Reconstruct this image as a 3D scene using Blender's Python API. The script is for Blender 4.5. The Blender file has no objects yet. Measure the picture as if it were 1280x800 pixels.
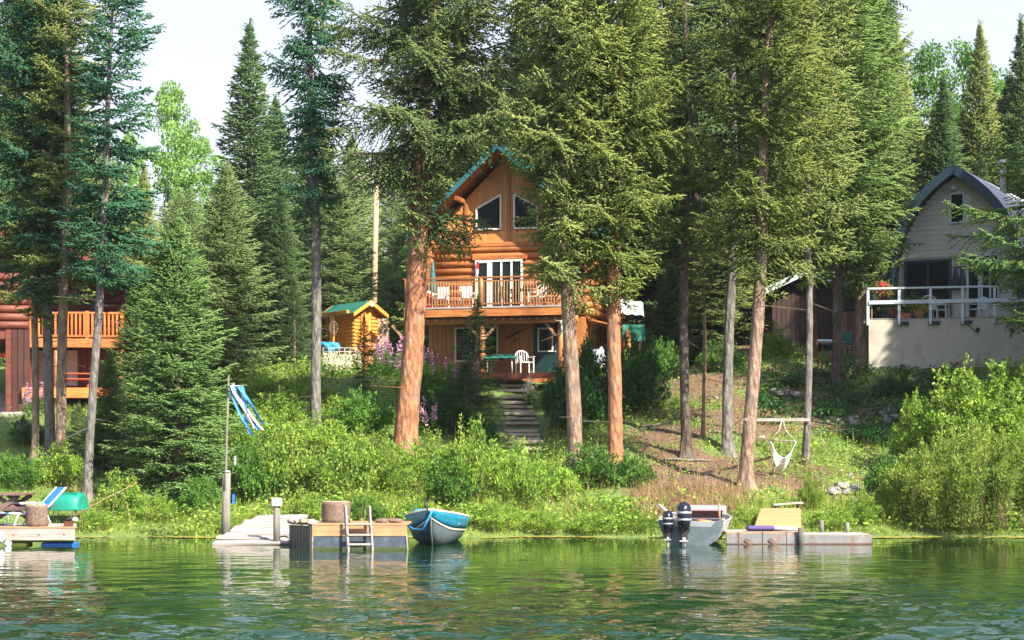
import bpy, bmesh, math, random
import numpy as np
from math import radians, sin, cos, pi, sqrt, atan2
from mathutils import Vector, Matrix, noise as mnoise

# ------------------------------------------------------------------ camera, sky, sun, exposure
SC = bpy.context.scene
COL = SC.collection
F_PX = 2250.0            # focal length in photograph pixels (1280 wide)
HOR = 580.0              # row of the horizon in the photograph
CAM_Z = 2.0
cam_d = bpy.data.cameras.new('camera'); cam = bpy.data.objects.new('camera', cam_d); COL.objects.link(cam)
cam.location = (0, 0, CAM_Z); cam.rotation_euler = (radians(90), 0, 0)
cam_d.sensor_width = 36; cam_d.lens = F_PX / 1280 * 36; cam_d.shift_y = (HOR - 400) / 1280
cam_d.clip_start = 0.1; cam_d.clip_end = 3000
SC.camera = cam

SUN_EL, SUN_AZ = radians(41), radians(42)      # azimuth measured from behind the camera towards its right
sdir = Vector((cos(SUN_EL) * sin(SUN_AZ), -cos(SUN_EL) * cos(SUN_AZ), sin(SUN_EL)))   # towards the sun
W = bpy.data.worlds.new('World'); SC.world = W; W.use_nodes = True
wn = W.node_tree
sky = wn.nodes.new('ShaderNodeTexSky'); sky.sky_type = 'NISHITA'; sky.sun_disc = False
sky.sun_elevation = SUN_EL; sky.sun_rotation = atan2(sdir.x, sdir.y)
sky.air_density = 1.0; sky.dust_density = 2.0; sky.ozone_density = 1.0; sky.altitude = 600
bg = wn.nodes['Background']; bg.inputs['Strength'].default_value = 0.15
# thin summer haze: pale towards the horizon all round, bluer overhead
tcw = wn.nodes.new('ShaderNodeTexCoord'); sxw = wn.nodes.new('ShaderNodeSeparateXYZ'); wn.links.new(tcw.outputs['Generated'], sxw.inputs[0])
rw = wn.nodes.new('ShaderNodeValToRGB'); wn.links.new(sxw.outputs[2], rw.inputs[0])
rw.color_ramp.elements[0].position = 0.0; rw.color_ramp.elements[0].color = (.96, .96, .96, 1)
rw.color_ramp.elements[1].position = 0.7; rw.color_ramp.elements[1].color = (.10, .10, .10, 1)
mw = wn.nodes.new('ShaderNodeMix'); mw.data_type = 'RGBA'; wn.links.new(rw.outputs[0], mw.inputs[0]); wn.links.new(sky.outputs[0], mw.inputs[6])
mw.inputs[7].default_value = (2.35, 2.24, 2.32, 1)
wn.links.new(mw.outputs[2], bg.inputs[0])
sun_d = bpy.data.lights.new('sun', 'SUN'); sun_d.energy = 5.0; sun_d.angle = radians(0.6); sun_d.color = (1.0, 0.91, 0.74)
sun = bpy.data.objects.new('sun', sun_d); COL.objects.link(sun)
sun.rotation_euler = sdir.to_track_quat('Z', 'Y').to_euler()
SC.view_settings.view_transform = 'Standard'; SC.view_settings.look = 'None'
SC.view_settings.exposure = 1.45; SC.view_settings.gamma = 1
SC.render.engine = 'CYCLES'
SC.cycles.max_bounces = 6; SC.cycles.diffuse_bounces = 3; SC.cycles.glossy_bounces = 3
SC.cycles.transmission_bounces = 3; SC.cycles.volume_bounces = 0; SC.cycles.transparent_max_bounces = 4
SC.cycles.caustics_reflective = False; SC.cycles.caustics_refractive = False

# ------------------------------------------------------------------ pixel helpers
def P(px, py, D):
    return Vector(((px - 640) / F_PX * D, D, CAM_Z - (py - HOR) / F_PX * D))
def PX(v):
    return (640 + v[0] / v[1] * F_PX, HOR - (v[2] - CAM_Z) / v[1] * F_PX)
def DW(py, z=0.0):
    return (CAM_Z - z) * F_PX / (py - HOR)

# ------------------------------------------------------------------ terrain
PROF = {
    -900: [(0, 0), (2, .5), (7, 1.9), (12, 3.9), (17, 4.1), (24, 5.2), (33, 6.6), (60, 8.5), (120, 13), (300, 30)],
    -600: [(0, 0), (2, .5), (7, 1.9), (12, 3.9), (17, 4.1), (24, 5.2), (33, 6.6), (60, 8.5), (120, 13), (300, 30)],
    -430: [(0, 0), (2, .4), (6, 1.2), (12, 2.9), (19, 4.6), (30, 5.6), (60, 8.0), (120, 13), (300, 30)],
    -220: [(0, 0), (1.5, .35), (6, 1.2), (12, 3.3), (19, 5.3), (27, 6.1), (36, 7.0), (60, 8.6), (120, 13), (300, 30)],
    0:    [(0, 0), (1.5, .35), (5, 1.1), (10, 2.2), (13.5, 2.9), (22, 5.25), (26, 5.45), (40, 6.4), (60, 8.5), (120, 13), (300, 30)],
    180:  [(0, 0), (1.5, .35), (5, 1.2), (9, 2.4), (13, 3.4), (19, 5.0), (26, 6.0), (60, 9), (120, 14), (300, 30)],
    300:  [(0, 0), (2, .5), (5, 1.28), (9, 2.1), (12, 3.2), (17, 5.0), (19, 5.8), (26, 6.8), (60, 10), (120, 15), (300, 31)],
    640:  [(0, 0), (2, .5), (5, 1.3), (9, 2.1), (12, 3.3), (16.2, 5.2), (17.6, 5.85), (26, 6.2), (60, 10), (120, 15), (300, 31)],
    1100: [(0, 0), (2, .5), (5, 1.3), (9, 2.1), (12, 3.3), (16.2, 5.2), (17.6, 5.85), (26, 6.2), (60, 10), (120, 15), (300, 31)],
}
PK = sorted(PROF)
TT = np.array([-60, -8, -2] + list(np.arange(0, 60, 0.5)) + list(np.arange(60, 400, 5.0)))
PT = []
for k in PK:
    a = np.array(PROF[k], float)
    v = np.interp(TT, a[:, 0], a[:, 1]); v[0] = -5; v[1] = -2.5; v[2] = -0.5
    s = v.copy(); s[5:120] = np.convolve(v, np.ones(5) / 5, 'same')[5:120]
    PT.append(s)
PT = np.array(PT)
def shore(x):
    x = np.asarray(x, float)
    return 49.0 + 0.35 * np.sin(x * 0.55 + 1) + 0.2 * np.sin(x * 1.7) + np.clip(np.abs(x) - 22, 0, 400) * -0.02
def lump(x, y):
    return (np.sin(x * .9 + 1.3 * np.sin(y * .4)) * np.sin(y * 1.1 + x * .3) * .10 + np.sin(x * 2.3 + y) * np.sin(y * 2.7 - x * .7) * .045
            + np.sin(x * .21 + 2) * np.sin(y * .13) * .25)
def terr(x, y):
    x = np.asarray(x, float); y = np.asarray(y, float)
    t = y - shore(x)
    u = np.clip(x / np.maximum(y, 20) * F_PX, PK[0], PK[-1] - 1e-6)
    out = np.zeros(np.broadcast(x, y).shape)
    i = np.clip(np.searchsorted(PK, u, side='right') - 1, 0, len(PK) - 2)
    pk = np.array(PK, float); w = (u - pk[i]) / (pk[i + 1] - pk[i]); w = w * w * (3 - 2 * w)
    h = np.zeros_like(out)
    for j in range(len(PK) - 1):
        m = (i == j) if np.ndim(i) else np.array(i == j)
        if np.any(m):
            tt = np.clip(t, -60, 395)
            a = np.interp(tt, TT, PT[j]); b = np.interp(tt, TT, PT[j + 1])
            h = np.where(m, a * (1 - w) + b * w, h)
    amp = np.clip(t / 3, 0, 1) * (1 + np.clip((t - 60) / 60, 0, 3))
    return h + lump(x, y) * amp
def tz(x, y): return float(terr(x, y))
def T(px, py, d0=48.8, d1=200):
    """first point of the terrain seen through a pixel of the photograph"""
    ds = np.arange(d0, d1, 0.05)
    x = (px - 640) / F_PX * ds; z = CAM_Z - (py - HOR) / F_PX * ds
    g = terr(x, ds) - z
    k = np.argmax(g > 0)
    if g[k] <= 0: k = len(ds) - 1
    return Vector((x[k], ds[k], float(terr(x[k], ds[k]))))
def G(px, D):
    x = (px - 640) / F_PX * D
    return Vector((x, D, tz(x, D)))

# ------------------------------------------------------------------ tagging
def tag(o, label=None, cat=None, group=None, kind=None):
    if label: o['label'] = label
    if cat: o['category'] = cat
    if group: o['group'] = group
    if kind: o['kind'] = kind
    return o
def empty(name, loc, rz=0.0, label=None, cat=None, group=None):
    o = bpy.data.objects.new(name, None); COL.objects.link(o)
    o.location = loc; o.rotation_euler = (0, 0, rz); o.empty_display_size = .2
    return tag(o, label, cat, group)
def link(name, me, parent=None, loc=None, rot=None, scale=None):
    o = bpy.data.objects.new(name, me); COL.objects.link(o)
    if parent: o.parent = parent
    if loc is not None: o.location = loc
    if rot is not None: o.rotation_euler = rot
    if scale is not None: o.scale = scale
    return o
def copy_tree(o, parent=None):
    c = o.copy(); COL.objects.link(c); c.parent = parent
    for ch in list(o.children): copy_tree(ch, c)
    return c

# ------------------------------------------------------------------ materials
def newmat(name):
    m = bpy.data.materials.new(name); m.use_nodes = True
    n = m.node_tree; return m, n, n.nodes['Principled BSDF']
def nd(n, t, **kw):
    x = n.nodes.new(t)
    for k, v in kw.items():
        if k in x.inputs: x.inputs[k].default_value = v
        else: setattr(x, k, v)
    return x
def ramp(n, fac, cols, pos=None):
    r = n.nodes.new('ShaderNodeValToRGB'); e = r.color_ramp.elements
    k = len(cols); pos = pos or [i / (k - 1) for i in range(k)]
    while len(e) < k: e.new(0.5)
    for i in range(k):
        e[i].position = pos[i]; c = cols[i]; e[i].color = (c[0], c[1], c[2], 1)
    n.links.new(fac, r.inputs[0]); return r
def coords(n, scale=(1, 1, 1), kind='Object', rot=(0, 0, 0)):
    tc = n.nodes.new('ShaderNodeTexCoord'); mp = n.nodes.new('ShaderNodeMapping')
    mp.inputs['Scale'].default_value = scale; mp.inputs['Rotation'].default_value = rot
    n.links.new(tc.outputs[kind], mp.inputs[0]); return mp.outputs[0]
def mixc(n, fac, a, b, mode='MIX'):
    x = n.nodes.new('ShaderNodeMix'); x.data_type = 'RGBA'; x.blend_type = mode
    for s, v in ((0, fac), (6, a), (7, b)):
        if hasattr(v, 'is_output'): n.links.new(v, x.inputs[s])
        elif s == 0: x.inputs[0].default_value = v
        else: x.inputs[s].default_value = (v[0], v[1], v[2], 1)
    return x.outputs[2]
def objrand(n, lo=.8, hi=1.2):
    oi = n.nodes.new('ShaderNodeObjectInfo'); mr = n.nodes.new('ShaderNodeMapRange')
    mr.inputs[3].default_value = lo; mr.inputs[4].default_value = hi
    n.links.new(oi.outputs['Random'], mr.inputs[0]); return mr.outputs[0]
def val_scale(n, col, v):
    h = n.nodes.new('ShaderNodeHueSaturation')
    n.links.new(col, h.inputs['Color'])
    if hasattr(v, 'is_output'): n.links.new(v, h.inputs['Value'])
    else: h.inputs['Value'].default_value = v
    return h.outputs[0]
def bump(n, b, h, dist=.01, strength=.6):
    x = n.nodes.new('ShaderNodeBump'); x.inputs['Strength'].default_value = strength; x.inputs['Distance'].default_value = dist
    n.links.new(h, x.inputs['Height']); n.links.new(x.outputs[0], b.inputs['Normal'])
MATS = {}
def wood(name, c1, c2, axis=0, rough=.7, scale=1.0, gloss=None, knots=.0, rand=(.75, 1.2)):
    """grain along a local axis; each separate object takes its own tone"""
    m, n, b = newmat(name)
    s = [14 * scale] * 3; s[axis] = 1.1 * scale
    v = coords(n, s)
    oi = n.nodes.new('ShaderNodeObjectInfo')
    va = n.nodes.new('ShaderNodeVectorMath'); va.operation = 'ADD'
    sc_ = n.nodes.new('ShaderNodeVectorMath'); sc_.operation = 'SCALE'; sc_.inputs['Scale'].default_value = 40
    cb = n.nodes.new('ShaderNodeCombineXYZ')
    for k in range(3): n.links.new(oi.outputs['Random'], cb.inputs[k])
    n.links.new(cb.outputs[0], sc_.inputs[0]); n.links.new(v, va.inputs[0]); n.links.new(sc_.outputs[0], va.inputs[1])
    t = nd(n, 'ShaderNodeTexNoise', Scale=1.0, Detail=6.0, Roughness=.65); n.links.new(va.outputs[0], t.inputs['Vector'])
    t2 = nd(n, 'ShaderNodeTexNoise', Scale=.9, Detail=3.0); n.links.new(coords(n, (1, 1, 1)), t2.inputs['Vector'])
    r = ramp(n, t.outputs[0], [c2, c1, [min(1, x * 1.15) for x in c1]], [.3, .55, .8])
    dirt = mixc(n, ramp(n, t2.outputs[0], [(0, 0, 0), (1, 1, 1)], [.45, .75]).outputs[0], r.outputs[0], c2)
    n.links.new(val_scale(n, dirt, objrand(n, *rand)), b.inputs['Base Color'])
    b.inputs['Roughness'].default_value = rough; bump(n, b, t.outputs[0], .006, .5)
    MATS[name] = m; return m
def plain(name, c, rough=.5, metal=0.0, var=.12, scale=3.0, bmp=0.0, dirtc=None, dirta=.5):
    m, n, b = newmat(name)
    v = coords(n)
    t = nd(n, 'ShaderNodeTexNoise', Scale=scale, Detail=6.0, Roughness=.7); n.links.new(v, t.inputs['Vector'])
    lo = [x * (1 - var) for x in c]; hi = [min(1, x * (1 + var)) for x in c]
    r = ramp(n, t.outputs[0], [lo, c, hi], [.3, .5, .7]).outputs[0]
    if dirtc:
        t3 = nd(n, 'ShaderNodeTexNoise', Scale=scale * 1.7, Detail=8.0, Roughness=.75); n.links.new(v, t3.inputs['Vector'])
        r = mixc(n, ramp(n, t3.outputs[0], [(0, 0, 0), (dirta,) * 3], [.5, .68]).outputs[0], r, dirtc)
    n.links.new(r, b.inputs['Base Color'])
    b.inputs['Roughness'].default_value = rough; b.inputs['Metallic'].default_value = metal
    if bmp: bump(n, b, t.outputs[0], bmp, .6)
    MATS[name] = m; return m
def foliage(name, dark, mid, light, tipc=None, tipamt=.5, transl=.25, nscale=.9, rough=.55, hue=True):
    m, n, b = newmat(name)
    v = coords(n)
    t = nd(n, 'ShaderNodeTexNoise', Scale=nscale, Detail=3.0, Roughness=.6); n.links.new(v, t.inputs['Vector'])
    at = n.nodes.new('ShaderNodeAttribute'); at.attribute_name = 'rnd'
    mx = n.nodes.new('ShaderNodeMath'); mx.operation = 'MULTIPLY_ADD'; mx.inputs[1].default_value = .45
    n.links.new(at.outputs['Fac'], mx.inputs[0])
    ma = n.nodes.new('ShaderNodeMath'); ma.operation = 'MULTIPLY'; ma.inputs[1].default_value = .9
    n.links.new(t.outputs[0], ma.inputs[0]); n.links.new(ma.outputs[0], mx.inputs[2])
    c = ramp(n, mx.outputs[0], [dark, mid, light], [.38, .66, .95]).outputs[0]
    if tipc:
        tp = n.nodes.new('ShaderNodeAttribute'); tp.attribute_name = 'tip'
        m1 = n.nodes.new('ShaderNodeMath'); m1.operation = 'MULTIPLY'; m1.inputs[1].default_value = tipamt
        n.links.new(tp.outputs['Fac'], m1.inputs[0]); c = mixc(n, m1.outputs[0], c, tipc)
    c = val_scale(n, c, objrand(n, .82, 1.18))
    n.links.new(c, b.inputs['Base Color']); b.inputs['Roughness'].default_value = rough
    b.inputs['Specular IOR Level'].default_value = .06 if 'needles' in name else .18
    tr = n.nodes.new('ShaderNodeBsdfTranslucent')
    n.links.new(mixc(n, 1.0, c, (1.25, 1.3, .55), 'MULTIPLY'), tr.inputs['Color'])
    ms = n.nodes.new('ShaderNodeMixShader'); ms.inputs[0].default_value = transl
    out = n.nodes['Material Output']
    n.links.new(b.outputs[0], ms.inputs[1]); n.links.new(tr.outputs[0], ms.inputs[2]); n.links.new(ms.outputs[0], out.inputs[0])
    MATS[name] = m; return m
def bark(name, c1, c2, c3):
    m, n, b = newmat(name)
    v = coords(n, (1, 1, .35))
    t = nd(n, 'ShaderNodeTexVoronoi', Scale=7.5); n.links.new(v, t.inputs['Vector'])
    t2 = nd(n, 'ShaderNodeTexNoise', Scale=9.0, Detail=8.0, Roughness=.75); n.links.new(v, t2.inputs['Vector'])
    t3 = nd(n, 'ShaderNodeTexNoise', Scale=1.3, Detail=3.0); n.links.new(coords(n), t3.inputs['Vector'])
    c = ramp(n, t2.outputs[0], [c2, c1, c3], [.32, .52, .72]).outputs[0]
    c = mixc(n, ramp(n, t.outputs['Distance'], [(0, 0, 0), (.7,) * 3], [.35, .8]).outputs[0], c, c2)
    c = mixc(n, ramp(n, t3.outputs[0], [(0, 0, 0), (.45,) * 3], [.5, .7]).outputs[0], c, (.22, .23, .20))
    n.links.new(c, b.inputs['Base Color']); b.inputs['Roughness'].default_value = .9
    a = n.nodes.new('ShaderNodeMath'); a.operation = 'SUBTRACT'; n.links.new(t2.outputs[0], a.inputs[0]); n.links.new(t.outputs['Distance'], a.inputs[1])
    bump(n, b, a.outputs[0], .08, 1.0)
    MATS[name] = m; return m

bark('bark_orange', (.46, .20, .10), (.20, .08, .045), (.62, .33, .19))
bark('bark_brown', (.33, .22, .16), (.14, .09, .065), (.50, .38, .30))
bark('bark_grey', (.20, .185, .175), (.09, .08, .08), (.33, .31, .29))
bark('bark_dark', (.12, .085, .07), (.05, .035, .03), (.2, .15, .12))
plain('twig', (.13, .085, .055), .9)
foliage('needles_old', (.03, .075, .035), (.075, .14, .045), (.15, .22, .065), (.30, .34, .10), .5, .2)
foliage('needles_teal', (.014, .08, .055), (.030, .135, .08), (.07, .20, .10), (.14, .27, .12), .35, .15)
foliage('needles_olive', (.030, .085, .040), (.085, .155, .050), (.185, .25, .075), (.38, .42, .13), .6, .22)
foliage('needles_tan', (.026, .085, .036), (.085, .17, .045), (.21, .28, .07), (.38, .42, .11), .6, .25)
foliage('needles_green', (.030, .095, .040), (.075, .175, .050), (.16, .28, .07), (.32, .42, .13), .55, .22)
foliage('needles_big', (.020, .085, .052), (.050, .155, .066), (.14, .25, .08), (.38, .42, .15), .55, .22)
foliage('needles_young', (.04, .10, .04), (.085, .18, .06), (.15, .26, .08), (.24, .36, .11), .5, .2)
foliage('needles_dark', (.022, .06, .032), (.045, .11, .048), (.09, .16, .055), (.16, .22, .07), .4, .15)
foliage('needles_pale', (.08, .15, .06), (.15, .24, .09), (.23, .33, .12), (.30, .40, .15), .4, .2)
foliage('leaf_bright', (.05, .13, .025), (.19, .33, .045), (.40, .50, .10), None, 0, .32, 1.6, .45)
foliage('leaf_mid', (.035, .10, .02), (.08, .20, .03), (.17, .31, .06), None, 0, .3, 1.4, .4)
foliage('leaf_deep', (.015, .06, .02), (.03, .11, .03), (.07, .18, .045), None, 0, .25, 1.2, .4)
foliage('leaf_willow', (.06, .14, .03), (.20, .31, .05), (.40, .46, .11), None, 0, .3, 1.2, .5)
foliage('leaf_poplar', (.09, .19, .05), (.17, .31, .08), (.26, .40, .13), None, 0, .3, .4, .5)
foliage('grass_blade', (.10, .16, .03), (.22, .30, .05), (.40, .42, .11), None, 0, .3, .5, .5)
foliage('grass_dry', (.20, .13, .07), (.33, .21, .12), (.45, .30, .20), None, 0, .2, .8, .6)
foliage('petal_pink', (.45, .16, .38), (.55, .28, .5), (.65, .45, .6), None, 0, .3, 3, .5)
foliage('petal_white', (.6, .55, .42), (.7, .66, .55), (.8, .78, .7), None, 0, .3, 3, .5)
foliage('petal_red', (.6, .02, .04), (.7, .04, .08), (.7, .1, .2), None, 0, .2, 3, .5)
foliage('petal_yellow', (.6, .45, .02), (.7, .55, .05), (.75, .6, .1), None, 0, .2, 3, .5)
wood('log_orange', (.47, .175, .05), (.22, .07, .022), 0, .5, 1, rand=(.72, 1.2))
wood('log_orange_y', (.40, .155, .045), (.20, .065, .02), 1, .5, 1, rand=(.85, 1.12))
wood('log_orange_z', (.42, .17, .05), (.22, .08, .025), 2, .5, 1, rand=(.85, 1.12))
wood('siding', (.48, .19, .055), (.30, .10, .03), 2, .55, .8, rand=(.88, 1.1))
wood('gable_ply', (.56, .26, .075), (.38, .15, .04), 2, .5, .5, rand=(.95, 1.05))
wood('yellow_log', (.72, .28, .045), (.5, .2, .03), 0, .5, 1, rand=(.9, 1.1))
wood('yellow_log_z', (.74, .30, .05), (.5, .2, .03), 2, .5, 1, rand=(.9, 1.1))
wood('red_rail', (.75, .20, .045), (.4, .1, .03), 2, .5, 1)
wood('red_rail_x', (.75, .20, .045), (.4, .1, .03), 0, .5, 1)
wood('redbrown_log', (.20, .048, .028), (.07, .02, .014), 0, .6, 1)
wood('grey_plank', (.36, .33, .31), (.18, .155, .14), 0, .85, 1, rand=(.8, 1.15))
wood('grey_plank_y', (.36, .33, .31), (.18, .155, .14), 1, .85, 1, rand=(.8, 1.15))
wood('white_plank', (.40, .36, .34), (.20, .17, .15), 0, .85, 1, rand=(.88, 1.1))
wood('post_wood', (.17, .155, .14), (.08, .075, .065), 2, .9, 1)
wood('tan_plank', (.40, .235, .12), (.22, .12, .065), 0, .7, 1)
wood('tan_plank_y', (.52, .33, .18), (.34, .19, .10), 1, .7, 1)
wood('ramp_plank', (.50, .28, .13), (.34, .18, .08), 0, .7, 1, rand=(.9, 1.1))
wood('step_plank', (.56, .47, .38), (.32, .25, .19), 0, .85, 1)
wood('dark_wood', (.11, .06, .05), (.05, .03, .025), 0, .8, 1)
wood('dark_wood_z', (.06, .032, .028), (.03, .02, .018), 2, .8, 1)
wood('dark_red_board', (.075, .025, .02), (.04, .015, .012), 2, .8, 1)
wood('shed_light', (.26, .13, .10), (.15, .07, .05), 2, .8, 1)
wood('table_wood', (.20, .11, .10), (.10, .05, .05), 0, .7, 1)
wood('firewood', (.55, .40, .27), (.32, .20, .13), 0, .9, 3)
plain('white_paint', (.78, .78, .76), .45, 0, .06, 4)
plain('white_plastic', (.80, .80, .80), .35, 0, .03, 4)
plain('rail_paint', (.55, .64, .70), .5, 0, .08, 4)
plain('teal_paint', (.006, .03, .035), .45, 0, .15, 3)
plain('teal_metal', (.02, .11, .13), .4, 0, .15, 3)
plain('navy_trim', (.02, .05, .08), .5, 0, .15, 3)
plain('green_roof', (.025, .15, .12), .4, 0, .1, 3)
plain('beige_stucco', (.50, .46, .40), .9, 0, .10, 1.0, .006, (.34, .28, .22), .7)
plain('beige_siding', (.55, .52, .47), .8, 0, .05, 1.3, .002)
plain('metal_roof', (.62, .60, .60), .5, .0, .1, 2)
plain('shingle_grey', (.30, .27, .27), .8, 0, .15, 5, .01)
plain('aluminium', (.42, .44, .47), .42, .55, .15, 3, .002, (.25, .2, .18), .4)
plain('alu_light', (.5, .52, .54), .38, .5, .1, 3)
plain('skirt_navy', (.045, .065, .10), .6, 0, .25, 3, .003, (.2, .2, .2), .4)
plain('pontoon', (.20, .205, .215), .6, .2, .3, 2.5, .003, (.20, .10, .06), .8)
plain('boat_grey', (.10, .14, .165), .5, .1, .25, 3, .001, (.22, .22, .20), .6)
plain('boat_teal', (.01, .18, .30), .4, 0, .2, 3, .001, (.12, .22, .26), .5)
plain('boat_cream', (.70, .58, .45), .5, 0, .1, 3)
plain('black_gloss', (.012, .016, .03), .15, 0, .1, 3)
plain('black_matt', (.02, .02, .022), .6, 0, .1, 3)
plain('interior_dark', (.015, .02, .022), .8, 0, .3, 2)
plain('blue_plastic', (.02, .14, .50), .45, 0, .1, 3)
plain('blue_fabric', (.03, .22, .62), .7, 0, .1, 6)
plain('rope_blue', (.02, .22, .55), .7, 0, .2, 20)
plain('teal_tub', (.01, .22, .16), .4, 0, .1, 3)
plain('green_cloth', (.015, .18, .13), .7, 0, .2, 5)
plain('red_plastic', (.62, .03, .03), .4, 0, .1, 4)
plain('orange_fabric', (.75, .20, .05), .7, 0, .25, 8)
plain('white_cloth', (.5, .5, .52), .8, 0, .12, 3, .01)
plain('grey_tarp', (.30, .32, .40), .6, 0, .3, 3, .02)
plain('purple_fabric', (.07, .05, .16), .7, 0, .2, 8)
plain('red_car', (.55, .02, .03), .2, 0, .05, 3)
plain('terracotta', (.5, .2, .1), .8, 0, .1, 5)
plain('maroon_pot', (.22, .04, .07), .6, 0, .1, 5)
plain('rock', (.20, .19, .18), .9, 0, .3, 3, .03)
plain('rock_pale', (.30, .28, .27), .9, 0, .25, 3, .03)
plain('bone', (.72, .70, .66), .8, 0, .1, 6)
plain('stump_bark', (.15, .10, .08), .95, 0, .5, 14, .05, (.30, .24, .20), .7)
plain('stump_cut', (.48, .34, .22), .8, 0, .2, 9)
plain('cord', (.05, .05, .05), .7)
plain('rope_white', (.7, .75, .74), .8)
plain('lily', (.42, .37, .06), .5, 0, .4, 5)
plain('algae', (.05, .07, .025), .8, 0, .4, 9)
plain('curtain', (.6, .6, .62), .9, 0, .1, 5)
plain('yellow_green_plastic', (.45, .5, .08), .5, 0, .1, 5)
m, n, b = newmat('glass'); MATS['glass'] = m
b.inputs['Base Color'].default_value = (.012, .02, .022, 1); b.inputs['Roughness'].default_value = .06
b.inputs['Specular IOR Level'].default_value = .3
M = MATS

# ------------------------------------------------------------------ mesh building
def nmesh(name, V, F, mats, smooth=False, fm=None, attrs=None):
    """V (n,3) array, F (m,k) array with k = 3 or 4"""
    V = np.asarray(V, np.float32); F = np.asarray(F, np.int32); k = F.shape[1]
    me = bpy.data.meshes.new(name)
    me.vertices.add(len(V)); me.vertices.foreach_set('co', V.ravel())
    me.loops.add(F.size); me.loops.foreach_set('vertex_index', F.ravel())
    me.polygons.add(len(F)); me.polygons.foreach_set('loop_start', np.arange(0, F.size, k, dtype=np.int32))
    if fm is not None: me.polygons.foreach_set('material_index', np.asarray(fm, np.int32))
    me.polygons.foreach_set('use_smooth', np.full(len(F), smooth))
    for m in (mats if isinstance(mats, (list, tuple)) else [mats]): me.materials.append(m)
    for an, av in (attrs or {}).items():
        a = me.attributes.new(an, 'FLOAT', 'POINT'); a.data.foreach_set('value', np.asarray(av, np.float32))
    me.update(calc_edges=True)
    return me
class MB:
    """collects shapes and links them as one mesh object"""
    def __init__(s): s.bm = bmesh.new()
    def box(s, c, d, rot=None, bev=0.0, taper=None):
        r = bmesh.ops.create_cube(s.bm, size=1.0); vs = r['verts']
        for v in vs:
            v.co = Vector((v.co.x * d[0], v.co.y * d[1], v.co.z * d[2]))
            if taper and v.co.z > 0: v.co.x *= taper; v.co.y *= taper
        if bev:
            es = list({e for v in vs for e in v.link_edges})
            r2 = bmesh.ops.bevel(s.bm, geom=es, offset=bev, segments=1, affect='EDGES')
            vs = list({v for f in r2['faces'] for v in f.verts} | {v for v in vs if v.is_valid})
        mt = Matrix.Translation(c)
        if rot is not None:
            mt = mt @ (rot if isinstance(rot, Matrix) else Matrix.Rotation(rot[2], 4, 'Z') @ Matrix.Rotation(rot[1], 4, 'Y') @ Matrix.Rotation(rot[0], 4, 'X'))
        for v in vs: v.co = mt @ v.co
        return s
    def bb(s, x0, x1, y0, y1, z0, z1, bev=0.0):
        return s.box(((x0 + x1) / 2, (y0 + y1) / 2, (z0 + z1) / 2), (abs(x1 - x0), abs(y1 - y0), abs(z1 - z0)), bev=bev)
    def bar(s, a, b_, w, h, bev=0.0):
        a = Vector(a); b_ = Vector(b_); d = b_ - a
        q = d.to_track_quat('X', 'Z').to_matrix().to_4x4()
        return s.box((a + b_) / 2, (d.length, w, h), q, bev)
    def tube(s, pts, r, n=8, cap=True):
        pts = [Vector(p) for p in pts]; m = len(pts)
        rs = r if isinstance(r, (list, tuple)) else [r] * m
        rings = []; up = Vector((0, 0, 1)); last = None
        for i, p in enumerate(pts):
            d = (pts[min(i + 1, m - 1)] - pts[max(i - 1, 0)]).normalized()
            if last is None:
                x = d.cross(up); x = Vector((1, 0, 0)) if x.length < 1e-3 else x.normalized()
            else:
                x = (last - d * last.dot(d)).normalized()
            last = x; y = d.cross(x)
            rings.append([s.bm.verts.new(p + (x * cos(2 * pi * k / n) + y * sin(2 * pi * k / n)) * rs[i]) for k in range(n)])
        for i in range(m - 1):
            for k in range(n):
                f = s.bm.faces.new((rings[i][k], rings[i][(k + 1) % n], rings[i + 1][(k + 1) % n], rings[i + 1][k])); f.smooth = True
        if cap:
            s.bm.faces.new(rings[0][::-1]); s.bm.faces.new(rings[-1])
        return s
    def lathe(s, c, prof, n=14, sx=1, sy=1, rot=None):
        mt = Matrix.Translation(c) @ (rot if rot is not None else Matrix.Identity(4))
        rings = [[s.bm.verts.new(mt @ Vector((r * cos(2 * pi * k / n) * sx, r * sin(2 * pi * k / n) * sy, z))) for k in range(n)] for r, z in prof]
        for i in range(len(prof) - 1):
            for k in range(n):
                f = s.bm.faces.new((rings[i][k], rings[i][(k + 1) % n], rings[i + 1][(k + 1) % n], rings[i + 1][k])); f.smooth = True
        s.bm.faces.new(rings[0][::-1]); s.bm.faces.new(rings[-1]); return s
    def ball(s, c, r, sc=(1, 1, 1), sub=2, jit=0, seed=0):
        rr = bmesh.ops.create_icosphere(s.bm, subdivisions=sub, radius=r); rg = random.Random(seed)
        for v in rr['verts']:
            k = 1 + jit * (mnoise.noise(v.co * (1.7 / r) + Vector((seed * 3.1, 0, 0))))
            v.co = Vector((v.co.x * sc[0] * k, v.co.y * sc[1] * k, v.co.z * sc[2] * k)) + Vector(c)
        for f in {f for v in rr['verts'] for f in v.link_faces}: f.smooth = True
        return s
    def quad(s, pts):
        s.bm.faces.new([s.bm.verts.new(p) for p in pts]); return s
    def prism(s, poly, y0, y1):
        """polygon in x,z extruded along y"""
        a = [s.bm.verts.new((x, y0, z)) for x, z in poly]; b_ = [s.bm.verts.new((x, y1, z)) for x, z in poly]
        s.bm.faces.new(a); s.bm.faces.new(b_[::-1]); k = len(poly)
        for i in range(k): s.bm.faces.new((a[i], b_[i], b_[(i + 1) % k], a[(i + 1) % k]))
        return s
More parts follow.
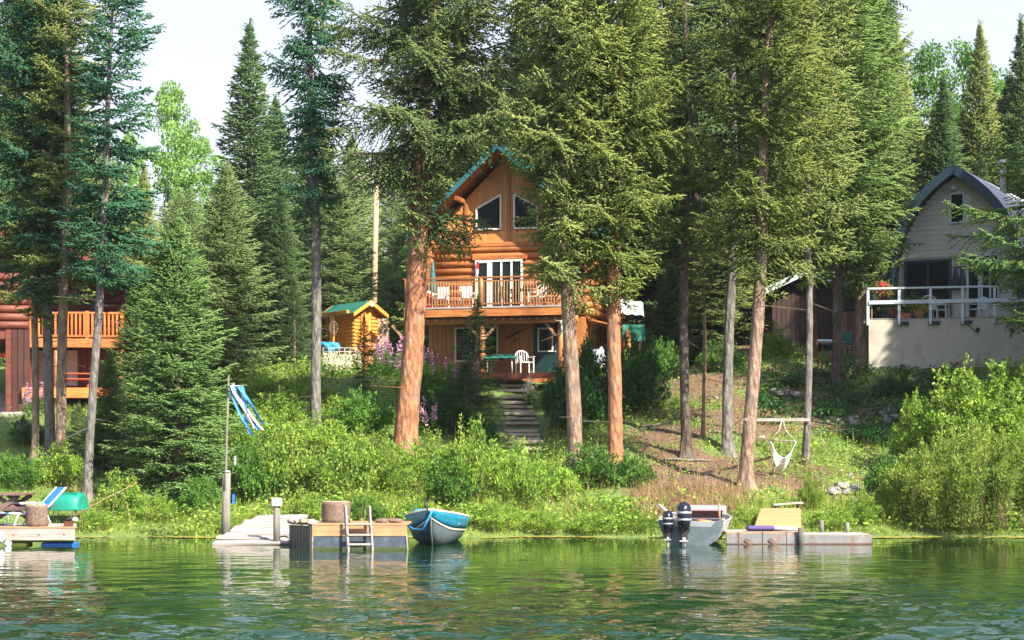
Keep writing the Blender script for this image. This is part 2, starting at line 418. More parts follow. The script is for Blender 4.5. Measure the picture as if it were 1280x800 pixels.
    def prismx(s, poly, x0, x1):
        a = [s.bm.verts.new((x0, y, z)) for y, z in poly]; b_ = [s.bm.verts.new((x1, y, z)) for y, z in poly]
        s.bm.faces.new(a); s.bm.faces.new(b_[::-1]); k = len(poly)
        for i in range(k): s.bm.faces.new((a[i], b_[i], b_[(i + 1) % k], a[(i + 1) % k]))
        return s
    def mesh(s, name, mat):
        bmesh.ops.recalc_face_normals(s.bm, faces=s.bm.faces)
        me = bpy.data.meshes.new(name); s.bm.to_mesh(me); s.bm.free()
        me.materials.append(M[mat] if isinstance(mat, str) else mat); return me
    def build(s, name, mat, parent=None, loc=None, rot=None):
        return link(name, s.mesh(name, mat), parent, loc, rot)
_boxcache = {}
def piece(name, mat, parent, c, d, rot=None, bev=0.006):
    """an own box-shaped object; alike pieces share their mesh"""
    key = (mat, tuple(round(x, 3) for x in d), name)
    if key not in _boxcache: _boxcache[key] = MB().box((0, 0, 0), d, bev=min(bev, min(d) * .3)).mesh(name, mat)
    return link(name, _boxcache[key], parent, c, rot)
_tubecache = {}
def logpiece(name, mat, parent, c, length, r, axis='x', rot=None):
    key = (mat, round(length, 2), round(r, 3), axis)
    if key not in _tubecache:
        h = length / 2; e = {'x': Vector((h, 0, 0)), 'y': Vector((0, h, 0)), 'z': Vector((0, 0, h))}[axis]
        _tubecache[key] = MB().tube([-e, e * -.3, e * .3, e], [r * .98, r * 1.02, r, r * .97], 10).mesh(name, mat)
    return link(name, _tubecache[key], parent, c, rot)
def bump_jit(rg, a): return rg.uniform(-a, a)
# ------------------------------------------------------------------ spruce foliage
def unit(a): return a / np.maximum(np.linalg.norm(a, axis=-1, keepdims=True), 1e-9)
def branch_twigs(rg, L, tw=.13, droop=.25, up=.22, dens=1.0, hang=.35):
    """one bough along +x: arrays of twiglet start, end, place along the bough, and the limb's centre line"""
    A, B, Tt = [], [], []
    def mp(t): return np.array([L * t, 0.0, L * (-droop * t + up * t ** 2.3)])
    n = max(5, int(L / .105 * dens)); sgn = 1
    side = [(t, (0.40 * L * (1 - t) ** .75 + .14) * rg.uniform(.75, 1.15)) for t in np.linspace(.10, .97, n)]
    for t, l in side:
        sgn = -sgn; l = min(l, 1.0)
        ang = sgn * radians(rg.uniform(42, 68)); p = mp(t)
        d = np.array([cos(ang), sin(ang), rg.uniform(-hang * 1.3, .12)]); d /= np.linalg.norm(d)
        m = max(3, int(l / (tw * .46)))
        s = np.linspace(.05, 1, m) * l
        base = p + d * s[:, None] + np.array([0, 0, -1]) * (s[:, None] ** 2) * hang * .55
        side_v = np.array([-sin(ang), cos(ang), 0])
        alt = np.where(np.arange(m) % 2 == 0, 1, -1) * rg.uniform(.45, 1.0, m)
        dd = d + side_v * alt[:, None] + rg.normal(0, .16, (m, 3)) + np.array([0, 0, -1]) * rg.uniform(-.25, .55 + hang * .5, m)[:, None]
        dd[-1] = d + rg.normal(0, .1, 3)
        dd = unit(dd) * (tw * rg.uniform(.8, 1.35, m))[:, None]
        A.append(base); B.append(base + dd); Tt.append(np.minimum(1, t * .7 + .3 * s / max(l, .01) + .1))
    m = int(L / .09)
    t = np.linspace(.15, 1, m); base = np.stack([L * t, 0 * t, L * (-droop * t + up * t ** 2.3)], 1)
    dd = np.stack([np.full(m, .7), rg.normal(0, .5, m), rg.normal(.25, .4, m)], 1); dd[-1] = (1, 0, .2)
    A.append(base); B.append(base + unit(dd) * tw * 1.1); Tt.append(t)
    tt = np.linspace(0, 1, 5); cl = np.stack([L * tt, 0 * tt, L * (-droop * tt + up * tt ** 2.3)], 1)
    return np.concatenate(A), np.concatenate(B), np.concatenate(Tt), cl
LENS = [.5, .8, 1.2, 1.7, 2.3, 3.0, 3.9]
_lib = {}
def blib(tw, droop, up, dens, hang):
    key = (tw, droop, up, dens, hang)
    if key not in _lib:
        rg = np.random.RandomState(7)
        _lib[key] = [[branch_twigs(rg, L, tw, droop, up, dens, hang) for _ in range(3)] for L in LENS]
    return _lib[key]
def cones(A, B, R, extra):
    """three-sided spikes from A to B"""
    n = len(A); d = unit(B - A)
    ref = np.where(np.abs(d[:, 2:3]) > .9, np.array([[1., 0, 0]]), np.array([[0, 0, 1.]]))
    x = unit(np.cross(d, ref)); y = np.cross(d, x)
    V = np.empty((n, 4, 3), np.float32)
    mid = A + (B - A) * .25
    for k, a in enumerate((0, 2 * pi / 3, 4 * pi / 3)):
        V[:, k] = mid + (x * cos(a) + y * sin(a)) * R[:, None] - (B - A) * (.25 if k == 0 else .1)
    V[:, 3] = B
    i = np.arange(n)[:, None] * 4
    F = np.concatenate([i + np.array([[0, 1, 3]]), i + np.array([[1, 2, 3]]), i + np.array([[2, 0, 3]])], 0)
    return V.reshape(-1, 3), F, np.repeat(extra, 4, axis=0)
def limb_tubes(P0, R0, R1):
    """P0 (n,5,3) centre lines -> three-sided tapered limbs"""
    n = len(P0); V = np.empty((n, 5, 3, 3), np.float32)
    d = unit(P0[:, 4] - P0[:, 0]); x = unit(np.cross(d, np.array([[0, 0, 1.]]))); y = np.cross(d, x)
    for s in range(5):
        r = (R0 + (R1 - R0) * s / 4)[:, None]
        for k in range(3):
            a = 2 * pi * k / 3; V[:, s, k] = P0[:, s] + (x * cos(a) + y * sin(a)) * r
    F = []
    base = np.arange(n) * 15
    for s in range(4):
        for k in range(3):
            a, b_ = s * 3 + k, s * 3 + (k + 1) % 3
            F.append(np.stack([base + a, base + b_, base + b_ + 3], 1)); F.append(np.stack([base + a, base + b_ + 3, base + a + 3], 1))
    return V.reshape(-1, 3), np.concatenate(F)
NTRI = [0]
def crown_mesh(name, mat, bases, az, pitch, L, tw=.13, droop=.25, up=.22, dens=1.0, hang=.35, rad=.17, seed=0, limb=.02, flatten=1.0):
    """bases (n,3) on the trunk, az/pitch/L per bough"""
    rg = np.random.RandomState(seed); lib = blib(tw, droop, up, dens, hang)
    A, B, Tt, CL, RB = [], [], [], [], []
    for i in range(len(L)):
        k = int(np.argmin([abs(L[i] - q) for q in LENS])); a, b_, t, cl = lib[k][rg.randint(3)]; s = L[i] / LENS[k]
        fl = rg.choice([-1, 1]); ca, sa, cp, sp = cos(az[i]), sin(az[i]), cos(pitch[i]), sin(pitch[i])
        roll = rg.normal(0, .18); cr, sr = cos(roll), sin(roll)
        R = np.array([[ca, -sa, 0], [sa, ca, 0], [0, 0, 1]]) @ np.array([[cp, 0, -sp], [0, 1, 0], [sp, 0, cp]]) @ np.array([[1, 0, 0], [0, cr, -sr], [0, sr, cr]])
        S = np.array([s, s * fl, s * flatten])
        a2 = (a * S) @ R.T + bases[i]; bd = ((b_ - a) * np.array([1, fl, 1])) @ R.T * min(1.0, .38 + .62 * L[i] / .6)
        RB.append(np.full(len(a2), rg.uniform(-.15, .4))); A.append(a2); B.append(a2 + bd); Tt.append(t); CL.append((cl * S) @ R.T + bases[i])
    A = np.concatenate(A); B = np.concatenate(B); Tt = np.concatenate(Tt)
    r = np.clip(rg.uniform(0, .7, len(A)) + np.concatenate(RB), 0, 1); Rr = np.linalg.norm(B - A, axis=1) * rad
    V, F, ex = cones(A, B, Rr, np.stack([Tt, r], 1))
    Ra = np.asarray(L) * limb * .35 + .006
    V2, F2 = limb_tubes(np.array(CL), Ra, Ra * .2)
    nv = len(V); Vall = np.concatenate([V, V2]); Fall = np.concatenate([F, F2 + nv])
    fm = np.concatenate([np.zeros(len(F), np.int32), np.ones(len(F2), np.int32)])
    ex = np.concatenate([ex, np.zeros((len(V2), 2), np.float32)])
    NTRI[0] += len(Fall)
    return nmesh(name, Vall, Fall, [M[mat], M['twig']], True, fm, {'tip': ex[:, 0], 'rnd': ex[:, 1]})
def trunk_mesh(name, mat, pts, radii, seed=0, n=14, stubs=0):
    """pts: centre line in local coordinates; rough bark, flared foot, broken dead stubs"""
    rg = random.Random(seed); V, F = [], []
    zs = []; H = pts[-1][2] - pts[0][2]; m = max(10, int(H / .35))
    px = np.array([p[0] for p in pts]); py = np.array([p[1] for p in pts]); pz = np.array([p[2] for p in pts])
    rr = np.array(radii)
    for i in range(m + 1):
        z = pz[0] + H * i / m
        cx = np.interp(z, pz, px); cy = np.interp(z, pz, py); r = np.interp(z, pz, rr)
        for k in range(n):
            a = 2 * pi * k / n
            q = r * (1 + .12 * mnoise.noise(Vector((cos(a) * 2, sin(a) * 2, z * 1.3 + seed * 7))) + .05 * mnoise.noise(Vector((cos(a) * 5, sin(a) * 5, z * 5 + seed))))
            q += r * .55 * math.exp(-max(0, z - pz[0]) / .42) * (1 + .5 * sin(a * 3 + seed))
            V.append((cx + cos(a) * q, cy + sin(a) * q, z))
    for i in range(m):
        for k in range(n):
            F.append((i * n + k, i * n + (k + 1) % n, (i + 1) * n + (k + 1) % n)); F.append((i * n + k, (i + 1) * n + (k + 1) % n, (i + 1) * n + k))
    nf = len(F)
    for q in range(int(stubs * 1.8)):
        z = rg.uniform(pz[0] + 1.0, pz[-1]); a = rg.uniform(0, 2 * pi); l = rg.uniform(.12, .7) if rg.random() < .6 else rg.uniform(.7, 1.7)
        cx = np.interp(z, pz, px); cy = np.interp(z, pz, py); d = Vector((cos(a), sin(a), rg.uniform(-.5, .2)))
        b0 = len(V); s = d.cross(Vector((0, 0, 1))).normalized()
        for t, w in ((0, .018), (1, .005)):
            c = Vector((cx, cy, z)) + d * l * t + Vector((0, 0, -.1 * t * l))
            for k in range(3):
                o = s * cos(2.1 * k) * w + Vector((0, 0, 1)) * sin(2.1 * k) * w; V.append(tuple(c + o))
        for k in range(3):
            F.append((b0 + k, b0 + (k + 1) % 3, b0 + 3 + (k + 1) % 3)); F.append((b0 + k, b0 + 3 + (k + 1) % 3, b0 + 3 + k))
    NTRI[0] += len(F)
    return nmesh(name, V, F, [M[mat]], True)
def spruce(label, base, top_px, w_px, bmat, cmat, prof, H=24, seed=0, dens=1.0, spacing=.115, group=None, top_row=0, drop=.12,
           droop=.25, up=.22, hang=.35, lobes=.35, stubs=14, name='spruce_tree', z_off=-.15):
    """hero tree. base: Vector on the ground; top_px: (px, py) another point of the trunk in the photograph;
    prof: rows (py, left px, right px) of the crown outline, from bottom to top"""
    D = base.y; sc = F_PX / D
    q = P(top_px[0], top_px[1], D); lean = (q.x - base.x) / (q.z - base.z)
    root = empty(name, base, 0, label, 'tree', group)
    r0 = w_px / sc / 2
    pts = [(0, 0, z_off)] + [(lean * z + .06 * sin(z * .5 + seed), .08 * sin(z * .35 + seed * 2), z) for z in np.linspace(.6, H, 14)]
    Hs = np.linspace(.6, H, 14)
    radii = [r0 * 1.12] + [r0 * (1 - .13 * z / 8) if z < 8 else max(.03, r0 * .87 * (1 - (z - 8) / (H - 7.5)) ** .9) for z in Hs]
    link('trunk', trunk_mesh('trunk', bmat, pts, radii, seed, 16, stubs), root)
    rg = np.random.RandomState(seed + 100)
    rows = [(CAM_Z - (py - HOR) / F_PX * D - base.z, l / sc, r / sc) for py, l, r in prof]
    rows.sort(); pz = np.array([r[0] for r in rows]); pl = np.array([r[1] for r in rows]); pr = np.array([r[2] for r in rows])
    zf = CAM_Z + HOR / F_PX * D - base.z      # height of the top of the frame on this tree
    z = pz[0]; Bs, Az, Pi, Ls = [], [], [], []; az = rg.uniform(0, 6.28)
    while z < H - .3:
        inf = z < zf + 1.2
        az += 2.399963 + rg.normal(0, .35)
        wl = np.interp(z, pz, pl); wr = np.interp(z, pz, pr)
        if z > pz[-1]:
            k = max(.03, (H - z) / (H - pz[-1])); wl, wr = pl[-1] * k, pr[-1] * k
        c = cos(az); wv = (wl if c < 0 else wr); wm = (wl + wr) / 2
        ext = (abs(c) * wv + (1 - abs(c)) * min(wm, 2.6)) * 1.16
        lob = 1 + lobes * 1.6 * mnoise.noise(Vector((c * 1.1, sin(az) * 1.1, z * .75 + seed * 5))) + lobes * .7 * mnoise.noise(Vector((c * 2.3, sin(az) * 2.3, z * 2.1 + seed * 9)))
        L = ext * max(.3, min(1.22, lob * rg.uniform(.72, 1.12)))
        if rg.rand() > drop and L > .25:
            zr = (z - pz[0]) / (H - pz[0])
            zz = z + .10 * L
            for q_n in range(3 if inf else 2):      # boughs grow in loose clusters with gaps between
                zq = zz + rg.normal(0, .13); Bs.append((lean * zq, 0, zq)); Az.append(az + rg.normal(0, .20)); Pi.append(radians(-8 + 38 * zr) + rg.normal(0, .14)); Ls.append(L * rg.uniform(.6, 1.05) if q_n else L)
        if inf and z > pz[0] + .5 and min(wl, wr) > 1.1 and rg.rand() < .5:
            a2 = -pi / 2 + rg.normal(0, .8); Bs.append((lean * z, 0, z)); Az.append(a2); Pi.append(rg.normal(-.1, .2)); Ls.append(rg.uniform(.45, .95) * min(1, L / 1.2))
        z += (spacing * 2.0 if inf else spacing * 3.2) * (1 if z > pz[0] + 1 else 1.4)
    me = crown_mesh('crown', cmat, np.array(Bs), Az, Pi, Ls, .15, droop, up, dens, hang, .18, seed)
    link('crown', me, root)
    return root
def conic_mesh(seed, H, R, cmat, z0=.15, tw=.14, spacing=.06, dens=1.0, power=.78, pit=12, hang=.25, droop=.16, up=.20, drop=.03, rad=.2):
    """young spruce, boughs to the ground; local origin at its foot"""
    rg = np.random.RandomState(seed); z = z0; az = 0; Bs, Az, Pi, Ls = [], [], [], []
    while z < H * .985:
        az += 2.399963 + rg.normal(0, .3); k = 1 - z / H
        whorl = 1 + .16 * sin(z * 2 * pi / (.035 * H + .12))
        L = (R * k ** power * min(1, .55 + z / (H * .12))) * rg.uniform(.75, 1.12) * whorl * (1 + .18 * mnoise.noise(Vector((cos(az), sin(az), z * .8 + seed))))
        if rg.rand() > drop:
            Bs.append((0, 0, z)); Az.append(az); Pi.append(radians(-6 + (pit + 32) * (1 - k) ** 1.3) + rg.normal(0, .08)); Ls.append(max(L, .06))
        z += spacing * (.45 + .9 * k)
    for q in range(3):
        Bs.append((0, 0, H * (.955 + .014 * q))); Az.append(q * 2.1); Pi.append(radians(84)); Ls.append(.28)
    return crown_mesh('crown', cmat, np.array(Bs), Az, Pi, Ls, tw, droop, up, dens, hang, rad, seed)
def simple_trunk(H, r, mat, seed=0):
    return trunk_mesh('trunk', mat, [(0, 0, -.3), (0, 0, H * .5), (0, 0, H * .98)], [r, r * .6, .012], seed, 8)
def conic_tree(label, base, height, crown, trunk, ref_h, ref_w=None, width=None, rz=0, group=None, name='spruce_tree'):
    """places shared crown/trunk meshes of height ref_h"""
    s = height / ref_h; w = s if width is None else width / ref_w
    root = empty(name, base, rz, label, 'tree', group)
    link('trunk', trunk, root, scale=(w, w, s)); link('crown', crown, root, scale=(w, w, s))
    return root
# ------------------------------------------------------------------ leafy plants
def leaf_quads(C, Dv, ln, wd, rg, curl=.35):
    """rhombus leaves with a bend along the midrib: centre C, direction Dv"""
    n = len(C); d = unit(Dv); ref = unit(rg.normal(0, 1, (n, 3))); x = unit(np.cross(d, ref)); nn = np.cross(d, x)
    V = np.empty((n, 4, 3), np.float32)
    V[:, 0] = C; V[:, 2] = C + d * ln[:, None] - nn * (ln * curl * .5)[:, None]
    V[:, 1] = C + d * (ln * .5)[:, None] + x * wd[:, None] * .5; V[:, 3] = C + d * (ln * .5)[:, None] - x * wd[:, None] * .5
    i = np.arange(n)[:, None] * 4
    F = np.concatenate([i + np.array([[0, 1, 2]]), i + np.array([[0, 2, 3]])])
    return V.reshape(-1, 3), F
def bush_mesh(seed, h, r, nstem, leaves, ln, wd, mat, lean=.55, arch=.25, low=.08, stem=True, upright=.4, side=.45, foot_r=.6):
    """stems fan out from the foot, side twigs carry the leaves"""
    rg = np.random.RandomState(seed); Cs, Ds, St = [], [], []
    per = max(4, leaves // nstem)
    for i in range(nstem):
        a = rg.uniform(0, 2 * pi); rr = sqrt(rg.uniform(0, 1)); hh = h * (1 - .72 * rr ** 2.5) * (rg.uniform(.72, 1.08) if i % 3 else rg.uniform(.25, .8))
        foot = np.array([cos(a) * rr * r * foot_r, sin(a) * rr * r * foot_r, 0]); tipp = np.array([cos(a) * rr * r, sin(a) * rr * r, hh])
        t = rg.uniform(low, 1, per)
        tw = np.stack([t, t, t], 1)
        bend = np.array([0, 0, 1]) * (np.sin(t * pi) * h * arch * rr)[:, None]
        pos = foot + (tipp - foot) * tw + bend
        sd = unit(rg.normal(0, 1, (per, 3)) * np.array([1, 1, .6])) * (side * (1.05 - t) + .06)[:, None] * rg.uniform(0, 1, per)[:, None]
        pos = pos + sd
        d = unit(tipp - foot) * upright + unit(rg.normal(0, 1, (per, 3))) * .8 + unit(sd) * .4
        Cs.append(pos); Ds.append(d)
        ts = np.linspace(0, 1, 5); St.append(foot + (tipp - foot) * ts[:, None] + np.array([0, 0, 1]) * (np.sin(ts * pi) * h * arch * rr)[:, None])
    C = np.concatenate(Cs); Dv = np.concatenate(Ds); C[:, 2] = np.maximum(C[:, 2], .02)
    n = len(C); l = ln * rg.uniform(.65, 1.25, n); V, F = leaf_quads(C, Dv, l, l * wd, rg)
    rnd = np.repeat(rg.uniform(0, 1, n), 4)
    fm = np.zeros(len(F), np.int32)
    if stem:
        V2, F2 = limb_tubes(np.array(St), np.full(nstem, .007 + .003 * h), np.full(nstem, .004)); nv = len(V)
        V = np.concatenate([V, V2]); F = np.concatenate([F, F2 + nv]); fm = np.concatenate([fm, np.ones(len(F2), np.int32)])
        rnd = np.concatenate([rnd, np.zeros(len(V2))])
    NTRI[0] += len(F)
    return nmesh('foliage', V, F, [M[mat], M['twig']], False, fm, {'rnd': rnd})
def poplar_mesh(seed, H, R, leaves, mat, z0=.12, ln=.16, clumps=70):
    rg = np.random.RandomState(seed); Cs = []
    for i in range(clumps):
        z = H * (z0 + (1 - z0) * rg.uniform(0, 1) ** .9); k = (z / H - z0) / (1 - z0)
        w = R * min(1, .35 + k * 2) * sqrt(max(.02, 1 - k ** 3)) * (1 + .2 * sin(k * 17 + seed)); a = rg.uniform(0, 6.28); q = sqrt(rg.uniform(.05, 1)) * w
        c = np.array([cos(a) * q, sin(a) * q, z]); s = R * rg.uniform(.14, .3)
        m = leaves // clumps
        p = unit(rg.normal(0, 1, (m, 3))) * (s * rg.uniform(.35, 1, m) ** .5)[:, None] * np.array([1.1, 1.1, .8])
        Cs.append(c + p)
    C = np.concatenate(Cs); n = len(C); l = ln * rg.uniform(.6, 1.3, n)
    V, F = leaf_quads(C, rg.normal(0, 1, (n, 3)) + np.array([0, 0, -.4]), l, l * .8, rg); NTRI[0] += len(F)
    return nmesh('crown', V, F, [M[mat]], False, None, {'rnd': np.repeat(rg.uniform(0, 1, n), 4)})
def grass_mesh(name, X, Y, Z, h, w, mat, seed, lean=.35):
    """blades of three triangles each"""
    rg = np.random.RandomState(seed); n = len(X); a = rg.uniform(0, 2 * pi, n); s = np.stack([np.cos(a), np.sin(a), 0 * a], 1)
    b_ = rg.uniform(0, 2 * pi, n); d = np.stack([np.cos(b_), np.sin(b_), 0 * b_], 1) * (rg.uniform(.05, 1, n) * lean * h)[:, None]
    p = np.stack([X, Y, Z - .03], 1); up = np.array([0, 0, 1.])
    V = np.empty((n, 5, 3), np.float32)
    V[:, 0] = p - s * w[:, None] / 2; V[:, 1] = p + s * w[:, None] / 2
    m_ = p + up * (h * .6)[:, None] + d * .35
    V[:, 2] = m_ + s * w[:, None] * .38; V[:, 3] = m_ - s * w[:, None] * .38
    V[:, 4] = p + up * (h * (1 - .18 * lean))[:, None] + d
    i = np.arange(n)[:, None] * 5
    F = np.concatenate([i + np.array([[0, 1, 2]]), i + np.array([[0, 2, 3]]), i + np.array([[3, 2, 4]])])
    NTRI[0] += len(F)
    return nmesh(name, V.reshape(-1, 3), F, [M[mat]], False, None, {'rnd': np.repeat(rg.uniform(0, 1, n), 5)})

# ------------------------------------------------------------------ ground sheet and lake
def dirt_amount(x, y):
    """1 = bare brown soil, 0 = grass"""
    px = 640 + x / np.maximum(y, 10) * F_PX; t = y - shore(x)
    nz = np.sin(x * 1.1 + np.sin(y * .9) * 1.4) * np.sin(y * 1.3 + x * .5) * .5 + np.sin(x * 3.1 + y * 2) * np.sin(y * 3.7 - x) * .25
    right = 1 / (1 + np.exp(-(px - 775) / 18.0)) * 1 / (1 + np.exp((px - 1125) / 30))
    d = right * (.72 + nz * .75) * np.clip((t - 2.6) / 2, 0, 1) * np.clip((34 - t) / 6, 0, 1)
    d = d - right * .75 * np.exp(-((px - 1010) / 90) ** 2 - ((t - 10.5) / 1.7) ** 2) - right * .6 * np.exp(-((px - 960) / 60) ** 2 - ((t - 22) / 2.5) ** 2)
    d = np.where(px > 1100, np.maximum(d, .25 + nz * .4), d)
    forest = np.clip((t - 42) / 6, 0, 1) * .7
    return np.clip(np.maximum(d, forest), 0, 1)
def build_ground():
    xs = np.concatenate([np.arange(-400, -60, 12), np.arange(-60, -24, 2), np.arange(-24, 24, .33), np.arange(24, 60, 2), np.arange(60, 401, 12)])
    ys = np.concatenate([[-5, 20, 38], np.arange(44, 82, .33), np.arange(82, 120, 1.5), np.arange(120, 420, 10)])
    X, Y = np.meshgrid(xs, ys); Z = terr(X, Y)
    rg = np.random.RandomState(3); Z = Z + np.where((Y - shore(X) > .8) & (Y < 82), rg.normal(0, .018, X.shape), 0)
    Z = np.where(Y < 40, -5, Z)
    V = np.stack([X, Y, Z], -1).reshape(-1, 3); nx, ny = len(xs), len(ys)
    i = (np.arange(ny - 1)[:, None] * nx + np.arange(nx - 1)[None]).reshape(-1, 1)
    F = i + np.array([[0, 1, nx + 1, nx]])
    px = 640 + X / np.maximum(Y, 10) * F_PX
    grav = ((px > -60) & (px < 48)) * 1 / (1 + np.exp(-(Y - 62.0) * 3)) * 1 / (1 + np.exp((Y - 69.5) * 2))
    grav = np.maximum(grav, 1 / (1 + np.exp(-(Y - 77.5) * 2)) * 1 / (1 + np.exp((Y - 84) * 2)) * ((px > 455) & (px < 560)))
    m, n, b = newmat('ground_soil')
    at = n.nodes.new('ShaderNodeAttribute'); at.attribute_name = 'dirt'
    ag = n.nodes.new('ShaderNodeAttribute'); ag.attribute_name = 'gravel'
    v = coords(n)
    t1 = nd(n, 'ShaderNodeTexNoise', Scale=2.2, Detail=8.0, Roughness=.7); n.links.new(v, t1.inputs['Vector'])
    t2 = nd(n, 'ShaderNodeTexNoise', Scale=14.0, Detail=6.0, Roughness=.7); n.links.new(v, t2.inputs['Vector'])
    dirt = ramp(n, t2.outputs[0], [(.06, .036, .022), (.15, .092, .054), (.28, .19, .115)], [.3, .52, .74]).outputs[0]
    gr = ramp(n, t2.outputs[0], [(.05, .09, .02), (.11, .17, .035), (.20, .25, .06)], [.3, .5, .72]).outputs[0]
    gv = ramp(n, t2.outputs[0], [(.22, .19, .17), (.38, .34, .31), (.5, .46, .43)], [.3, .5, .72]).outputs[0]
    s = n.nodes.new('ShaderNodeMath'); s.operation = 'ADD'; n.links.new(at.outputs['Fac'], s.inputs[0])
    mr = n.nodes.new('ShaderNodeMapRange'); mr.inputs[3].default_value = -.5; mr.inputs[4].default_value = .5; n.links.new(t1.outputs[0], mr.inputs[0]); n.links.new(mr.outputs[0], s.inputs[1])
    fac = ramp(n, s.outputs[0], [(0, 0, 0), (1, 1, 1)], [.4, .6]).outputs[0]
    c = mixc(n, fac, gr, dirt); c = mixc(n, ag.outputs['Fac'], c, gv)
    n.links.new(c, b.inputs['Base Color']); b.inputs['Roughness'].default_value = .95
    bump(n, b, t2.outputs[0], .05, .8)
    me = nmesh('ground', V, F, [m], True, None, {'dirt': dirt_amount(X, Y).ravel(), 'gravel': grav.ravel()})
    NTRI[0] += len(F) * 2
    tag(link('ground', me), kind='structure')
build_ground()
def build_lake():
    m, n, b = newmat('lake_water')
    b.inputs['Base Color'].default_value = (.006, .030, .010, 1); b.inputs['Roughness'].default_value = .015; b.inputs['IOR'].default_value = 1.33
    b.inputs['Specular IOR Level'].default_value = .5
    v = coords(n, (1, 1, 1))
    w1 = nd(n, 'ShaderNodeTexNoise', Scale=1.0, Detail=2.0, Roughness=.45); n.links.new(coords(n, (.75, 1.0, 1)), w1.inputs['Vector'])
    w2 = nd(n, 'ShaderNodeTexNoise', Scale=1.0, Detail=2.0, Roughness=.5); n.links.new(coords(n, (3.2, 4.0, 1)), w2.inputs['Vector'])
    pn = nd(n, 'ShaderNodeTexNoise', Scale=1.0, Detail=2.0); n.links.new(coords(n, (.16, .14, 1)), pn.inputs['Vector'])
    # calm under the bank, livelier breeze patches out on the lake
    sx = n.nodes.new('ShaderNodeSeparateXYZ'); n.links.new(v, sx.inputs[0])
    mr = n.nodes.new('ShaderNodeMapRange'); mr.inputs[1].default_value = 45; mr.inputs[2].default_value = 22; mr.inputs[3].default_value = .17; mr.inputs[4].default_value = 1.6
    n.links.new(sx.outputs[1], mr.inputs[0])
    pr = ramp(n, pn.outputs[0], [(.35,) * 3, (1, 1, 1)], [.42, .6]).outputs[0]
    a1 = n.nodes.new('ShaderNodeMath'); a1.operation = 'MULTIPLY_ADD'; a1.inputs[1].default_value = .35
    n.links.new(w2.outputs[0], a1.inputs[0]); n.links.new(w1.outputs[0], a1.inputs[2])
    mu = n.nodes.new('ShaderNodeMath'); mu.operation = 'MULTIPLY'; sq = n.nodes.new('ShaderNodeMath'); sq.operation = 'POWER'; sq.inputs[1].default_value = 2.0; n.links.new(mr.outputs[0], sq.inputs[0]); n.links.new(sq.outputs[0], mu.inputs[0]); n.links.new(pr, mu.inputs[1])
    h = n.nodes.new('ShaderNodeMath'); h.operation = 'MULTIPLY'; n.links.new(a1.outputs[0], h.inputs[0]); n.links.new(mu.outputs[0], h.inputs[1])
    bump(n, b, h.outputs[0], .07, 1.0)
    xs = np.concatenate([[-400, -200, -100, -60, -40, -30, -24, -20], np.arange(-17, 17.01, .10), [20, 24, 30, 40, 60, 100, 200, 400]])
    ys = np.concatenate([[-60, -20, 0, 8, 12, 14], np.arange(15.5, 50.5, .085), [52, 60]])
    X, Y = np.meshgrid(xs, ys); rg = np.random.RandomState(12); Z = np.zeros_like(X)
    for k in range(46):                       # short wind waves running across the lake
        lam = .32 * (6.0 ** rg.uniform(0, 1)); th = rg.normal(pi / 2, .65); kk = 2 * pi / lam
        Z += sqrt(2 / 46) / kk * np.sin(kk * (X * cos(th) + Y * sin(th)) + rg.uniform(0, 6.28) + .6 * np.sin(X * .31 + k) + .5 * np.sin(Y * .23 + k * 2))
    near = np.clip((46 - Y) / 24, 0, 1.2)
    gust = .5 + .35 * np.sin(X * .33 + 1.1 * np.sin(Y * .21)) * np.sin(Y * .27 + X * .12 + 1) + .25 * np.sin(X * .9 + Y * .35) * np.sin(Y * .6)
    slope = .006 + .15 * near ** 3.2 * np.clip(gust + .35, .35, 1.25)
    edge = np.clip((17.2 - np.abs(X)) / 1.5, 0, 1) * np.clip((Y - 15) / 1.5, 0, 1) * np.clip((50.3 - Y) / .5, 0, 1)
    Z = Z * slope * edge; nx, ny = len(xs), len(ys)
    i = (np.arange(ny - 1)[:, None] * nx + np.arange(nx - 1)[None]).reshape(-1, 1)
    me = nmesh('water', np.stack([X, Y, Z], -1).reshape(-1, 3), i + np.array([[0, 1, nx + 1, nx]]), [m], True); NTRI[0] += (nx - 1) * (ny - 1) * 2
    tag(link('lake_water', me), kind='structure')
build_lake()
# ------------------------------------------------------------------ main log cabin
class Frame:
    """a building's own axes: u to its right, v into it, z up"""
    def __init__(s, px, D, z, deg):
        s.o = Vector(((px - 640) / F_PX * D, D, z)); s.a = radians(deg)
        s.ux = Vector((cos(s.a), sin(s.a), 0)); s.vx = Vector((-sin(s.a), cos(s.a), 0))
    def on(s, px, py, v=0.0):
        """local (u, z) of the photograph's pixel on the plane v"""
        d = Vector(((px - 640) / F_PX, 1, -(py - HOR) / F_PX)); c = Vector((0, 0, CAM_Z)); p0 = s.o + s.vx * v
        t = (p0 - c).dot(s.vx) / d.dot(s.vx); h = c + d * t
        return (h - s.o).dot(s.ux), h.z - s.o.z
    def onu(s, px, py, u):
        d = Vector(((px - 640) / F_PX, 1, -(py - HOR) / F_PX)); c = Vector((0, 0, CAM_Z)); p0 = s.o + s.ux * u
        t = (p0 - c).dot(s.ux) / d.dot(s.ux); h = c + d * t
        return (h - s.o).dot(s.vx), h.z - s.o.z
    def w(s, u, v, z): return s.o + s.ux * u + s.vx * v + Vector((0, 0, z))
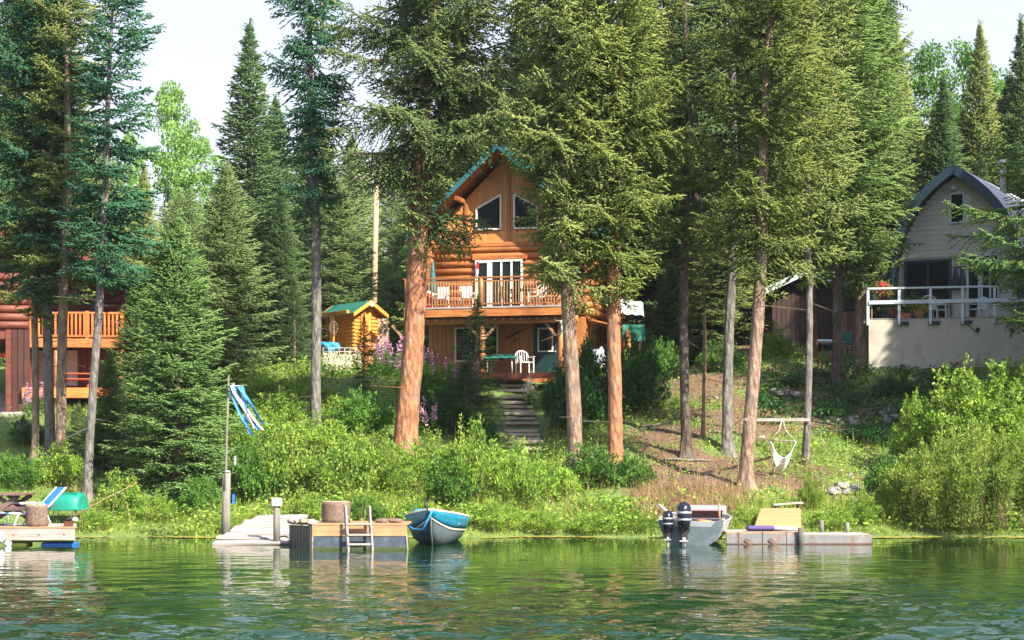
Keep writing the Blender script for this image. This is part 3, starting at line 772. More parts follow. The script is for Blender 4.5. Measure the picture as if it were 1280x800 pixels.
def window(parent, x0, x1, z0, z1, y, fmat='white_paint', fw=.07, panes=1, label=None, bars_h=0, depth=.06, glass='glass', name='window'):
    f = MB()
    f.bb(x0, x1, y - depth, y + .02, z0, z0 + fw).bb(x0, x1, y - depth, y + .02, z1 - fw, z1)
    f.bb(x0, x0 + fw, y - depth, y + .02, z0 + fw, z1 - fw).bb(x1 - fw, x1, y - depth, y + .02, z0 + fw, z1 - fw)
    root = f.build(name, fmat, parent)
    w = (x1 - x0 - fw * (panes + 1)) / panes
    for i in range(panes):
        a = x0 + fw + i * (w + fw)
        MB().bb(a, a + w, y - .012, y + .004, z0 + fw, z1 - fw).build('pane', glass, root)
        if i: MB().bb(a - fw, a, y - depth * .8, y + .02, z0 + fw, z1 - fw).build('mullion', fmat, root)
    return root
CF = Frame(630, 72, 5.45, -14)
cabin = empty('log_cabin', CF.o, CF.a, 'orange two storey log cabin with green gable roof and a balcony, up the stone steps', 'house')
DF = CF.on(600, 384, -2.3)[1]           # deck floor height
ZG = CF.on(620, 307)[1]; ZR = 9.1; UL, UR = -3.15, 3.3; DEPTH = 8.6
# ground floor
MB().bb(UL, UR, .03, DEPTH, -.4, DF - .25).build('ground_floor_wall', 'interior_dark' if 0 else 'siding', cabin)
nb = 34
for i in range(nb):
    w = (UR - UL) / nb; piece('board', 'siding', cabin, (UL + w * (i + .5), .015, (DF - .3) / 2 - .1), (w - .012, .036, DF - .1), bev=.004)
# core of log storey and side logs
MB().bb(UL + .08, UR - .08, .10, DEPTH - .1, DF - .3, ZG).build('wall_core', 'redbrown_log', cabin)
nl = 10; lh = (ZG - DF + .2) / nl
for i in range(nl):
    zc = DF - .2 + lh * (i + .5); off = (lh * .25 if 0 else 0)
    logpiece('log', 'log_orange', cabin, ((UL + UR) / 2, .08, zc), UR - UL + .7, lh * .53, 'x')
    logpiece('log', 'log_orange_y', cabin, (UR - .08, DEPTH / 2, zc + lh * .45), DEPTH + .7, lh * .53, 'y')
    logpiece('log', 'log_orange_y', cabin, (UL + .08, DEPTH / 2, zc + lh * .45), DEPTH + .7, lh * .53, 'y')
for zc in (2.0,):
    MB().bb(UR - .02, UR + .02, .03, DEPTH, -.3, DF - .25).build('side_wall', 'siding', cabin)
# gable
EL, ER, EZ = -3.72, 3.85, CF.on(533, 297, -1.0)[1] + .05
PKU = .05
MB().prism([(UL, ZG), (UR, ZG), (UR, EZ + .05), (PKU, ZR - .3), (UL, EZ + .05)], .04, .14).build('gable_wall', 'gable_ply', cabin)
MB().prism([(UL, ZG), (UR, ZG), (UR, EZ + .05), (PKU, ZR - .3), (UL, EZ + .05)], DEPTH - .2, DEPTH).build('gable_wall', 'gable_ply', cabin)
piece('gable_trim', 'log_orange', cabin, ((UL + UR) / 2, 0, ZG + .04), (UR - UL + .1, .14, .16))
for u in (CF.on(583, 300)[0], CF.on(636, 300)[0], CF.on(684, 300)[0]):
    zt = ZR - .5 - abs(u - PKU) * (ZR - EZ) / (3.75)
    piece('gable_batten', 'log_orange_z', cabin, (u, .01, (ZG + zt) / 2 + .06), (.14, .06, zt - ZG - .14))
def roof(parent, peak, l, r, y0, y1, th, mat, under, fmat, name='roof'):
    rt = empty  # noqa
    top = MB()
    for e in (l, r):
        d = Vector((e[0] - peak[0], 0, e[1] - peak[1])); L = d.length; d.normalize(); nn = Vector((-d.z, 0, d.x))
        if nn.z < 0: nn = -nn
        a = Vector((peak[0], 0, peak[1])); b_ = Vector((e[0], 0, e[1]))
        top.prism([(a.x, a.z), (b_.x, b_.z), ((b_ + nn * th).x, (b_ + nn * th).z), (a.x, a.z + th / abs(nn.z))], y0, y1)
    rf = top.build(name, mat, parent)
    so = MB()
    for e in (l, r):
        a = Vector((peak[0], 0, peak[1])); b_ = Vector((e[0], 0, e[1]))
        so.prism([(a.x, a.z - .003), (b_.x, b_.z - .003), (b_.x, b_.z - .05), (a.x, a.z - .05)], y0 + .03, y1 - .03)
    so.build('soffit', under, rf)
    for e in (l, r):
        for yy in (y0, y1):
            a = Vector((peak[0], 0, peak[1])); b_ = Vector((e[0], 0, e[1]))
            k = -1 if yy == y0 else 1
            MB().prism([(a.x, a.z + th * 1.5), (b_.x, b_.z + th * 1.15), (b_.x, b_.z - .12), (a.x, a.z - .12)], yy, yy + k * .045).build('fascia', fmat, rf)
    return rf
rf = roof(cabin, (PKU, ZR), (EL, EZ), (ER + .15, EZ - .15), -1.15, DEPTH + .5, .10, 'green_roof', 'log_orange_y', 'teal_metal')
for k in range(12):   # standing ribs on the right slope
    y = -1.0 + k * .8
    a = Vector((PKU, y, ZR + .15)); b_ = Vector((ER + .15, y, EZ - .15 + .13))
    MB().bar(a, b_, .03, .04).build('roof_rib', 'green_roof', rf)
for s in (-1, 1):
    piece('purlin', 'log_orange_y', cabin, (PKU + s * 1.75, -.45, (ZR + EZ) / 2 - .25), (.16, 1.1, .16))
piece('ridge_beam', 'log_orange_y', cabin, (PKU, -.5, ZR - .2), (.2, 1.1, .22))
# gable windows (sloped tops)
for sgn, (pa, pb) in ((1, (643, 672)), (-1, (597, 626))):
    ua, ub = CF.on(pa, 284)[0], CF.on(pb, 284)[0]
    if sgn < 0: ua, ub = -ub + .1, -ua + .1; ua, ub = CF.on(596, 284)[0], CF.on(626, 284)[0]
    z0 = CF.on(660, 285)[1]; zi = CF.on(645, 243)[1]; zo = zi - .52
    zl, zr_ = (zi, zo) if sgn > 0 else (zo, zi)
    wr = MB()
    wr.bar((ua, -.02, z0), (ub, -.02, z0), .07, .06).bar((ua, -.02, z0 + .04), (ua, -.02, zl), .07, .06).bar((ub, -.02, z0 + .04), (ub, -.02, zr_), .07, .06).bar((ua, -.02, zl), (ub, -.02, zr_), .07, .06)
    wo = wr.build('window', 'white_paint', cabin)
    MB().prism([(ua, z0), (ub, z0), (ub, zr_), (ua, zl)], .0, .03).build('pane', 'glass', wo)
# balcony door and window group behind the railing
u0, u1 = CF.on(595, 330)[0], CF.on(613, 330)[0]; zt = CF.on(600, 326)[1]
window(cabin, u0, u1, DF + .05, zt, -.08, panes=1, fw=.1)
u2, u3 = CF.on(613, 330)[0] + .03, CF.on(654, 330)[0]
window(cabin, u2, u3, DF + .05, zt, -.09, panes=3, fw=.07)
piece('door_header', 'log_orange', cabin, ((u0 + u3) / 2 + .02, -.06, zt + .1), (u3 - u0 + .3, .16, .16))
MB().bb(u3 - .35, u3 - .1, -.06, -.03, DF + .9, zt - .1).build('curtain', 'curtain', cabin)
# ground floor window and door
a0, a1 = CF.on(569, 430)[0], CF.on(623, 430)[0]; b0, b1 = CF.on(600, 452)[1], CF.on(600, 409)[1]
window(cabin, a0, a1, b0, b1, -.02, panes=2, fw=.06)
d0, d1 = CF.on(667, 430)[0], CF.on(698, 430)[0]; dt = CF.on(680, 404)[1]
dr = MB().bb(d0, d1, -.06, 0, .05, dt).build('door', 'teal_paint', cabin)
g0, g1 = CF.on(673, 430)[0], CF.on(692, 430)[0]; h0, h1 = CF.on(680, 440)[1], CF.on(680, 410)[1]
window(dr, g0, g1, h0, h1, -.07, fw=.045, panes=1, name='door_window')
MB().ball((d1 - .1, -.1, 1.0), .04, sub=1).build('handle', 'aluminium', dr)
# deck
DU0, DU1, DV = -3.45, 3.35, -2.35
nbd = 16
for i in range(nbd):
    w = -DV / nbd; piece('deck_board', 'log_orange', cabin, ((DU0 + DU1) / 2, DV + w * (i + .5), DF - .02), (DU1 - DU0, w - .01, .04))
piece('deck_beam', 'log_orange', cabin, ((DU0 + DU1) / 2, DV + .06, DF - .21), (DU1 - DU0, .12, .30))
piece('deck_edge', 'grey_plank', cabin, ((DU0 + DU1) / 2, DV - .012, DF - .015), (DU1 - DU0 + .02, .02, .07))
logpiece('girder', 'log_orange', cabin, ((DU0 + DU1) / 2, DV + .35, DF - .50), DU1 - DU0 + .2, .14, 'x')
for k in range(12):
    u = DU0 + .3 + k * (DU1 - DU0 - .6) / 11; piece('joist', 'redbrown_log', cabin, (u, DV / 2 + .08, DF - .19), (.08, -DV - .22, .24))
pu = [CF.on(509, 400, DV + .35)[0], CF.on(603, 400, DV + .35)[0], CF.on(701, 400, DV + .35)[0]]
for u in pu:
    logpiece('post', 'log_orange_z', cabin, (u, DV + .35, (DF - .62) / 2 - .15), DF - .62 + .3, .12, 'z')
    for s in (-1, 1):
        MB().bar((u + s * .62, DV + .35, DF - .62), (u + s * .09, DV + .35, DF - 1.2), .09, .09).build('brace', 'tan_plank', cabin)
RT = DF + 1.12
for u in (DU0 + .08, pu[1] + .02, DU1 - .08):
    logpiece('railing_post', 'log_orange_z', cabin, (u, DV + .1, DF + .56), 1.12, .09, 'z')
piece('handrail', 'log_orange', cabin, ((DU0 + DU1) / 2, DV + .1, RT + .03), (DU1 - DU0 + .1, .16, .06))
piece('rail', 'log_orange', cabin, ((DU0 + DU1) / 2, DV + .1, RT - .10), (DU1 - DU0, .05, .07))
piece('rail', 'log_orange', cabin, ((DU0 + DU1) / 2, DV + .1, DF + .13), (DU1 - DU0, .05, .07))
nbal = 56
for i in range(nbal):
    u = DU0 + .2 + i * (DU1 - DU0 - .4) / (nbal - 1); piece('baluster', 'grey_plank' if 0 else 'tan_plank', cabin, (u, DV + .055, DF + .56), (.035, .035, .92), bev=.003)
for s, u in ((-1, DU0 + .05), (1, DU1 - .05)):
    piece('handrail', 'log_orange_y', cabin, (u, DV / 2 + .1, RT + .03), (.14, -DV - .1, .06))
    for k in range(14): piece('baluster', 'tan_plank', cabin, (u, DV + .25 + k * .15, DF + .56), (.035, .035, .92), bev=.003)
# side lean-to on the right: shed roof, beam, posts
l0 = UR + .03
for k in range(9): piece('lean_board', 'siding', cabin, (l0 + .9, .5 + k * .55, DF - .55 - 0), (1.8, .5, .06), rot=(0, radians(14), 0))
piece('lean_beam', 'log_orange_y', cabin, (l0 + 1.7, 2.6, DF - .95), (.14, 5.2, .26))
for y in (.2, 2.6, 5.1): logpiece('lean_post', 'log_orange_z', cabin, (l0 + 1.7, y, (DF - 1.1) / 2), DF - 1.1, .09, 'z')
MB().bb(-.12 + PKU + 1.2, PKU + 1.5, 3.5, 3.8, ZR - 1.7, ZR + .3).build('chimney', 'aluminium', rf)

def boxlocal(fr): return fr
# things on and round the cabin
def patio_chair(frame, u, v, z, rz, label, mat='white_plastic', w=.6, slat=True, group=None, h=.95, name='patio_chair'):
    r = empty(name, frame.w(u, v, z), frame.a + rz, label, 'chair', group)
    for s in (-1, 1):
        for yy, hh in ((-.24, .62), (.24, .42)):
            piece('leg', mat, r, (s * (w / 2 - .04), yy, hh / 2), (.045, .05, hh))
        piece('armrest', mat, r, (s * (w / 2 - .03), 0, .64), (.07, .6, .03))
    if slat:
        for k in range(5): piece('seat_slat', mat, r, (0, -.22 + k * .11, .41), (w - .1, .095, .025))
        for k in range(6):
            x = -(w - .1) / 2 + (k + .5) * (w - .1) / 6
            piece('back_slat', mat, r, (x, .31, .41 + (h - .41) / 2), ((w - .1) / 6 - .022, .025, h - .41), rot=(radians(-14), 0, 0))
        piece('back_rail', mat, r, (0, .35, h - .16), (w - .08, .03, .05), rot=(radians(-14), 0, 0))
    else:
        MB().bb(-(w / 2 - .05), w / 2 - .05, -.25, .26, .40, .44, .01).build('seat', mat, r)
        m_ = MB(); n_ = 9
        arc = [(-(w / 2 - .05), .44)] + [(-(w / 2 - .05) * cos(pi * t), .44 + (h - .44) * (.55 + .45 * sin(pi * t))) for t in np.linspace(0, 1, n_)] + [(w / 2 - .05, .44)]
        m_.tube([(x, .28 + (z_ - .44) * .2, z_) for x, z_ in arc], .022, 6); m_.build('back_frame', mat, r)
        for k in range(5):
            x = (-.5 + (k + .5) / 5) * (w - .14); zz = .44 + (h - .44) * (.55 + .42 * cos(x / (w / 2) * 1.3))
            MB().bar((x, .28, .44), (x, .28 + (zz - .44) * .2, zz), .012, .05).build('back_slat', mat, r)
    return r
def onb(px, py, v): u, z = CF.on(px, py, v); return u
patio_chair(CF, onb(551, 380, -1.5), -1.5, DF + .002, 0, 'white slatted patio chair on the log cabin balcony beside a red canister', group='white slatted chairs on the cabin balcony')
patio_chair(CF, onb(584, 380, -1.5), -1.5, DF + .002, radians(25), 'white slatted patio chair on the balcony just left of the railing post, turned sideways', group='white slatted chairs on the cabin balcony')
patio_chair(CF, onb(671, 380, -1.4), -1.4, DF + .002, radians(-20), 'white plastic chair at the right end of the log cabin balcony', slat=False, w=.55)
def canister(u, v, z):
    r = empty('gas_canister', CF.w(u, v, z), 0, 'red canister with white cap at the left end of the log cabin balcony', 'canister')
    MB().lathe((0, 0, 0), [(.16, 0), (.19, .05), (.19, .5), (.13, .62)], 14).build('tank', 'red_plastic', r)
    MB().lathe((0, 0, .621), [(.08, 0), (.08, .1), (.03, .14)], 10).build('cap', 'white_paint', r)
canister(onb(536, 380, -1.6), -1.6, DF)
def closed_umbrella(u, v, z):
    r = empty('patio_umbrella', CF.w(u, v, z), 0, 'closed dark teal parasol standing at the left end of the cabin balcony', 'umbrella')
    MB().lathe((0, 0, 0), [(.25, 0), (.25, .06), (.05, .09)], 14).build('base', 'aluminium', r)
    MB().tube([(0, 0, .07), (0, 0, 1.95)], .022, 8).build('pole', 'white_paint', r)
    MB().lathe((0, 0, .75), [(.14, 0), (.17, .15), (.13, .6), (.05, 1.2), (.02, 1.28)], 9).build('canopy', 'teal_metal', r)
closed_umbrella(onb(541, 380, -.7), -.7, DF)
def round_table(u, v, z):
    r = empty('patio_table', CF.w(u, v, z), 0, 'dark round patio table on the cabin balcony behind the railing', 'table')
    MB().lathe((0, 0, .70), [(.5, 0), (.52, .02), (.5, .04)], 20).build('table_top', 'black_matt', r)
    for k in range(4):
        a = k * pi / 2 + .6; MB().tube([(cos(a) * .35, sin(a) * .35, 0), (cos(a) * .12, sin(a) * .12, .35), (cos(a) * .36, sin(a) * .36, .70)], .018, 6).build('leg', 'black_matt', r)
round_table(onb(652, 380, -1.4), -1.4, DF)
for k, (px, rz, lb) in enumerate(((636, 1.4, 'dark metal chair left of the round table on the cabin balcony'), (688, -1.2, 'dark metal chair at the far right end of the cabin balcony'))):
    patio_chair(CF, onb(px, 380, -1.3), -1.3, DF + .002, rz, lb, 'dark_wood', .5, False, 'dark chairs at the balcony table')
# flag by the balcony door
fl = empty('hanging_flag', CF.w(onb(597, 335, -.2), -.22, zt - .05), CF.a, 'narrow red and white flag hanging by the balcony door', 'flag')
MB().bb(-.05, .05, 0, .01, -.3, 0).build('red_band', 'red_plastic', fl); MB().bb(-.05, .05, 0, .01, -.5, -.301).build('white_band', 'white_cloth', fl)
# wall ornament, skull
uo, zo = CF.on(643, 419)
orn = empty('wall_ornament', CF.w(uo, -.06, zo), CF.a, 'dark carved wooden feather ornament on the wall between window and green door', 'ornament')
MB().prism([(-.42, -.14), (-.2, -.12), (.42, .2), (.2, .18)], -.02, .02).build('upper_blade', 'dark_wood', orn)
MB().prism([(-.1, -.26), (.05, -.25), (.24, -.14), (.1, -.15)], -.02, .02).build('lower_blade', 'dark_wood', orn)
us, zs = CF.on(702, 406, DV)
sk = empty('animal_skull', CF.w(us, DV + .16, zs), CF.a, 'white horned animal skull hung on the right porch post', 'skull')
MB().ball((0, 0, .1), .15, (.8, .6, .9), 2).ball((0, -.02, -.14), .10, (.7, .6, 1.5), 2).build('skull', 'bone', sk)
for s in (-1, 1): MB().tube([(s * .08, 0, .16), (s * .28, 0, .2), (s * .38, 0, .38)], [.035, .025, .006], 6).build('horn', 'bone', sk)
lamp_o = empty('string_lights', CF.w(0, DV + .1, DF - .42), CF.a, 'row of small pale lights hung along the beam under the balcony', 'lights')
MB().tube([(DU0 + .2 + k * .33, 0, -.03 * (k % 2)) for k in range(20)], .008, 4).build('cable', 'black_matt', lamp_o)
for k in range(19): MB().ball((DU0 + .25 + k * .34, 0, -.05), .028, sub=1).build('bulb', 'bone', lamp_o)
# patio: planked edge, table, chair
pdk = empty('porch_deck', CF.w(0, -1.2, 0), CF.a, 'low dark plank porch in front of the green cabin door', 'porch')
pz0 = CF.on(640, 467, -2.0)[1]
for k in range(10): piece('plank', 'dark_wood', pdk, (.9, -1.3 + k * .2, pz0 - .03), (4.3, .185, .05))
piece('edge_board', 'redbrown_log', pdk, (.9, -1.42, pz0 - .12), (4.3, .04, .22))
tu = CF.on(627, 462, -1.9)[0]
tb = empty('garden_table', CF.w(tu, -1.9, pz0), CF.a, 'rectangular table under a green cloth beside the white chair on the porch', 'table')
MB().bb(-.58, .58, -.4, .4, .68, .71).build('table_top', 'teal_metal', tb)
for sx in (-1, 1):
    for sy in (-1, 1): MB().tube([(sx * .5, sy * .32, 0), (sx * .48, sy * .3, .68)], .025, 6).build('leg', 'white_plastic', tb)
cl = empty('tablecloth', CF.w(tu, -1.9, pz0 + .712), CF.a, 'rumpled green cloth lying over the porch table', 'tablecloth')
cm = MB(); g = 14
vv = [[cm.bm.verts.new((-.62 + 1.24 * i / g, -.44 + .88 * j / 8, .012 + .012 * sin(i * 1.7 + j) - (.13 if i in (0, g) or j in (0, 8) else 0))) for i in range(g + 1)] for j in range(9)]
for j in range(8):
    for i in range(g): cm.bm.faces.new((vv[j][i], vv[j][i + 1], vv[j + 1][i + 1], vv[j + 1][i]))
cm.build('cloth', 'green_cloth', cl)
patio_chair(CF, CF.on(656, 462, -2.0)[0], -2.0, pz0, radians(35), 'white plastic armchair on the porch right of the green clothed table', slat=False, w=.62, h=.9)
# tarps and covered things at the cabin's right side
def lumpy(name, label, cat, loc, dims, mat, seed):
    r = MB().ball((0, 0, dims[2] * .45), .5, (dims[0], dims[1], dims[2]), 3, .8, seed)
    o = r.build(name, mat); o.location = loc; return tag(o, label, cat)
q = P(790, 383, 71); 
wt = MB(); vv = [[wt.bm.verts.new((-.45 + .9 * i / 8, .02 * sin(i * .7 + j * .5), -.3 + .6 * j / 5 - .10 * (i / 8) + .03 * sin(i * 2.1))) for i in range(9)] for j in range(6)]
for j in range(5):
    for i in range(8): wt.bm.faces.new((vv[j][i], vv[j][i + 1], vv[j + 1][i + 1], vv[j + 1][i]))
sol = wt.build('white_tarp', 'white_cloth'); sol.location = q; sol.rotation_euler = (radians(-20), 0, .1); tag(sol, 'white tarpaulin hung above the lean-to at the log cabin right side', 'tarp')
ms = sol.modifiers.new('s', 'SOLIDIFY'); ms.thickness = .02
q = P(792, 416, 71)
gt = MB(); vv = [[gt.bm.verts.new((-.45 + .9 * i / 8, .05 * sin(i * 1.1), -.32 + .64 * j / 4)) for i in range(9)] for j in range(5)]
for j in range(4):
    for i in range(8): gt.bm.faces.new((vv[j][i], vv[j][i + 1], vv[j + 1][i + 1], vv[j + 1][i]))
g2 = gt.build('green_tarp', 'green_cloth'); g2.location = q; tag(g2, 'green tarpaulin hanging under the orange lean-to beam', 'tarp'); ms = g2.modifiers.new('s', 'SOLIDIFY'); ms.thickness = .02
bb_ = P(748, 450, 70.5); lumpy('covered_barbecue', 'grey crumpled cover over a barbecue beside the lean-to', 'barbecue', (bb_.x, 70.5, tz(bb_.x, 70.5)), (.95, .7, 1.25), 'grey_tarp', 4)

# stone and timber steps
st = T(657, 564); stt = P(641, 479, 71.0); stt.z = tz(stt.x, 71.0)
stairs = empty('garden_steps', (st.x, st.y, st.z), 0, 'weathered plank steps climbing between bushes up to the log cabin', 'steps')
ns = 15
for i in range(ns):
    k = i / (ns - 1); y = st.y + (70.6 - st.y) * k; x = ((657 - 16 * k) - 640) / F_PX * y; z = tz(x, y) + .07
    w = 1.0
    piece('step', 'step_plank', stairs, (x - st.x + (.03 if i % 2 else -.03), y - st.y, z - st.z), (w + .12 + .1 * ((i * 7) % 3) / 3, .42, .11), rot=(0, 0, .03 * ((i * 5) % 3 - 1)), bev=.01)
    piece('riser', 'post_wood', stairs, (x - st.x, y - st.y - .05, z - st.z - .12), (w, .12, .17))

# ------------------------------------------------------------------ small yellow log shed, woodpile, fence, statue
SD = 84
sb = P(447, 440, SD); gz = sb.z
SF = Frame(443, SD - .2, gz, 38)
shed = empty('log_shed', SF.o, SF.a, 'small bright yellow log shed with green roof behind the garden', 'shed')
gw = 1.38; sl = 2.6; wh = 1.85; rh = .48
MB().bb(.06, gw - .06, .06, sl, -.3, wh).prism([(.06, wh), (gw - .06, wh), (gw / 2, wh + rh)], .06, sl).build('wall_core', 'yellow_log', shed)
for i in range(11):
    z = .08 + i * .17
    for (xa, xb) in ((-.02, .32), (gw - .45, gw + .02)):
        logpiece('log', 'yellow_log', shed, ((xa + xb) / 2, .04, z), xb - xa, .09, 'x')
    logpiece('log', 'yellow_log', shed, (.04, .42, z + .05), .85, .09, 'x', rot=(0, 0, pi / 2))
    if i < 5 or i > 8: logpiece('log', 'yellow_log', shed, (.04, 2.0, z + .05), 1.2, .09, 'x', rot=(0, 0, pi / 2))
for k in range(3): piece('door_plank', 'yellow_log_z', shed, (.42 + k * .19, -.05, .95), (.18, .06, 1.9))
piece('gable_board', 'yellow_log', shed, (gw / 2, -.02, wh + .16), (gw * .5, .08, .3))
roof(shed, (gw / 2, wh + rh + .02), (-.28, wh - .12), (gw + .28, wh - .12), -.35, sl + .3, .05, 'green_roof', 'yellow_log', 'yellow_log', 'roof')
MB().ball((gw / 2, -.42, wh + .35), .12, (1, .6, 1), 2).build('gable_lamp', 'bone', shed)
# open porch on its long left side
for y in (.95, 1.15, 2.55): logpiece('porch_post', 'yellow_log_z', shed, (-.55, y, .85), 1.9, .06, 'z')
piece('porch_beam', 'yellow_log', shed, (-.55, 1.2, 1.82), (.14, 3.0, .14), rot=None)
piece('porch_rail', 'yellow_log', shed, (-.6, 1.9, 1.25), (.09, 1.4, .09))
wl_ = empty('wagon_wheel', P(417, 410, SD - 1.5), 0, 'small grey wheel hung on the front of the yellow shed', 'wheel')
MB().tube([(.18 * cos(a), 0, .30 * sin(a)) for a in np.linspace(0, 2 * pi, 17)], .022, 5).build('rim', 'post_wood', wl_)
for k in range(4):
    a = k * pi / 4; MB().bar((-.17 * cos(a), 0, -.28 * sin(a)), (.17 * cos(a), 0, .28 * sin(a)), .02, .02).build('spoke', 'post_wood', wl_)
rg = random.Random(5)
wp = empty('woodpile', P(480, 438, SD - .3), 0, 'tall stack of split pale firewood against the yellow shed', 'woodpile')
for i in range(11):
    for j in range(3):
        logpiece('firewood_log', 'firewood', wp, (-.22 + j * .17 + (i % 2) * .07 + rg.uniform(-.02, .02), rg.uniform(-.05, .05), .05 + i * .135), .4, .078, 'y', rot=(0, rg.uniform(0, 3), rg.uniform(-.1, .1)))
bt = P(412, 434, SD - 2.5); lumpy('blue_tarp', 'crumpled blue tarpaulin in front of the yellow shed', 'tarp', (bt.x, bt.y, bt.z - .25), (.75, .5, .55), 'blue_fabric', 8)
fence = empty('garden_fence', G(404, 80), 0, 'low pale wire fence in front of the yellow shed', 'fence')
for k in range(8):
    x = k * .24; MB().bb(x - .02, x + .02, -.02, .02, -.1, .75).build('fence_post', 'white_plank', fence)
for z in (.2, .38, .56, .72): MB().tube([(0, 0, z), (1.68, 0, z)], .010, 4).build('wire', 'rope_white', fence)
cb = T(459, 462)
bear = empty('carved_statue', (cb.x, cb.y, cb.z - .1), 0, 'orange chainsaw carved wooden figure standing among the garden flowers', 'statue')
MB().lathe((0, 0, 0), [(.24, 0), (.26, .2), (.24, .5), (.2, .62)], 12).build('base', 'log_orange_z', bear)
MB().ball((0, 0, .92), .3, (.85, .75, 1.15), 2, .2, 3).ball((0, -.05, 1.33), .17, (1, 1, 1), 2).ball((0, -.2, 1.3), .075, (1, 1.2, .8), 1).ball((-.11, 0, 1.47), .05).ball((.11, 0, 1.47), .05).build('body', 'log_orange_z', bear)
for s in (-1, 1): MB().tube([(s * .22, -.02, 1.1), (s * .3, -.14, .92), (s * .14, -.27, .86)], [.09, .08, .06], 8).build('arm', 'log_orange_z', bear)
# utility pole with crossarm and wires
up_ = G(466, 92)
up = empty('utility_pole', up_, 0, 'bare wooden utility pole with a slanting brace between the background trees', 'pole')
hp = P(471, 208, 92).z - up_.z
MB().tube([(0, 0, -.5), (.1, 0, hp / 2), (.22, 0, hp)], [.17, .15, .12], 12).build('post', 'stump_cut', up)
MB().bar((-1.0, 0, hp - 3.6), (.12, 0, hp - 2.4), .09, .09).build('crossarm', 'post_wood', up)
MB().bar((-.9, 0, hp - .55), (1.1, 0, hp - .55), .1, .1).build('crossarm', 'post_wood', up)
for k in range(3): MB().tube([(-.7 + k * .7, 0, hp - .5), (-6, 5, hp - 1.6), (-20, 16, hp + .5)], .018, 4).build('wire', 'black_matt', up)
for k in range(3): MB().lathe((-.7 + k * .7, 0, hp - .5), [(.04, 0), (.06, .06), (.03, .14)], 8).build('insulator', 'bone', up)
# road behind the cabin
rz_ = [G(p, D) for p, D in ((300, 90), (480, 87), (560, 86), (800, 88), (1000, 92))]
rd = MB(); L_ = []
for p in [(-40, 92.5), (-12, 89), (-6.5, 86.5), (-3, 86), (4, 87), (12, 90), (40, 96)]:
    L_.append((rd.bm.verts.new((p[0], p[1] - 1.6, tz(p[0], p[1] - 1.6) + .09)), rd.bm.verts.new((p[0], p[1] + 1.6, tz(p[0], p[1] - 1.6) + .12))))
for a, b_ in zip(L_, L_[1:]): rd.bm.faces.new((a[0], b_[0], b_[1], a[1]))
plain('asphalt', (.10, .11, .13), .9, 0, .2, 4)
ro = rd.build('gravel_road', 'asphalt'); tag(ro, kind='structure')

# ------------------------------------------------------------------ left house
LF = Frame(60, 67, 4.15, 4)
lh_ = empty('red_log_house', LF.o, LF.a, 'dark red log house with bright orange balcony at the left edge behind the trunks', 'house')
def lu(px, v=0): return LF.on(px, 450, v)[0]
def lz(py, v=0): return LF.on(60, py, v)[1]
hl, hr = lu(-60), lu(152)
zb = lz(424, -1.6)
MB().bb(lu(9), hr, .1, 7, -.5, zb).bb(hl, hr, .1, 7, zb, 4.9).build('wall_core', 'redbrown_log', lh_)
for i in range(8): logpiece('log', 'redbrown_log', lh_, ((hl + hr) / 2, .1, zb + .15 + i * .29), hr - hl, .15, 'x')
k0 = int((hr - lu(34)) / .2)
for i in range(k0): piece('board', 'siding' if 0 else 'redbrown_log', lh_, (lu(34) + .1 + i * .2, .06, zb / 2 - .1), (.185, .05, zb + .1))
# projecting wing on the left of the balcony
wl0, wl1 = lu(-60, -1.7), lu(35, -1.7)
wq = lu(9, -1.7)
MB().bb(wq, wl1, -1.7, .05, -.8, zb).bb(wl0, wl1, -1.7, .05, zb, 4.75).build('wing_wall', 'redbrown_log', lh_)
for i in range(int((wl1 - wq) / .22) + 1): piece('board', 'dark_red_board' if i % 7 else 'redbrown_log', lh_, (wq + .05 + i * .22, -1.725, zb / 2 - .1), (.2, .04, zb + .9))
for i in range(7): logpiece('log', 'redbrown_log', lh_, ((wl0 + wl1) / 2, -1.7, zb + .5 + i * .29), wl1 - wl0 + .1, .15, 'x')
rl = roof(lh_, ((hl + hr) / 2, 6.5), (hl - .7, 4.5), (hr + .5, 4.5), -2.6, 7.5, .14, 'shingle_grey', 'redbrown_log', 'redbrown_log')
MB().prism([(hl, 4.85), (hr, 4.85), ((hl + hr) / 2, 6.4)], .1, .2).build('gable_wall', 'redbrown_log', lh_)
b0_, b1_ = lu(35, -1.6), lu(155, -1.6)
for k in range(8): piece('deck_board', 'redbrown_log', lh_, ((b0_ + b1_) / 2, -1.6 + .1 + k * .2, zb - .03), (b1_ - b0_, .19, .04))
piece('deck_beam', 'log_orange', lh_, ((b0_ + b1_) / 2, -1.64, zb - .14), (b1_ - b0_, .1, .32))
zr2 = lz(391, -1.6)
piece('handrail', 'red_rail_x', lh_, ((b0_ + b1_) / 2, -1.6, zr2), (b1_ - b0_, .14, .07))
piece('rail', 'red_rail_x', lh_, ((b0_ + b1_) / 2, -1.6, zb + .12), (b1_ - b0_, .06, .08))
nb = 23
for k in range(nb): piece('baluster', 'red_rail', lh_, (b0_ + .1 + k * (b1_ - b0_ - .2) / (nb - 1), -1.63, (zb + zr2) / 2 + .03), (.075, .04, zr2 - zb - .1))
for u in (b0_ + .05, (b0_ + b1_) / 2 + .4, b1_ - .05):
    piece('railing_post', 'red_rail', lh_, (u, -1.6, (zb + zr2) / 2 - .1), (.12, .12, zr2 - zb + .35))
for u in (lu(70, -1.55), b1_ - .1): logpiece('post', 'log_orange_z', lh_, (u, -1.5, zb / 2 - .2), zb - .1, .1, 'z')
window(lh_, lu(88), lu(118), lz(386) - 1.0, lz(366), 0.02, 'teal_paint', .08, 2)
window(lh_, lu(46), lu(73), lz(482), lz(438), 0.02, 'curtain', .05, 2, glass='curtain')
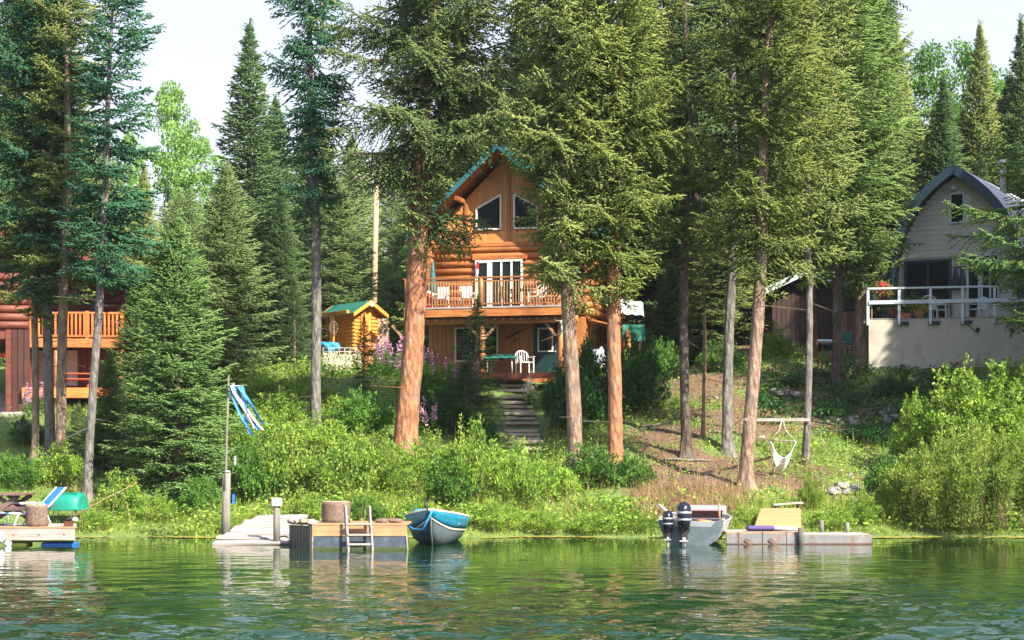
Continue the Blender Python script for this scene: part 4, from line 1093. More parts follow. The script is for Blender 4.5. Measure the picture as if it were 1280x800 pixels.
window(lh_, lu(82), lu(97), lz(482), lz(438), 0.02, 'curtain', .05, 1, glass='curtain')
# lower deck with bench table
ld = empty('lower_deck', LF.w(lu(100, -1.5), -1.5, 0), LF.a, 'low orange plank deck under the balcony of the red log house', 'deck')
zl = lz(484, -1.6)
for k in range(9): piece('plank', 'red_rail_x', ld, (0, -.3 + k * .2, zl - .05), (4.0, .185, .05))
piece('edge_board', 'red_rail_x', ld, (0, -.42, zl - .22), (4.0, .05, .36))
for x in (-1.8, 0, 1.8): piece('deck_support', 'dark_wood_z', ld, (x, -.2, zl - .55), (.14, .14, .5))
def picnic(name, label, root_loc, rz, wmat, s=1.0, lmat=None, group=None):
    r = empty(name, root_loc, rz, label, 'picnic table', group); lmat = lmat or wmat
    for k in range(5): piece('top_plank', wmat, r, (0, (-.3 + k * .15) * s, .74 * s), (1.7 * s, .14 * s, .04 * s))
    for sy in (-1, 1):
        for k in range(2): piece('seat_plank', wmat, r, (0, sy * (.62 + k * .14) * s, .44 * s), (1.7 * s, .13 * s, .04 * s))
    for sx in (-1, 1):
        MB().bar((sx * .62 * s, -.72 * s, 0), (sx * .62 * s, .28 * s, .72 * s), .05 * s, .11 * s).build('leg', lmat, r)
        MB().bar((sx * .68 * s, .72 * s, 0), (sx * .68 * s, -.28 * s, .72 * s), .05 * s, .11 * s).build('leg', lmat, r)
        piece('seat_support', lmat, r, (sx * .65 * s, 0, .40 * s), (.06 * s, 1.5 * s, .09 * s))
    return r
picnic('picnic_table', 'small orange picnic table on the low deck of the red log house', LF.w(lu(97, -1.2), -1.2, zl - .02), LF.a, 'red_rail_x', .72)
# red car at the frame's edge
def car(loc, rz, label):
    r = empty('parked_car', loc, rz, label, 'car')
    prof = [(-2.1, .35), (2.1, .35), (2.15, .75), (1.9, .9), (1.0, .98), (.45, 1.42), (-1.1, 1.45), (-1.75, 1.0), (-2.12, .92)]
    MB().prism(prof, -.85, .85).build('body', 'red_car', r)
    MB().prism([(-.98, 1.0), (.88, 1.0), (.40, 1.36), (-1.0, 1.38)], -.86, .86).build('side_window', 'glass', r)
    for x in (-1.3, 1.3):
        for y in (-.8, .8):
            w = MB().lathe((x, y, .32), [(.2, -.1), (.32, -.09), (.32, .09), (.2, .1)], 16, rot=Matrix.Rotation(pi / 2, 4, 'X')).build('wheel', 'black_matt', r)
            MB().lathe((x, y, .32), [(.17, -.11), (.17, .11)], 10, rot=Matrix.Rotation(pi / 2, 4, 'X')).build('rim', 'aluminium', w)
    for y in (-.6, .6): MB().bb(2.1, 2.17, y - .15, y + .15, .62, .76).build('headlight', 'bone', r)
cp = P(-50, 455, 80); car((cp.x, 80, tz(cp.x, 80)), 0.05, 'front end of a red car parked beside the dark log house')
cp2 = P(-10, 500, 66)

# ------------------------------------------------------------------ right house
AF = Frame(1198, 70.5, 5.9, -30); KF = Frame(1198, 70.5, 5.9, -12)     # house and deck stand at different angles
ah = empty('arched_house', AF.o, AF.a, 'cream house under a tall curved arch roof behind the white deck railing', 'house')
def au(px, v=0): return AF.on(px, 340, v)[0]
def az_(py, v=0): return AF.on(1160, py, v)[1]
DZ = KF.on(1160, 397, -4.2)[1]      # deck floor
pk = AF.on(1199, 211, -.7); half = 2.7
pkz = pk[1]
def arch(t):
    """right half of the pointed arch, t=0 at the foot .. 1 at the peak"""
    k = 2.66 * (1 - t ** 4.6); return float(k), float(DZ - 2 + (pkz - DZ + 2) * t) if False else float(pkz * (t if False else 0) + (DZ - 1.6) + (pkz - DZ + 1.6) * t)
ts = 1 - np.linspace(1, 0, 34) ** 1.5
R_ = [arch(t) for t in ts]
outl = [(x, z) for x, z in R_] + [(-x, z) for x, z in R_[::-1][1:]]
inn = [(x * .94, z * .985) for x, z in outl]
MB().prism(inn, 0, 9).build('front_wall', 'beige_siding', ah)
# clapboard rows on the front
for i in range(34):
    z = DZ + .1 + i * .2
    if z > pkz - .5: break
    hw = np.interp(z, [r[1] for r in R_], [r[0] for r in R_]) * .93
    if hw > .15: piece('clapboard', 'beige_siding', ah, (0, -.008, z), (2 * hw, .022, .185), bev=.004)
piece('belt_board', 'beige_siding', ah, (0, -.03, az_(321)), (2 * half * .86, .05, .1))
sh = MB(); n_ = len(outl)
th = .16
def offs(i, d):
    a = Vector(outl[max(0, i - 1)]); b_ = Vector(outl[min(n_ - 1, i + 1)]); t = (b_ - a).normalized(); return (outl[i][0] + t.y * d, outl[i][1] - t.x * d)
o1 = [offs(i, th) for i in range(n_)]
for i in range(n_ - 1):
    sh.prism([outl[i], outl[i + 1], o1[i + 1], o1[i]], -.75, 9.3)
rfo = sh.build('roof', 'metal_roof', ah)
fa = MB()
o2 = [offs(i, th + .02) for i in range(n_)]; o3 = [offs(i, -.16) for i in range(n_)]
for i in range(n_ - 1): fa.prism([o3[i], o3[i + 1], o2[i + 1], o2[i]], -.80, -.752)
fa.build('fascia', 'navy_trim', rfo)
so = MB()
o4 = [offs(i, -.01) for i in range(n_)]; o5 = [offs(i, -.05) for i in range(n_)]
for i in range(n_ - 1): so.prism([o5[i], o5[i + 1], o4[i + 1], o4[i]], -.74, -.03)
so.build('soffit', 'teal_paint', rfo)
for k in range(22):
    i = 18 + k * 16 // 22
    pass
for i in range(19, n_ - 1, 2) if 0 else []: pass
cq = AF.onu(1226, 186, .9)
MB().lathe((.9, 3.2, pkz - .9), [(.13, 0), (.13, 1.5), (.24, 1.55), (.24, 1.7), (.05, 1.8)], 14).build('stovepipe', 'alu_light', rfo)
window(ah, au(1188), au(1206), az_(282), az_(244), -.03, 'rail_paint', .06, 1)
MB().prism([(au(1206) + .02, az_(282)), (au(1214), az_(282)), (au(1214), az_(250)), (au(1206) + .02, az_(246))], -.05, -.02).build('shutter', 'rail_paint', ah)
window(ah, au(1131), au(1190), DZ + .03, az_(325), -.05, 'navy_trim', .1, 2)
window(ah, au(1209), au(1226), DZ + .03, az_(322), -.05, 'rail_paint', .08, 1)
window(ah, au(1227), au(1250), DZ + .9, az_(322), -.05, 'rail_paint', .07, 2)
MB().ball((au(1193), -.15, az_(238)), .16, (1.2, .8, .7), 2).build('gable_lamp', 'rail_paint', ah)
jk = empty('coat_rack', AF.w(au(1200), -.12, az_(337)), AF.a, 'short wooden coat rack on the wall right of the sliding door', 'coat rack')
piece('rail', 'dark_wood', jk, (0, 0, .02), (.5, .05, .06))
for s in (-1, 1): MB().lathe((s * .13, 0, -.02), [(.012, -.03), (.012, .03)], 6).build('hook', 'aluminium', jk)
for s in (-1, 1):
    o = MB().lathe((0, 0, -.85), [(.15, 0), (.13, .4), (.07, .78), (.02, .84)], 10, 1, .5).build('jacket', 'navy_trim', None, AF.w(au(1200) + s * .13, -.16, az_(337)), (0, 0, AF.a))
    tag(o, 'dark jacket on the coat rack, ' + ('nearer the sliding door' if s < 0 else 'nearer the white door'), 'jacket', 'jackets on the coat rack')
def ku(px, v=0): return KF.on(px, 340, v)[0]
# deck: stucco parapet wall, floor, rails
dk = empty('raised_deck', KF.w(0, -4.2, 0), KF.a, 'raised deck on a beige stucco wall with white railing, in front of the arched house', 'deck')
e0, e1 = KF.on(1086, 420, -4.2)[0], KF.on(1330, 420, -4.2)[0]
MB().bb(e0, e1, 0, .2, -1.2, DZ - .05).build('front_wall', 'beige_stucco', dk)
MB().bb(e0, e0 + .2, .201, 4.1, -1.2, DZ - .05).build('side_wall', 'beige_stucco', dk)
for k in range(20): piece('deck_board', 'grey_plank', dk, ((e0 + e1) / 2, .1 + k * .205, DZ - .02), (e1 - e0 + .1, .195, .035))
for px in (1085, 1124, 1163, 1203, 1243, 1284, 1322):
    u = KF.on(px, 380, -4.2)[0]; piece('railing_post', 'rail_paint', dk, (u, -.08, DZ + .42), (.10, .10, 1.36))
    if 1100 < px < 1210: piece('bracket', 'black_matt', dk, (u + .14, -.05, DZ - .2), (.42, .1, .13))
zt_ = KF.on(1085, 362, -4.2)[1]
piece('top_rail', 'rail_paint', dk, ((e0 + e1) / 2, -.08, zt_ + .02), (e1 - e0 + .1, .14, .07))
piece('middle_rail', 'rail_paint', dk, ((e0 + e1) / 2, -.15, zt_ - .50), (e1 - e0, .04, .14))
piece('top_rail', 'rail_paint', dk, (e0 + .05, 2.1, zt_ + .02), (.14, 4.2, .07))
piece('middle_rail', 'rail_paint', dk, (e0 + .05, 2.1, zt_ - .5), (.04, 4.2, .14))
for px, py in ((1222, 412), (1265, 413)):
    u, z = KF.on(px, py, -4.25); MB().ball((u, -.05, z), .09, (1, .7, 1), 1).build('wall_lamp', 'black_matt', dk)
MB().tube([(KF.on(1203, 395, -4.25)[0], -.03, DZ - .1), (KF.on(1212, 402, -4.25)[0], -.03, DZ - .35), (KF.on(1222, 412, -4.25)[0], -.03, DZ - .6)], .012, 4).build('cable', 'black_matt', dk)
def pot(px, py, v, label, mat, size, flowers, leafmat='leaf_bright', box=False, seed=0, fz=1.0):
    u, z = KF.on(px, py, v)
    r = empty('flower_pot', KF.w(u, v, z), KF.a, label, 'plant pot')
    if box: MB().bb(-size * .9, size * .9, -size * .5, size * .5, 0, size * .9, .02).build('pot', mat, r)
    else: MB().lathe((0, 0, 0), [(size * .6, 0), (size * .85, size * 1.1), (size * .92, size * 1.2), (size * .8, size * 1.15)], 14).build('pot', mat, r)
    rg_ = np.random.RandomState(seed + 50); n_ = 420
    C = rg_.normal(0, 1, (n_, 3)) * np.array([size * .65, size * .5, size * .5]) * fz + np.array([0, 0, size * (1.2 + .5 * fz)])
    V, F = leaf_quads(C, rg_.normal(0, 1, (n_, 3)), np.full(n_, .09), np.full(n_, .06), rg_)
    link('leaves', nmesh('leaves', V, F, [M[leafmat]], False, None, {'rnd': np.repeat(rg_.uniform(0, 1, n_), 4)}), r)
    for fm_, cnt, zof in flowers:
        C = unit(rg_.normal(0, 1, (cnt, 3))) * np.array([size * .8, size * .6, size * .6]) * fz + np.array([0, 0, size * (1.3 + zof)])
        C = np.repeat(C, 8, axis=0) + rg_.normal(0, .035, (cnt * 8, 3))
        V, F = leaf_quads(C, rg_.normal(0, 1, (len(C), 3)), np.full(len(C), .08), np.full(len(C), .075), rg_)
        link('blossoms', nmesh('blossoms', V, F, [M[fm_]], False, None, {'rnd': np.repeat(rg_.uniform(0, 1, len(C)), 4)}), r)
stand = KF.on(1105, 374, -3.9)
fs = empty('plant_stand', KF.w(stand[0], -3.9, DZ), KF.a, 'wooden plant stand at the left corner of the deck carrying the tallest flowers', 'plant stand')
for s in (-1, 1): piece('leg', 'tan_plank', fs, (s * .45, 0, .3), (.05, .05, .6))
piece('shelf', 'tan_plank', fs, (0, 0, .62), (1.1, .35, .04))
sb_ = KF.on(1103, 374, -3.9)[1]
def pot_at(u, v, z, *a, **k):
    pass
_on = KF.on
KF.on = lambda px, py, v=0.0, _o=_on: (_o(px, py, v)[0], DZ + .645 if py == 374 else (DZ if py == 390 else _o(px, py, v)[1]))
pot(1103, 374, -3.9, 'dark trough of red and yellow flowers on the plant stand at the deck corner', 'maroon_pot', .22, [('petal_red', 22, .9), ('petal_yellow', 16, .2), ('petal_pink', 8, .6)], seed=1, fz=1.6)
pot(1118, 390, -3.75, 'maroon pot with purple flowers low behind the deck railing', 'maroon_pot', .26, [('petal_pink', 10, .5)], seed=2)
pot(1131, 390, -3.85, 'square terracotta pot between the maroon pot and the yellow flowers', 'terracotta', .24, [('petal_white', 3, .5)], 'leaf_mid', True, 3, .5)
pot(1149, 390, -3.95, 'pot overflowing with yellow green flowers in the middle of the deck rail', 'terracotta', .26, [('petal_yellow', 26, .3), ('petal_red', 4, .3)], seed=4, fz=1.4)
KF.on = _on
patio_chair(KF, ku(1161, -2.6), -2.6, DZ, 0, 'beige round backed chair behind the deck railing, left of the white table', 'bone', .68, False, h=1.0)
patio_chair(KF, ku(1177, -2.4), -2.4, DZ, radians(70), 'white garden chair turned sideways on the deck, right of the beige chair', 'white_plastic', .55, False, h=.85)
patio_chair(KF, ku(1222, -2.4), -2.4, DZ, radians(-40), 'white garden chair near the white door of the arched house', 'white_plastic', .55, False, h=.9)
wtb = empty('garden_table', KF.w(ku(1196, -2.6), -2.6, DZ), KF.a, 'white garden table on the raised deck below the hanging jackets', 'table')
MB().lathe((0, 0, .68), [(.5, 0), (.52, .02), (.5, .04)], 20).build('table_top', 'bone', wtb)
for k in range(4):
    a = k * pi / 2 + .4; MB().tube([(cos(a) * .4, sin(a) * .4, 0), (cos(a) * .3, sin(a) * .3, .68)], .022, 6).build('leg', 'white_plastic', wtb)
# dark shed between the trees, with the clutter in front of it
BF = Frame(1000, 76, tz((1010 - 640) / F_PX * 76, 76) - .1, -10)
bs = empty('dark_shed', BF.o, BF.a, 'nearly black wooden shed behind the trunks, left of the arched house', 'shed')
s0, s1 = BF.on(965, 400)[0], BF.on(1083, 400)[0]; pz_ = BF.on(1015, 340)[1]; ez_ = BF.on(1080, 372)[1]
su = BF.on(1012, 340)[0]
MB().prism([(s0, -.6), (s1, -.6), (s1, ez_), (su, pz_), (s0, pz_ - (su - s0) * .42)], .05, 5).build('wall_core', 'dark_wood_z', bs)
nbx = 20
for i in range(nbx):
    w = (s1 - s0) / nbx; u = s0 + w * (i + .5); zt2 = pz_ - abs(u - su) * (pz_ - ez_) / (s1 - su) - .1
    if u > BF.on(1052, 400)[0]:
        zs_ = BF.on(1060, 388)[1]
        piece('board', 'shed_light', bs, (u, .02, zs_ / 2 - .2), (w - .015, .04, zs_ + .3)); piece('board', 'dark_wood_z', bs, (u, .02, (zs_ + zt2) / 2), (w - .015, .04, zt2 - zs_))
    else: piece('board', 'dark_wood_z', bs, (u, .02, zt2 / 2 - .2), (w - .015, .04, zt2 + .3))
roof(bs, (su, pz_), (s0 - .3, pz_ - (su - s0 + .3) * .45), (s1 + .45, ez_ - .12), -.5, 5.3, .12, 'shingle_grey', 'dark_wood', 'rail_paint')
def camp_chair(loc, rz, label, fmat, s=1.0):
    r = empty('camp_chair', loc, rz, label, 'chair')
    for sx in (-1, 1):
        MB().tube([(sx * .28 * s, -.25 * s, 0), (sx * .26 * s, .25 * s, .5 * s)], .015, 6).build('leg', 'aluminium', r)
        MB().tube([(sx * .28 * s, .28 * s, 0), (sx * .26 * s, -.2 * s, .45 * s)], .015, 6).build('leg', 'aluminium', r)
        MB().tube([(sx * .27 * s, .2 * s, .4 * s), (sx * .27 * s, .34 * s, .95 * s)], .015, 6).build('back_pole', 'aluminium', r)
    MB().box((0, 0, .42 * s), (.52 * s, .46 * s, .03), (radians(8), 0, 0)).build('seat', fmat, r)
    MB().box((0, .28 * s, .7 * s), (.52 * s, .03, .46 * s), (radians(-14), 0, 0)).build('backrest', fmat, r)
    return r
def gp(px, D): x = (px - 640) / F_PX * D; return Vector((x, D, tz(x, D)))
camp_chair(gp(1060, 74.2), .2, 'green fabric camp chair in front of the reddish boards of the dark shed', 'green_cloth', .9)
camp_chair(gp(1076, 73.6), -.5, 'red fabric camp chair beside the deck wall of the arched house', 'red_plastic', 1.05)
bn = empty('pallet_bench', gp(1063, 73.2), .02, 'low pale pallet bench in front of the dark shed', 'bench')
for k in range(3): piece('plank', 'firewood', bn, (0, -.15 + k * .16, .36), (1.1, .13, .04))
for k in range(6): piece('slat', 'firewood', bn, (-.45 + k * .18, -.24, .16), (.07, .04, .3))
gm = empty('covered_mower', gp(1028, 74.5), .3, 'small dark mower with silver hood beside the shed wall', 'mower')
MB().box((0, 0, .3), (.85, .5, .25), bev=.08).build('hood', 'alu_light', gm)
for sx in (-1, 1):
    for sy in (-1, 1): MB().lathe((sx * .32, sy * .28, .15), [(.08, -.05), (.15, -.04), (.15, .04), (.08, .05)], 12, rot=Matrix.Rotation(pi / 2, 4, 'X')).build('wheel', 'black_matt', gm)
# ------------------------------------------------------------------ boats
SECF = [0, .45, .74, .86, .95, 1.0]; SECH = [0, .10, .32, .55, .80, 1.0]
def hull_pt(s, q, sd, Lb, B, g0, g1, fine):
    """s 0 stern .. 1 bow; q along the section; sd side; local y grows towards the bow's opposite side, bow at -y"""
    b = B * (1 - max(0, (s - .35) / .65) ** fine) * (.90 + .10 * min(1, s / .35)); g = g0 + (g1 - g0) * s ** 2.2
    k = -.12 + (g1 * .0 + .55) * max(0, (s - .72) / .28) ** 2.2
    f = np.interp(q, np.linspace(0, 1, 6), SECF); h = np.interp(q, np.linspace(0, 1, 6), SECH)
    flare = 1 + .0 * q
    rake = .32 * max(0, (s - .8) / .2) * h
    return Vector((sd * max(.012, b) * f * flare, -(s * Lb) - rake, k + (g - k) * h))
def loft(name, mat, parent, q0, q1, out, args, s0=0, s1=1, nq=5, ns=22, thick=.03, close_stern=False):
    mb = MB(); bm = mb.bm
    for sd in (-1, 1):
        gr = []
        for i in range(ns + 1):
            s = s0 + (s1 - s0) * i / ns
            gr.append([bm.verts.new(hull_pt(s, q0 + (q1 - q0) * j / nq, sd, *args) + Vector((sd * out, 0, 0)) + Vector((0, -out * (s > .9), 0))) for j in range(nq + 1)])
        for i in range(ns):
            for j in range(nq):
                f = bm.faces.new((gr[i][j], gr[i + 1][j], gr[i + 1][j + 1], gr[i][j + 1])); f.smooth = True
    bmesh.ops.remove_doubles(bm, verts=bm.verts, dist=.0005)
    o = mb.build(name, mat, parent); m_ = o.modifiers.new('thickness', 'SOLIDIFY'); m_.thickness = thick; m_.offset = 0 if out == 0 else -1
    return o
def boat_parts(root, args, hullm, bandm, gunm, bench='alu_light', bands=(.62, .97), transom=.0):
    h = loft('hull', hullm, root, 0, 1, 0, args, nq=10)
    loft('stripe', gunm, root, bands[0] - .05, bands[0], .022, args, nq=1, thick=.012)
    loft('side_band', bandm, root, bands[0], bands[1], .02, args, nq=3, thick=.012)
    for sd in (-1, 1):
        MB().tube([hull_pt(s, 1, sd, *args) for s in np.linspace(0, 1, 20)], .028, 8).build('gunwale', gunm, root)
    Lb = args[0]
    for s in (.12, .4, .66):
        a = hull_pt(s, .75, 1, *args); MB().bb(-a.x, a.x, a.y - .13, a.y + .13, a.z - .03, a.z + .02).build('thwart', bench, root)
    for s in (.0,):
        pts = [hull_pt(0, q, 1, *args) for q in np.linspace(0, 1, 6)]
        poly = [(-p.x, p.z) for p in pts[::-1]] + [(p.x, p.z) for p in pts]
        MB().prism([(x, z) for x, z in poly], -.02, .03).build('transom', hullm, root)
    pf = [hull_pt(.3, .35, 1, *args), ]
    MB().bb(-pf[0].x * .8, pf[0].x * .8, -Lb * .5, 0, .04, .07).build('floor', bench, root)
DB = DW(683) ; p = P(541, 683, DB)
rb = empty('rowing_boat', (p.x + .05, DB + 4.2, 0), radians(-1.5), 'teal and grey open boat, bow towards the viewer, tied beside the tan floating dock', 'boat')
args = (4.05, .80, .62, .90, 2.6)
boat_parts(rb, args, 'boat_grey', 'boat_teal', 'boat_cream')
kb = MB(); kb.tube([hull_pt(s, 0, 1, *args) + Vector((0, -.01, 0)) for s in np.linspace(.75, 1, 8)] + [hull_pt(1, q, 1, *args) + Vector((0, -.02, 0)) for q in np.linspace(.1, 1, 6)], .022, 6); kb.build('stem_strip', 'alu_light', rb)
MB().lathe((-.35, -3.1, .72), [(.16, 0), (.18, .08), (.1, .16)], 12).build('bow_cushion', 'blue_fabric', rb)
MB().tube([(-.05, -4.35, .9), (-.12, -4.3, 1.05), (-.16, -4.15, 1.22)], [.03, .025, .02], 6).ball((-.1, -4.33, .98), .05).build('anchor_roller', 'black_matt', rb)
rp = empty('mooring_rope', (0, 0, 0), 0, 'bright blue mooring rope from the bow of the teal boat to the dock', 'rope')
bowp = P(541, 637, DB - .2); e_ = P(505, 655, DB + .3)
MB().tube([bowp, bowp.lerp(e_, .3) + Vector((-.02, 0, -.38)), bowp.lerp(e_, .65) + Vector((0, 0, -.25)), e_ + Vector((0, .1, 0)), e_ + Vector((-.25, .15, .0)), e_ + Vector((-.1, .3, .02)), e_ + Vector((-.3, .4, .02))], .024, 6).build('rope', 'rope_blue', rp)
coil = MB()
cpos = P(496, 654, DB + .6)
for k in range(3): coil.tube([cpos + Vector((.13 * cos(a) * (1 - k * .12), .1 * sin(a), .03 * k)) for a in np.linspace(0, 6.28, 13)], .022, 5)
coil.build('coil', 'rope_blue', rp)
# motor boat, stern towards the viewer
DM = DW(681); p = P(864, 681, DM)
mbt = empty('motor_boat', (p.x, DM, 0), 0, 'grey aluminium fishing boat with two black outboard motors, stern towards the viewer', 'boat')
class Flip: pass
args2 = (4.4, .90, .58, .80, 2.6)
inner = bpy.data.objects.new('hull_frame', None)
bpy.data.objects.remove(inner)
mbt.rotation_euler = (0, 0, pi + radians(-9))
boat_parts(mbt, args2, 'aluminium', 'alu_light', 'alu_light', 'alu_light', (.55, .98))
# the transom skin seen from behind
pts = [hull_pt(0, q, 1, *args2) for q in np.linspace(0, 1, 8)]
poly = [(-p_.x, p_.z) for p_ in pts[::-1]] + [(p_.x, p_.z) for p_ in pts]
poly[-1] = (poly[-1][0], .62); poly[0] = (poly[0][0], .62)
poly = poly + [(.62, .60), (.5, .47), (-.5, .45), (-.62, .60)]
MB().prism(poly, .031, .07).build('transom_skin', 'boat_grey', mbt)
def outboard(parent, x, z, s, tilt, label):
    mt = Matrix.Rotation(tilt, 4, 'X')
    cw = MB().lathe((x, .24, z), [(.05 * s, -.30 * s), (.15 * s, -.28 * s), (.20 * s, -.1 * s), (.21 * s, .1 * s), (.19 * s, .24 * s), (.13 * s, .33 * s), (.03 * s, .36 * s)], 16, .85, 1.25, mt).build('outboard_motor', 'black_gloss', parent)
    MB().lathe((x, .24, z), [(.213 * s, .08 * s), (.216 * s, .09 * s), (.216 * s, .12 * s), (.21 * s, .13 * s)], 16, .86, 1.26, mt).build('cowl_stripe', 'alu_light', cw)
    MB().lathe((x, .24, z), [(.205 * s, -.09 * s), (.214 * s, -.08 * s), (.214 * s, -.05 * s), (.21 * s, -.04 * s)], 16, .86, 1.26, mt).build('cowl_stripe', 'alu_light', cw)
    MB().box((x, .2, z - .42 * s), (.16 * s, .2 * s, .3 * s), bev=.02).box((x, .1, z - .30 * s), (.26 * s, .25, .16 * s), bev=.02).build('mounting_bracket', 'black_matt', cw)
    MB().box((x, .26, z - .72 * s), (.07 * s, .16 * s, .45 * s), bev=.02, taper=1.3).box((x, .30, z - .58 * s), (.2 * s, .3 * s, .03)).lathe((x, .24, z - .98 * s), [(.02, -.16 * s), (.055 * s, -.1 * s), (.06 * s, .1 * s), (.02, .16 * s)], 10, rot=Matrix.Rotation(pi / 2, 4, 'X')).build('leg', 'alu_light', cw)
    pr = MB()
    for k in range(3):
        a = k * 2.094 + .5; pr.box((x + cos(a) * .075 * s, .42, z - .98 * s + sin(a) * .075 * s), (.13 * s, .02, .07 * s), Matrix.Rotation(-a, 4, 'Y') @ Matrix.Rotation(.5, 4, 'X'))
    pr.build('propeller', 'alu_light', cw)
    return cw
outboard(mbt, .16, .70, 1.02, 0, '')
outboard(mbt, .56, .58, .76, 0, '')
MB().tube([(.55, -.1, .78), (.85, -.5, .98)], .03, 6).build('tiller', 'bone', mbt)
MB().bb(-.62, .2, -1.6, -.75, .10, .5, .03).build('seat_box', 'red_plastic', mbt)
MB().ball((-.3, -.6, .5), .2, (1.4, .8, .5), 2, .7, 2).build('life_vest', 'orange_fabric', mbt)
MB().ball((-.45, -.45, .46), .2, (1.2, .8, .4), 2, .7, 6).build('folded_cloth', 'white_cloth', mbt)
MB().tube([(-.68, -.6, .5), (-.66, -.62, 1.0)], .028, 6).build('rod_holder', 'tan_plank', mbt)
MB().box((-.18, -1.9, .86), (1.1, .35, .10), (radians(-12), 0, 0), .03).box((-.18, -2.1, .80), (1.2, .1, .25), (0, 0, 0), .02).build('windshield_frame', 'alu_light', mbt)
MB().box((-.18, -1.78, .72), (1.02, .02, .22), (radians(-15), 0, 0)).build('windshield', 'glass', mbt)
MB().bb(-.75, .75, -3.2, -2.2, .52, .58, .02).build('foredeck', 'aluminium', mbt)
ln = empty('landing_net', (P(845, 640, DM + 1.2)), 0, 'round landing net standing up in the grey fishing boat', 'net')
ln.location.z = .62
MB().tube([(.2 * cos(a), .02, .28 + .2 * sin(a)) for a in np.linspace(0, 2 * pi, 19)], .013, 5).build('hoop', 'dark_wood', ln)
MB().tube([(0, .02, .08), (0, 0, -.35)], .014, 6).build('handle', 'dark_wood', ln)
nt = MB()
for k in range(-3, 4):
    w = sqrt(max(0, .04 - (k * .055) ** 2)); nt.tube([(k * .055, .02, .28 - w), (k * .055, .07, .28), (k * .055, .02, .28 + w)], .004, 3); nt.tube([(-w, .02, .28 + k * .055), (0, .07, .28 + k * .055), (w, .02, .28 + k * .055)], .004, 3)
nt.build('netting', 'dark_wood', ln)

# ------------------------------------------------------------------ docks
D1 = DW(682)
xr = (93 - 640) / F_PX * D1
dkl = empty('wooden_dock', (xr, D1, 0), 0, 'pale planked swimming dock at the left edge of the lake carrying the crossed leg table', 'dock')
piece('fascia', 'white_plank', dkl, (-3.5, .03, .26), (7, .06, .30))
piece('fascia', 'grey_plank_y', dkl, (-.03 - .243 * 1.2, 1.28, .26), (.05, 2.5, .28), rot=(0, 0, atan2(.243, 1)))
for k in range(13): piece('plank', 'tan_plank' if k == 0 else 'white_plank', dkl, (-3.5 - .243 * .2 * k, .09 + k * .2, .435), (7.02, .19, .045))
for x0, x1, mt_ in ((-.85, -.05, 'blue_plastic'), (-1.6, -1.2, 'yellow_green_plastic'), (-4.5, -2.4, 'blue_plastic')):
    piece('float', mt_, dkl, ((x0 + x1) / 2, .40, -.03), (x1 - x0, .6, .20), bev=.03)
piece('joist', 'dark_wood', dkl, (-3.5, .14, .13), (6.9, .1, .1)); piece('waterline_stain', 'algae', dkl, (-3.5, .028, .125), (6.98, .062, .035))
for k in range(9): piece('bolt', 'stump_bark', dkl, (-.25 - k * .62, -.004, .27), (.035, .02, .035))
MB().ball((-1.78, -.12, .22), .14, (.8, .8, 1.2), 2).ball((-1.6, -.1, .05), .09).build('fender', 'white_plastic', dkl)
tpos = P(5, 658, D1 + 1.0)
picnic('picnic_table', 'dark weathered picnic table with crossed legs on the left dock', (tpos.x + .1, D1 + 1.5, .46), radians(93), 'table_wood', 1.05, 'table_wood')
# white cloth edge on the table
lc = empty('lounge_chair', (P(36, 658, D1 + 1.2).x, D1 + .9, .46), radians(-52), 'blue and white folding lounge chair on the left dock beside the stump', 'chair')
for s in (-1, 1):
    MB().tube([(s * .28, .95, .95), (s * .28, .30, .28), (s * .28, -.55, .32)], .022, 8).build('side_frame', 'white_plastic', lc)
    MB().tube([(s * .28, .05, .0), (s * .28, .35, .58), (s * .28, -.25, .55)], .02, 8).build('arm_frame', 'white_plastic', lc)
    MB().tube([(s * .28, .35, .55), (s * .28, .55, 0)], .02, 8).build('leg', 'white_plastic', lc)
    MB().tube([(s * .28, -.3, .3), (s * .28, -.42, 0)], .02, 8).build('leg', 'white_plastic', lc)
nst = 14
for k in range(nst):
    t = k / (nst - 1); y, z = (.30 + .63 * t, .29 + .64 * t)
    piece('strap', 'blue_fabric', lc, (0, y, z), (.56, .058, .014), rot=(radians(45), 0, 0))
for k in range(10): piece('strap', 'blue_fabric', lc, (0, .22 - k * .085, .31), (.56, .07, .014))
def stump(px, py_b, D, h, r, label):
    p = P(px, py_b, D); root = empty('log_stump', p, 0, label, 'stump')
    mbx = MB(); n_ = 22; m_ = 6; rg_ = random.Random(int(px)); rings = []
    for i in range(m_ + 1):
        z = h * i / m_; rings.append([mbx.bm.verts.new((cos(2 * pi * k / n_) * r * (1 + .05 * mnoise.noise(Vector((cos(2 * pi * k / n_) * 3, sin(2 * pi * k / n_) * 3, z * 5 + px)))), sin(2 * pi * k / n_) * r * (1 + .04 * sin(k * 3)), z)) for k in range(n_)])
    for i in range(m_):
        for k in range(n_): f = mbx.bm.faces.new((rings[i][k], rings[i][(k + 1) % n_], rings[i + 1][(k + 1) % n_], rings[i + 1][k])); f.smooth = True
    mbx.bm.faces.new(rings[0][::-1]); mbx.bm.faces.new(rings[-1]); mbx.build('bark', 'stump_bark', root)
    MB().lathe((0, 0, h - .01), [(r * .93, 0), (r * .93, .018)], 22).build('cut_top', 'stump_cut', root)
    return root
stump(46, 660, D1 + .45, .52, .27, 'reddish log stump at the right of the left dock, by the lounge chair').location.z = .46
bk = empty('tackle_block', (P(85, 658, D1 + .3).x, D1 + .35, .46), 0, 'small brown block at the right corner of the left dock under the rod', 'block')
MB().box((0, 0, .06), (.2, .16, .12), bev=.01).build('body', 'redbrown_log', bk)
a_, b_ = P(81, 651, D1 + .4), P(172, 603, D1 + 1.2)
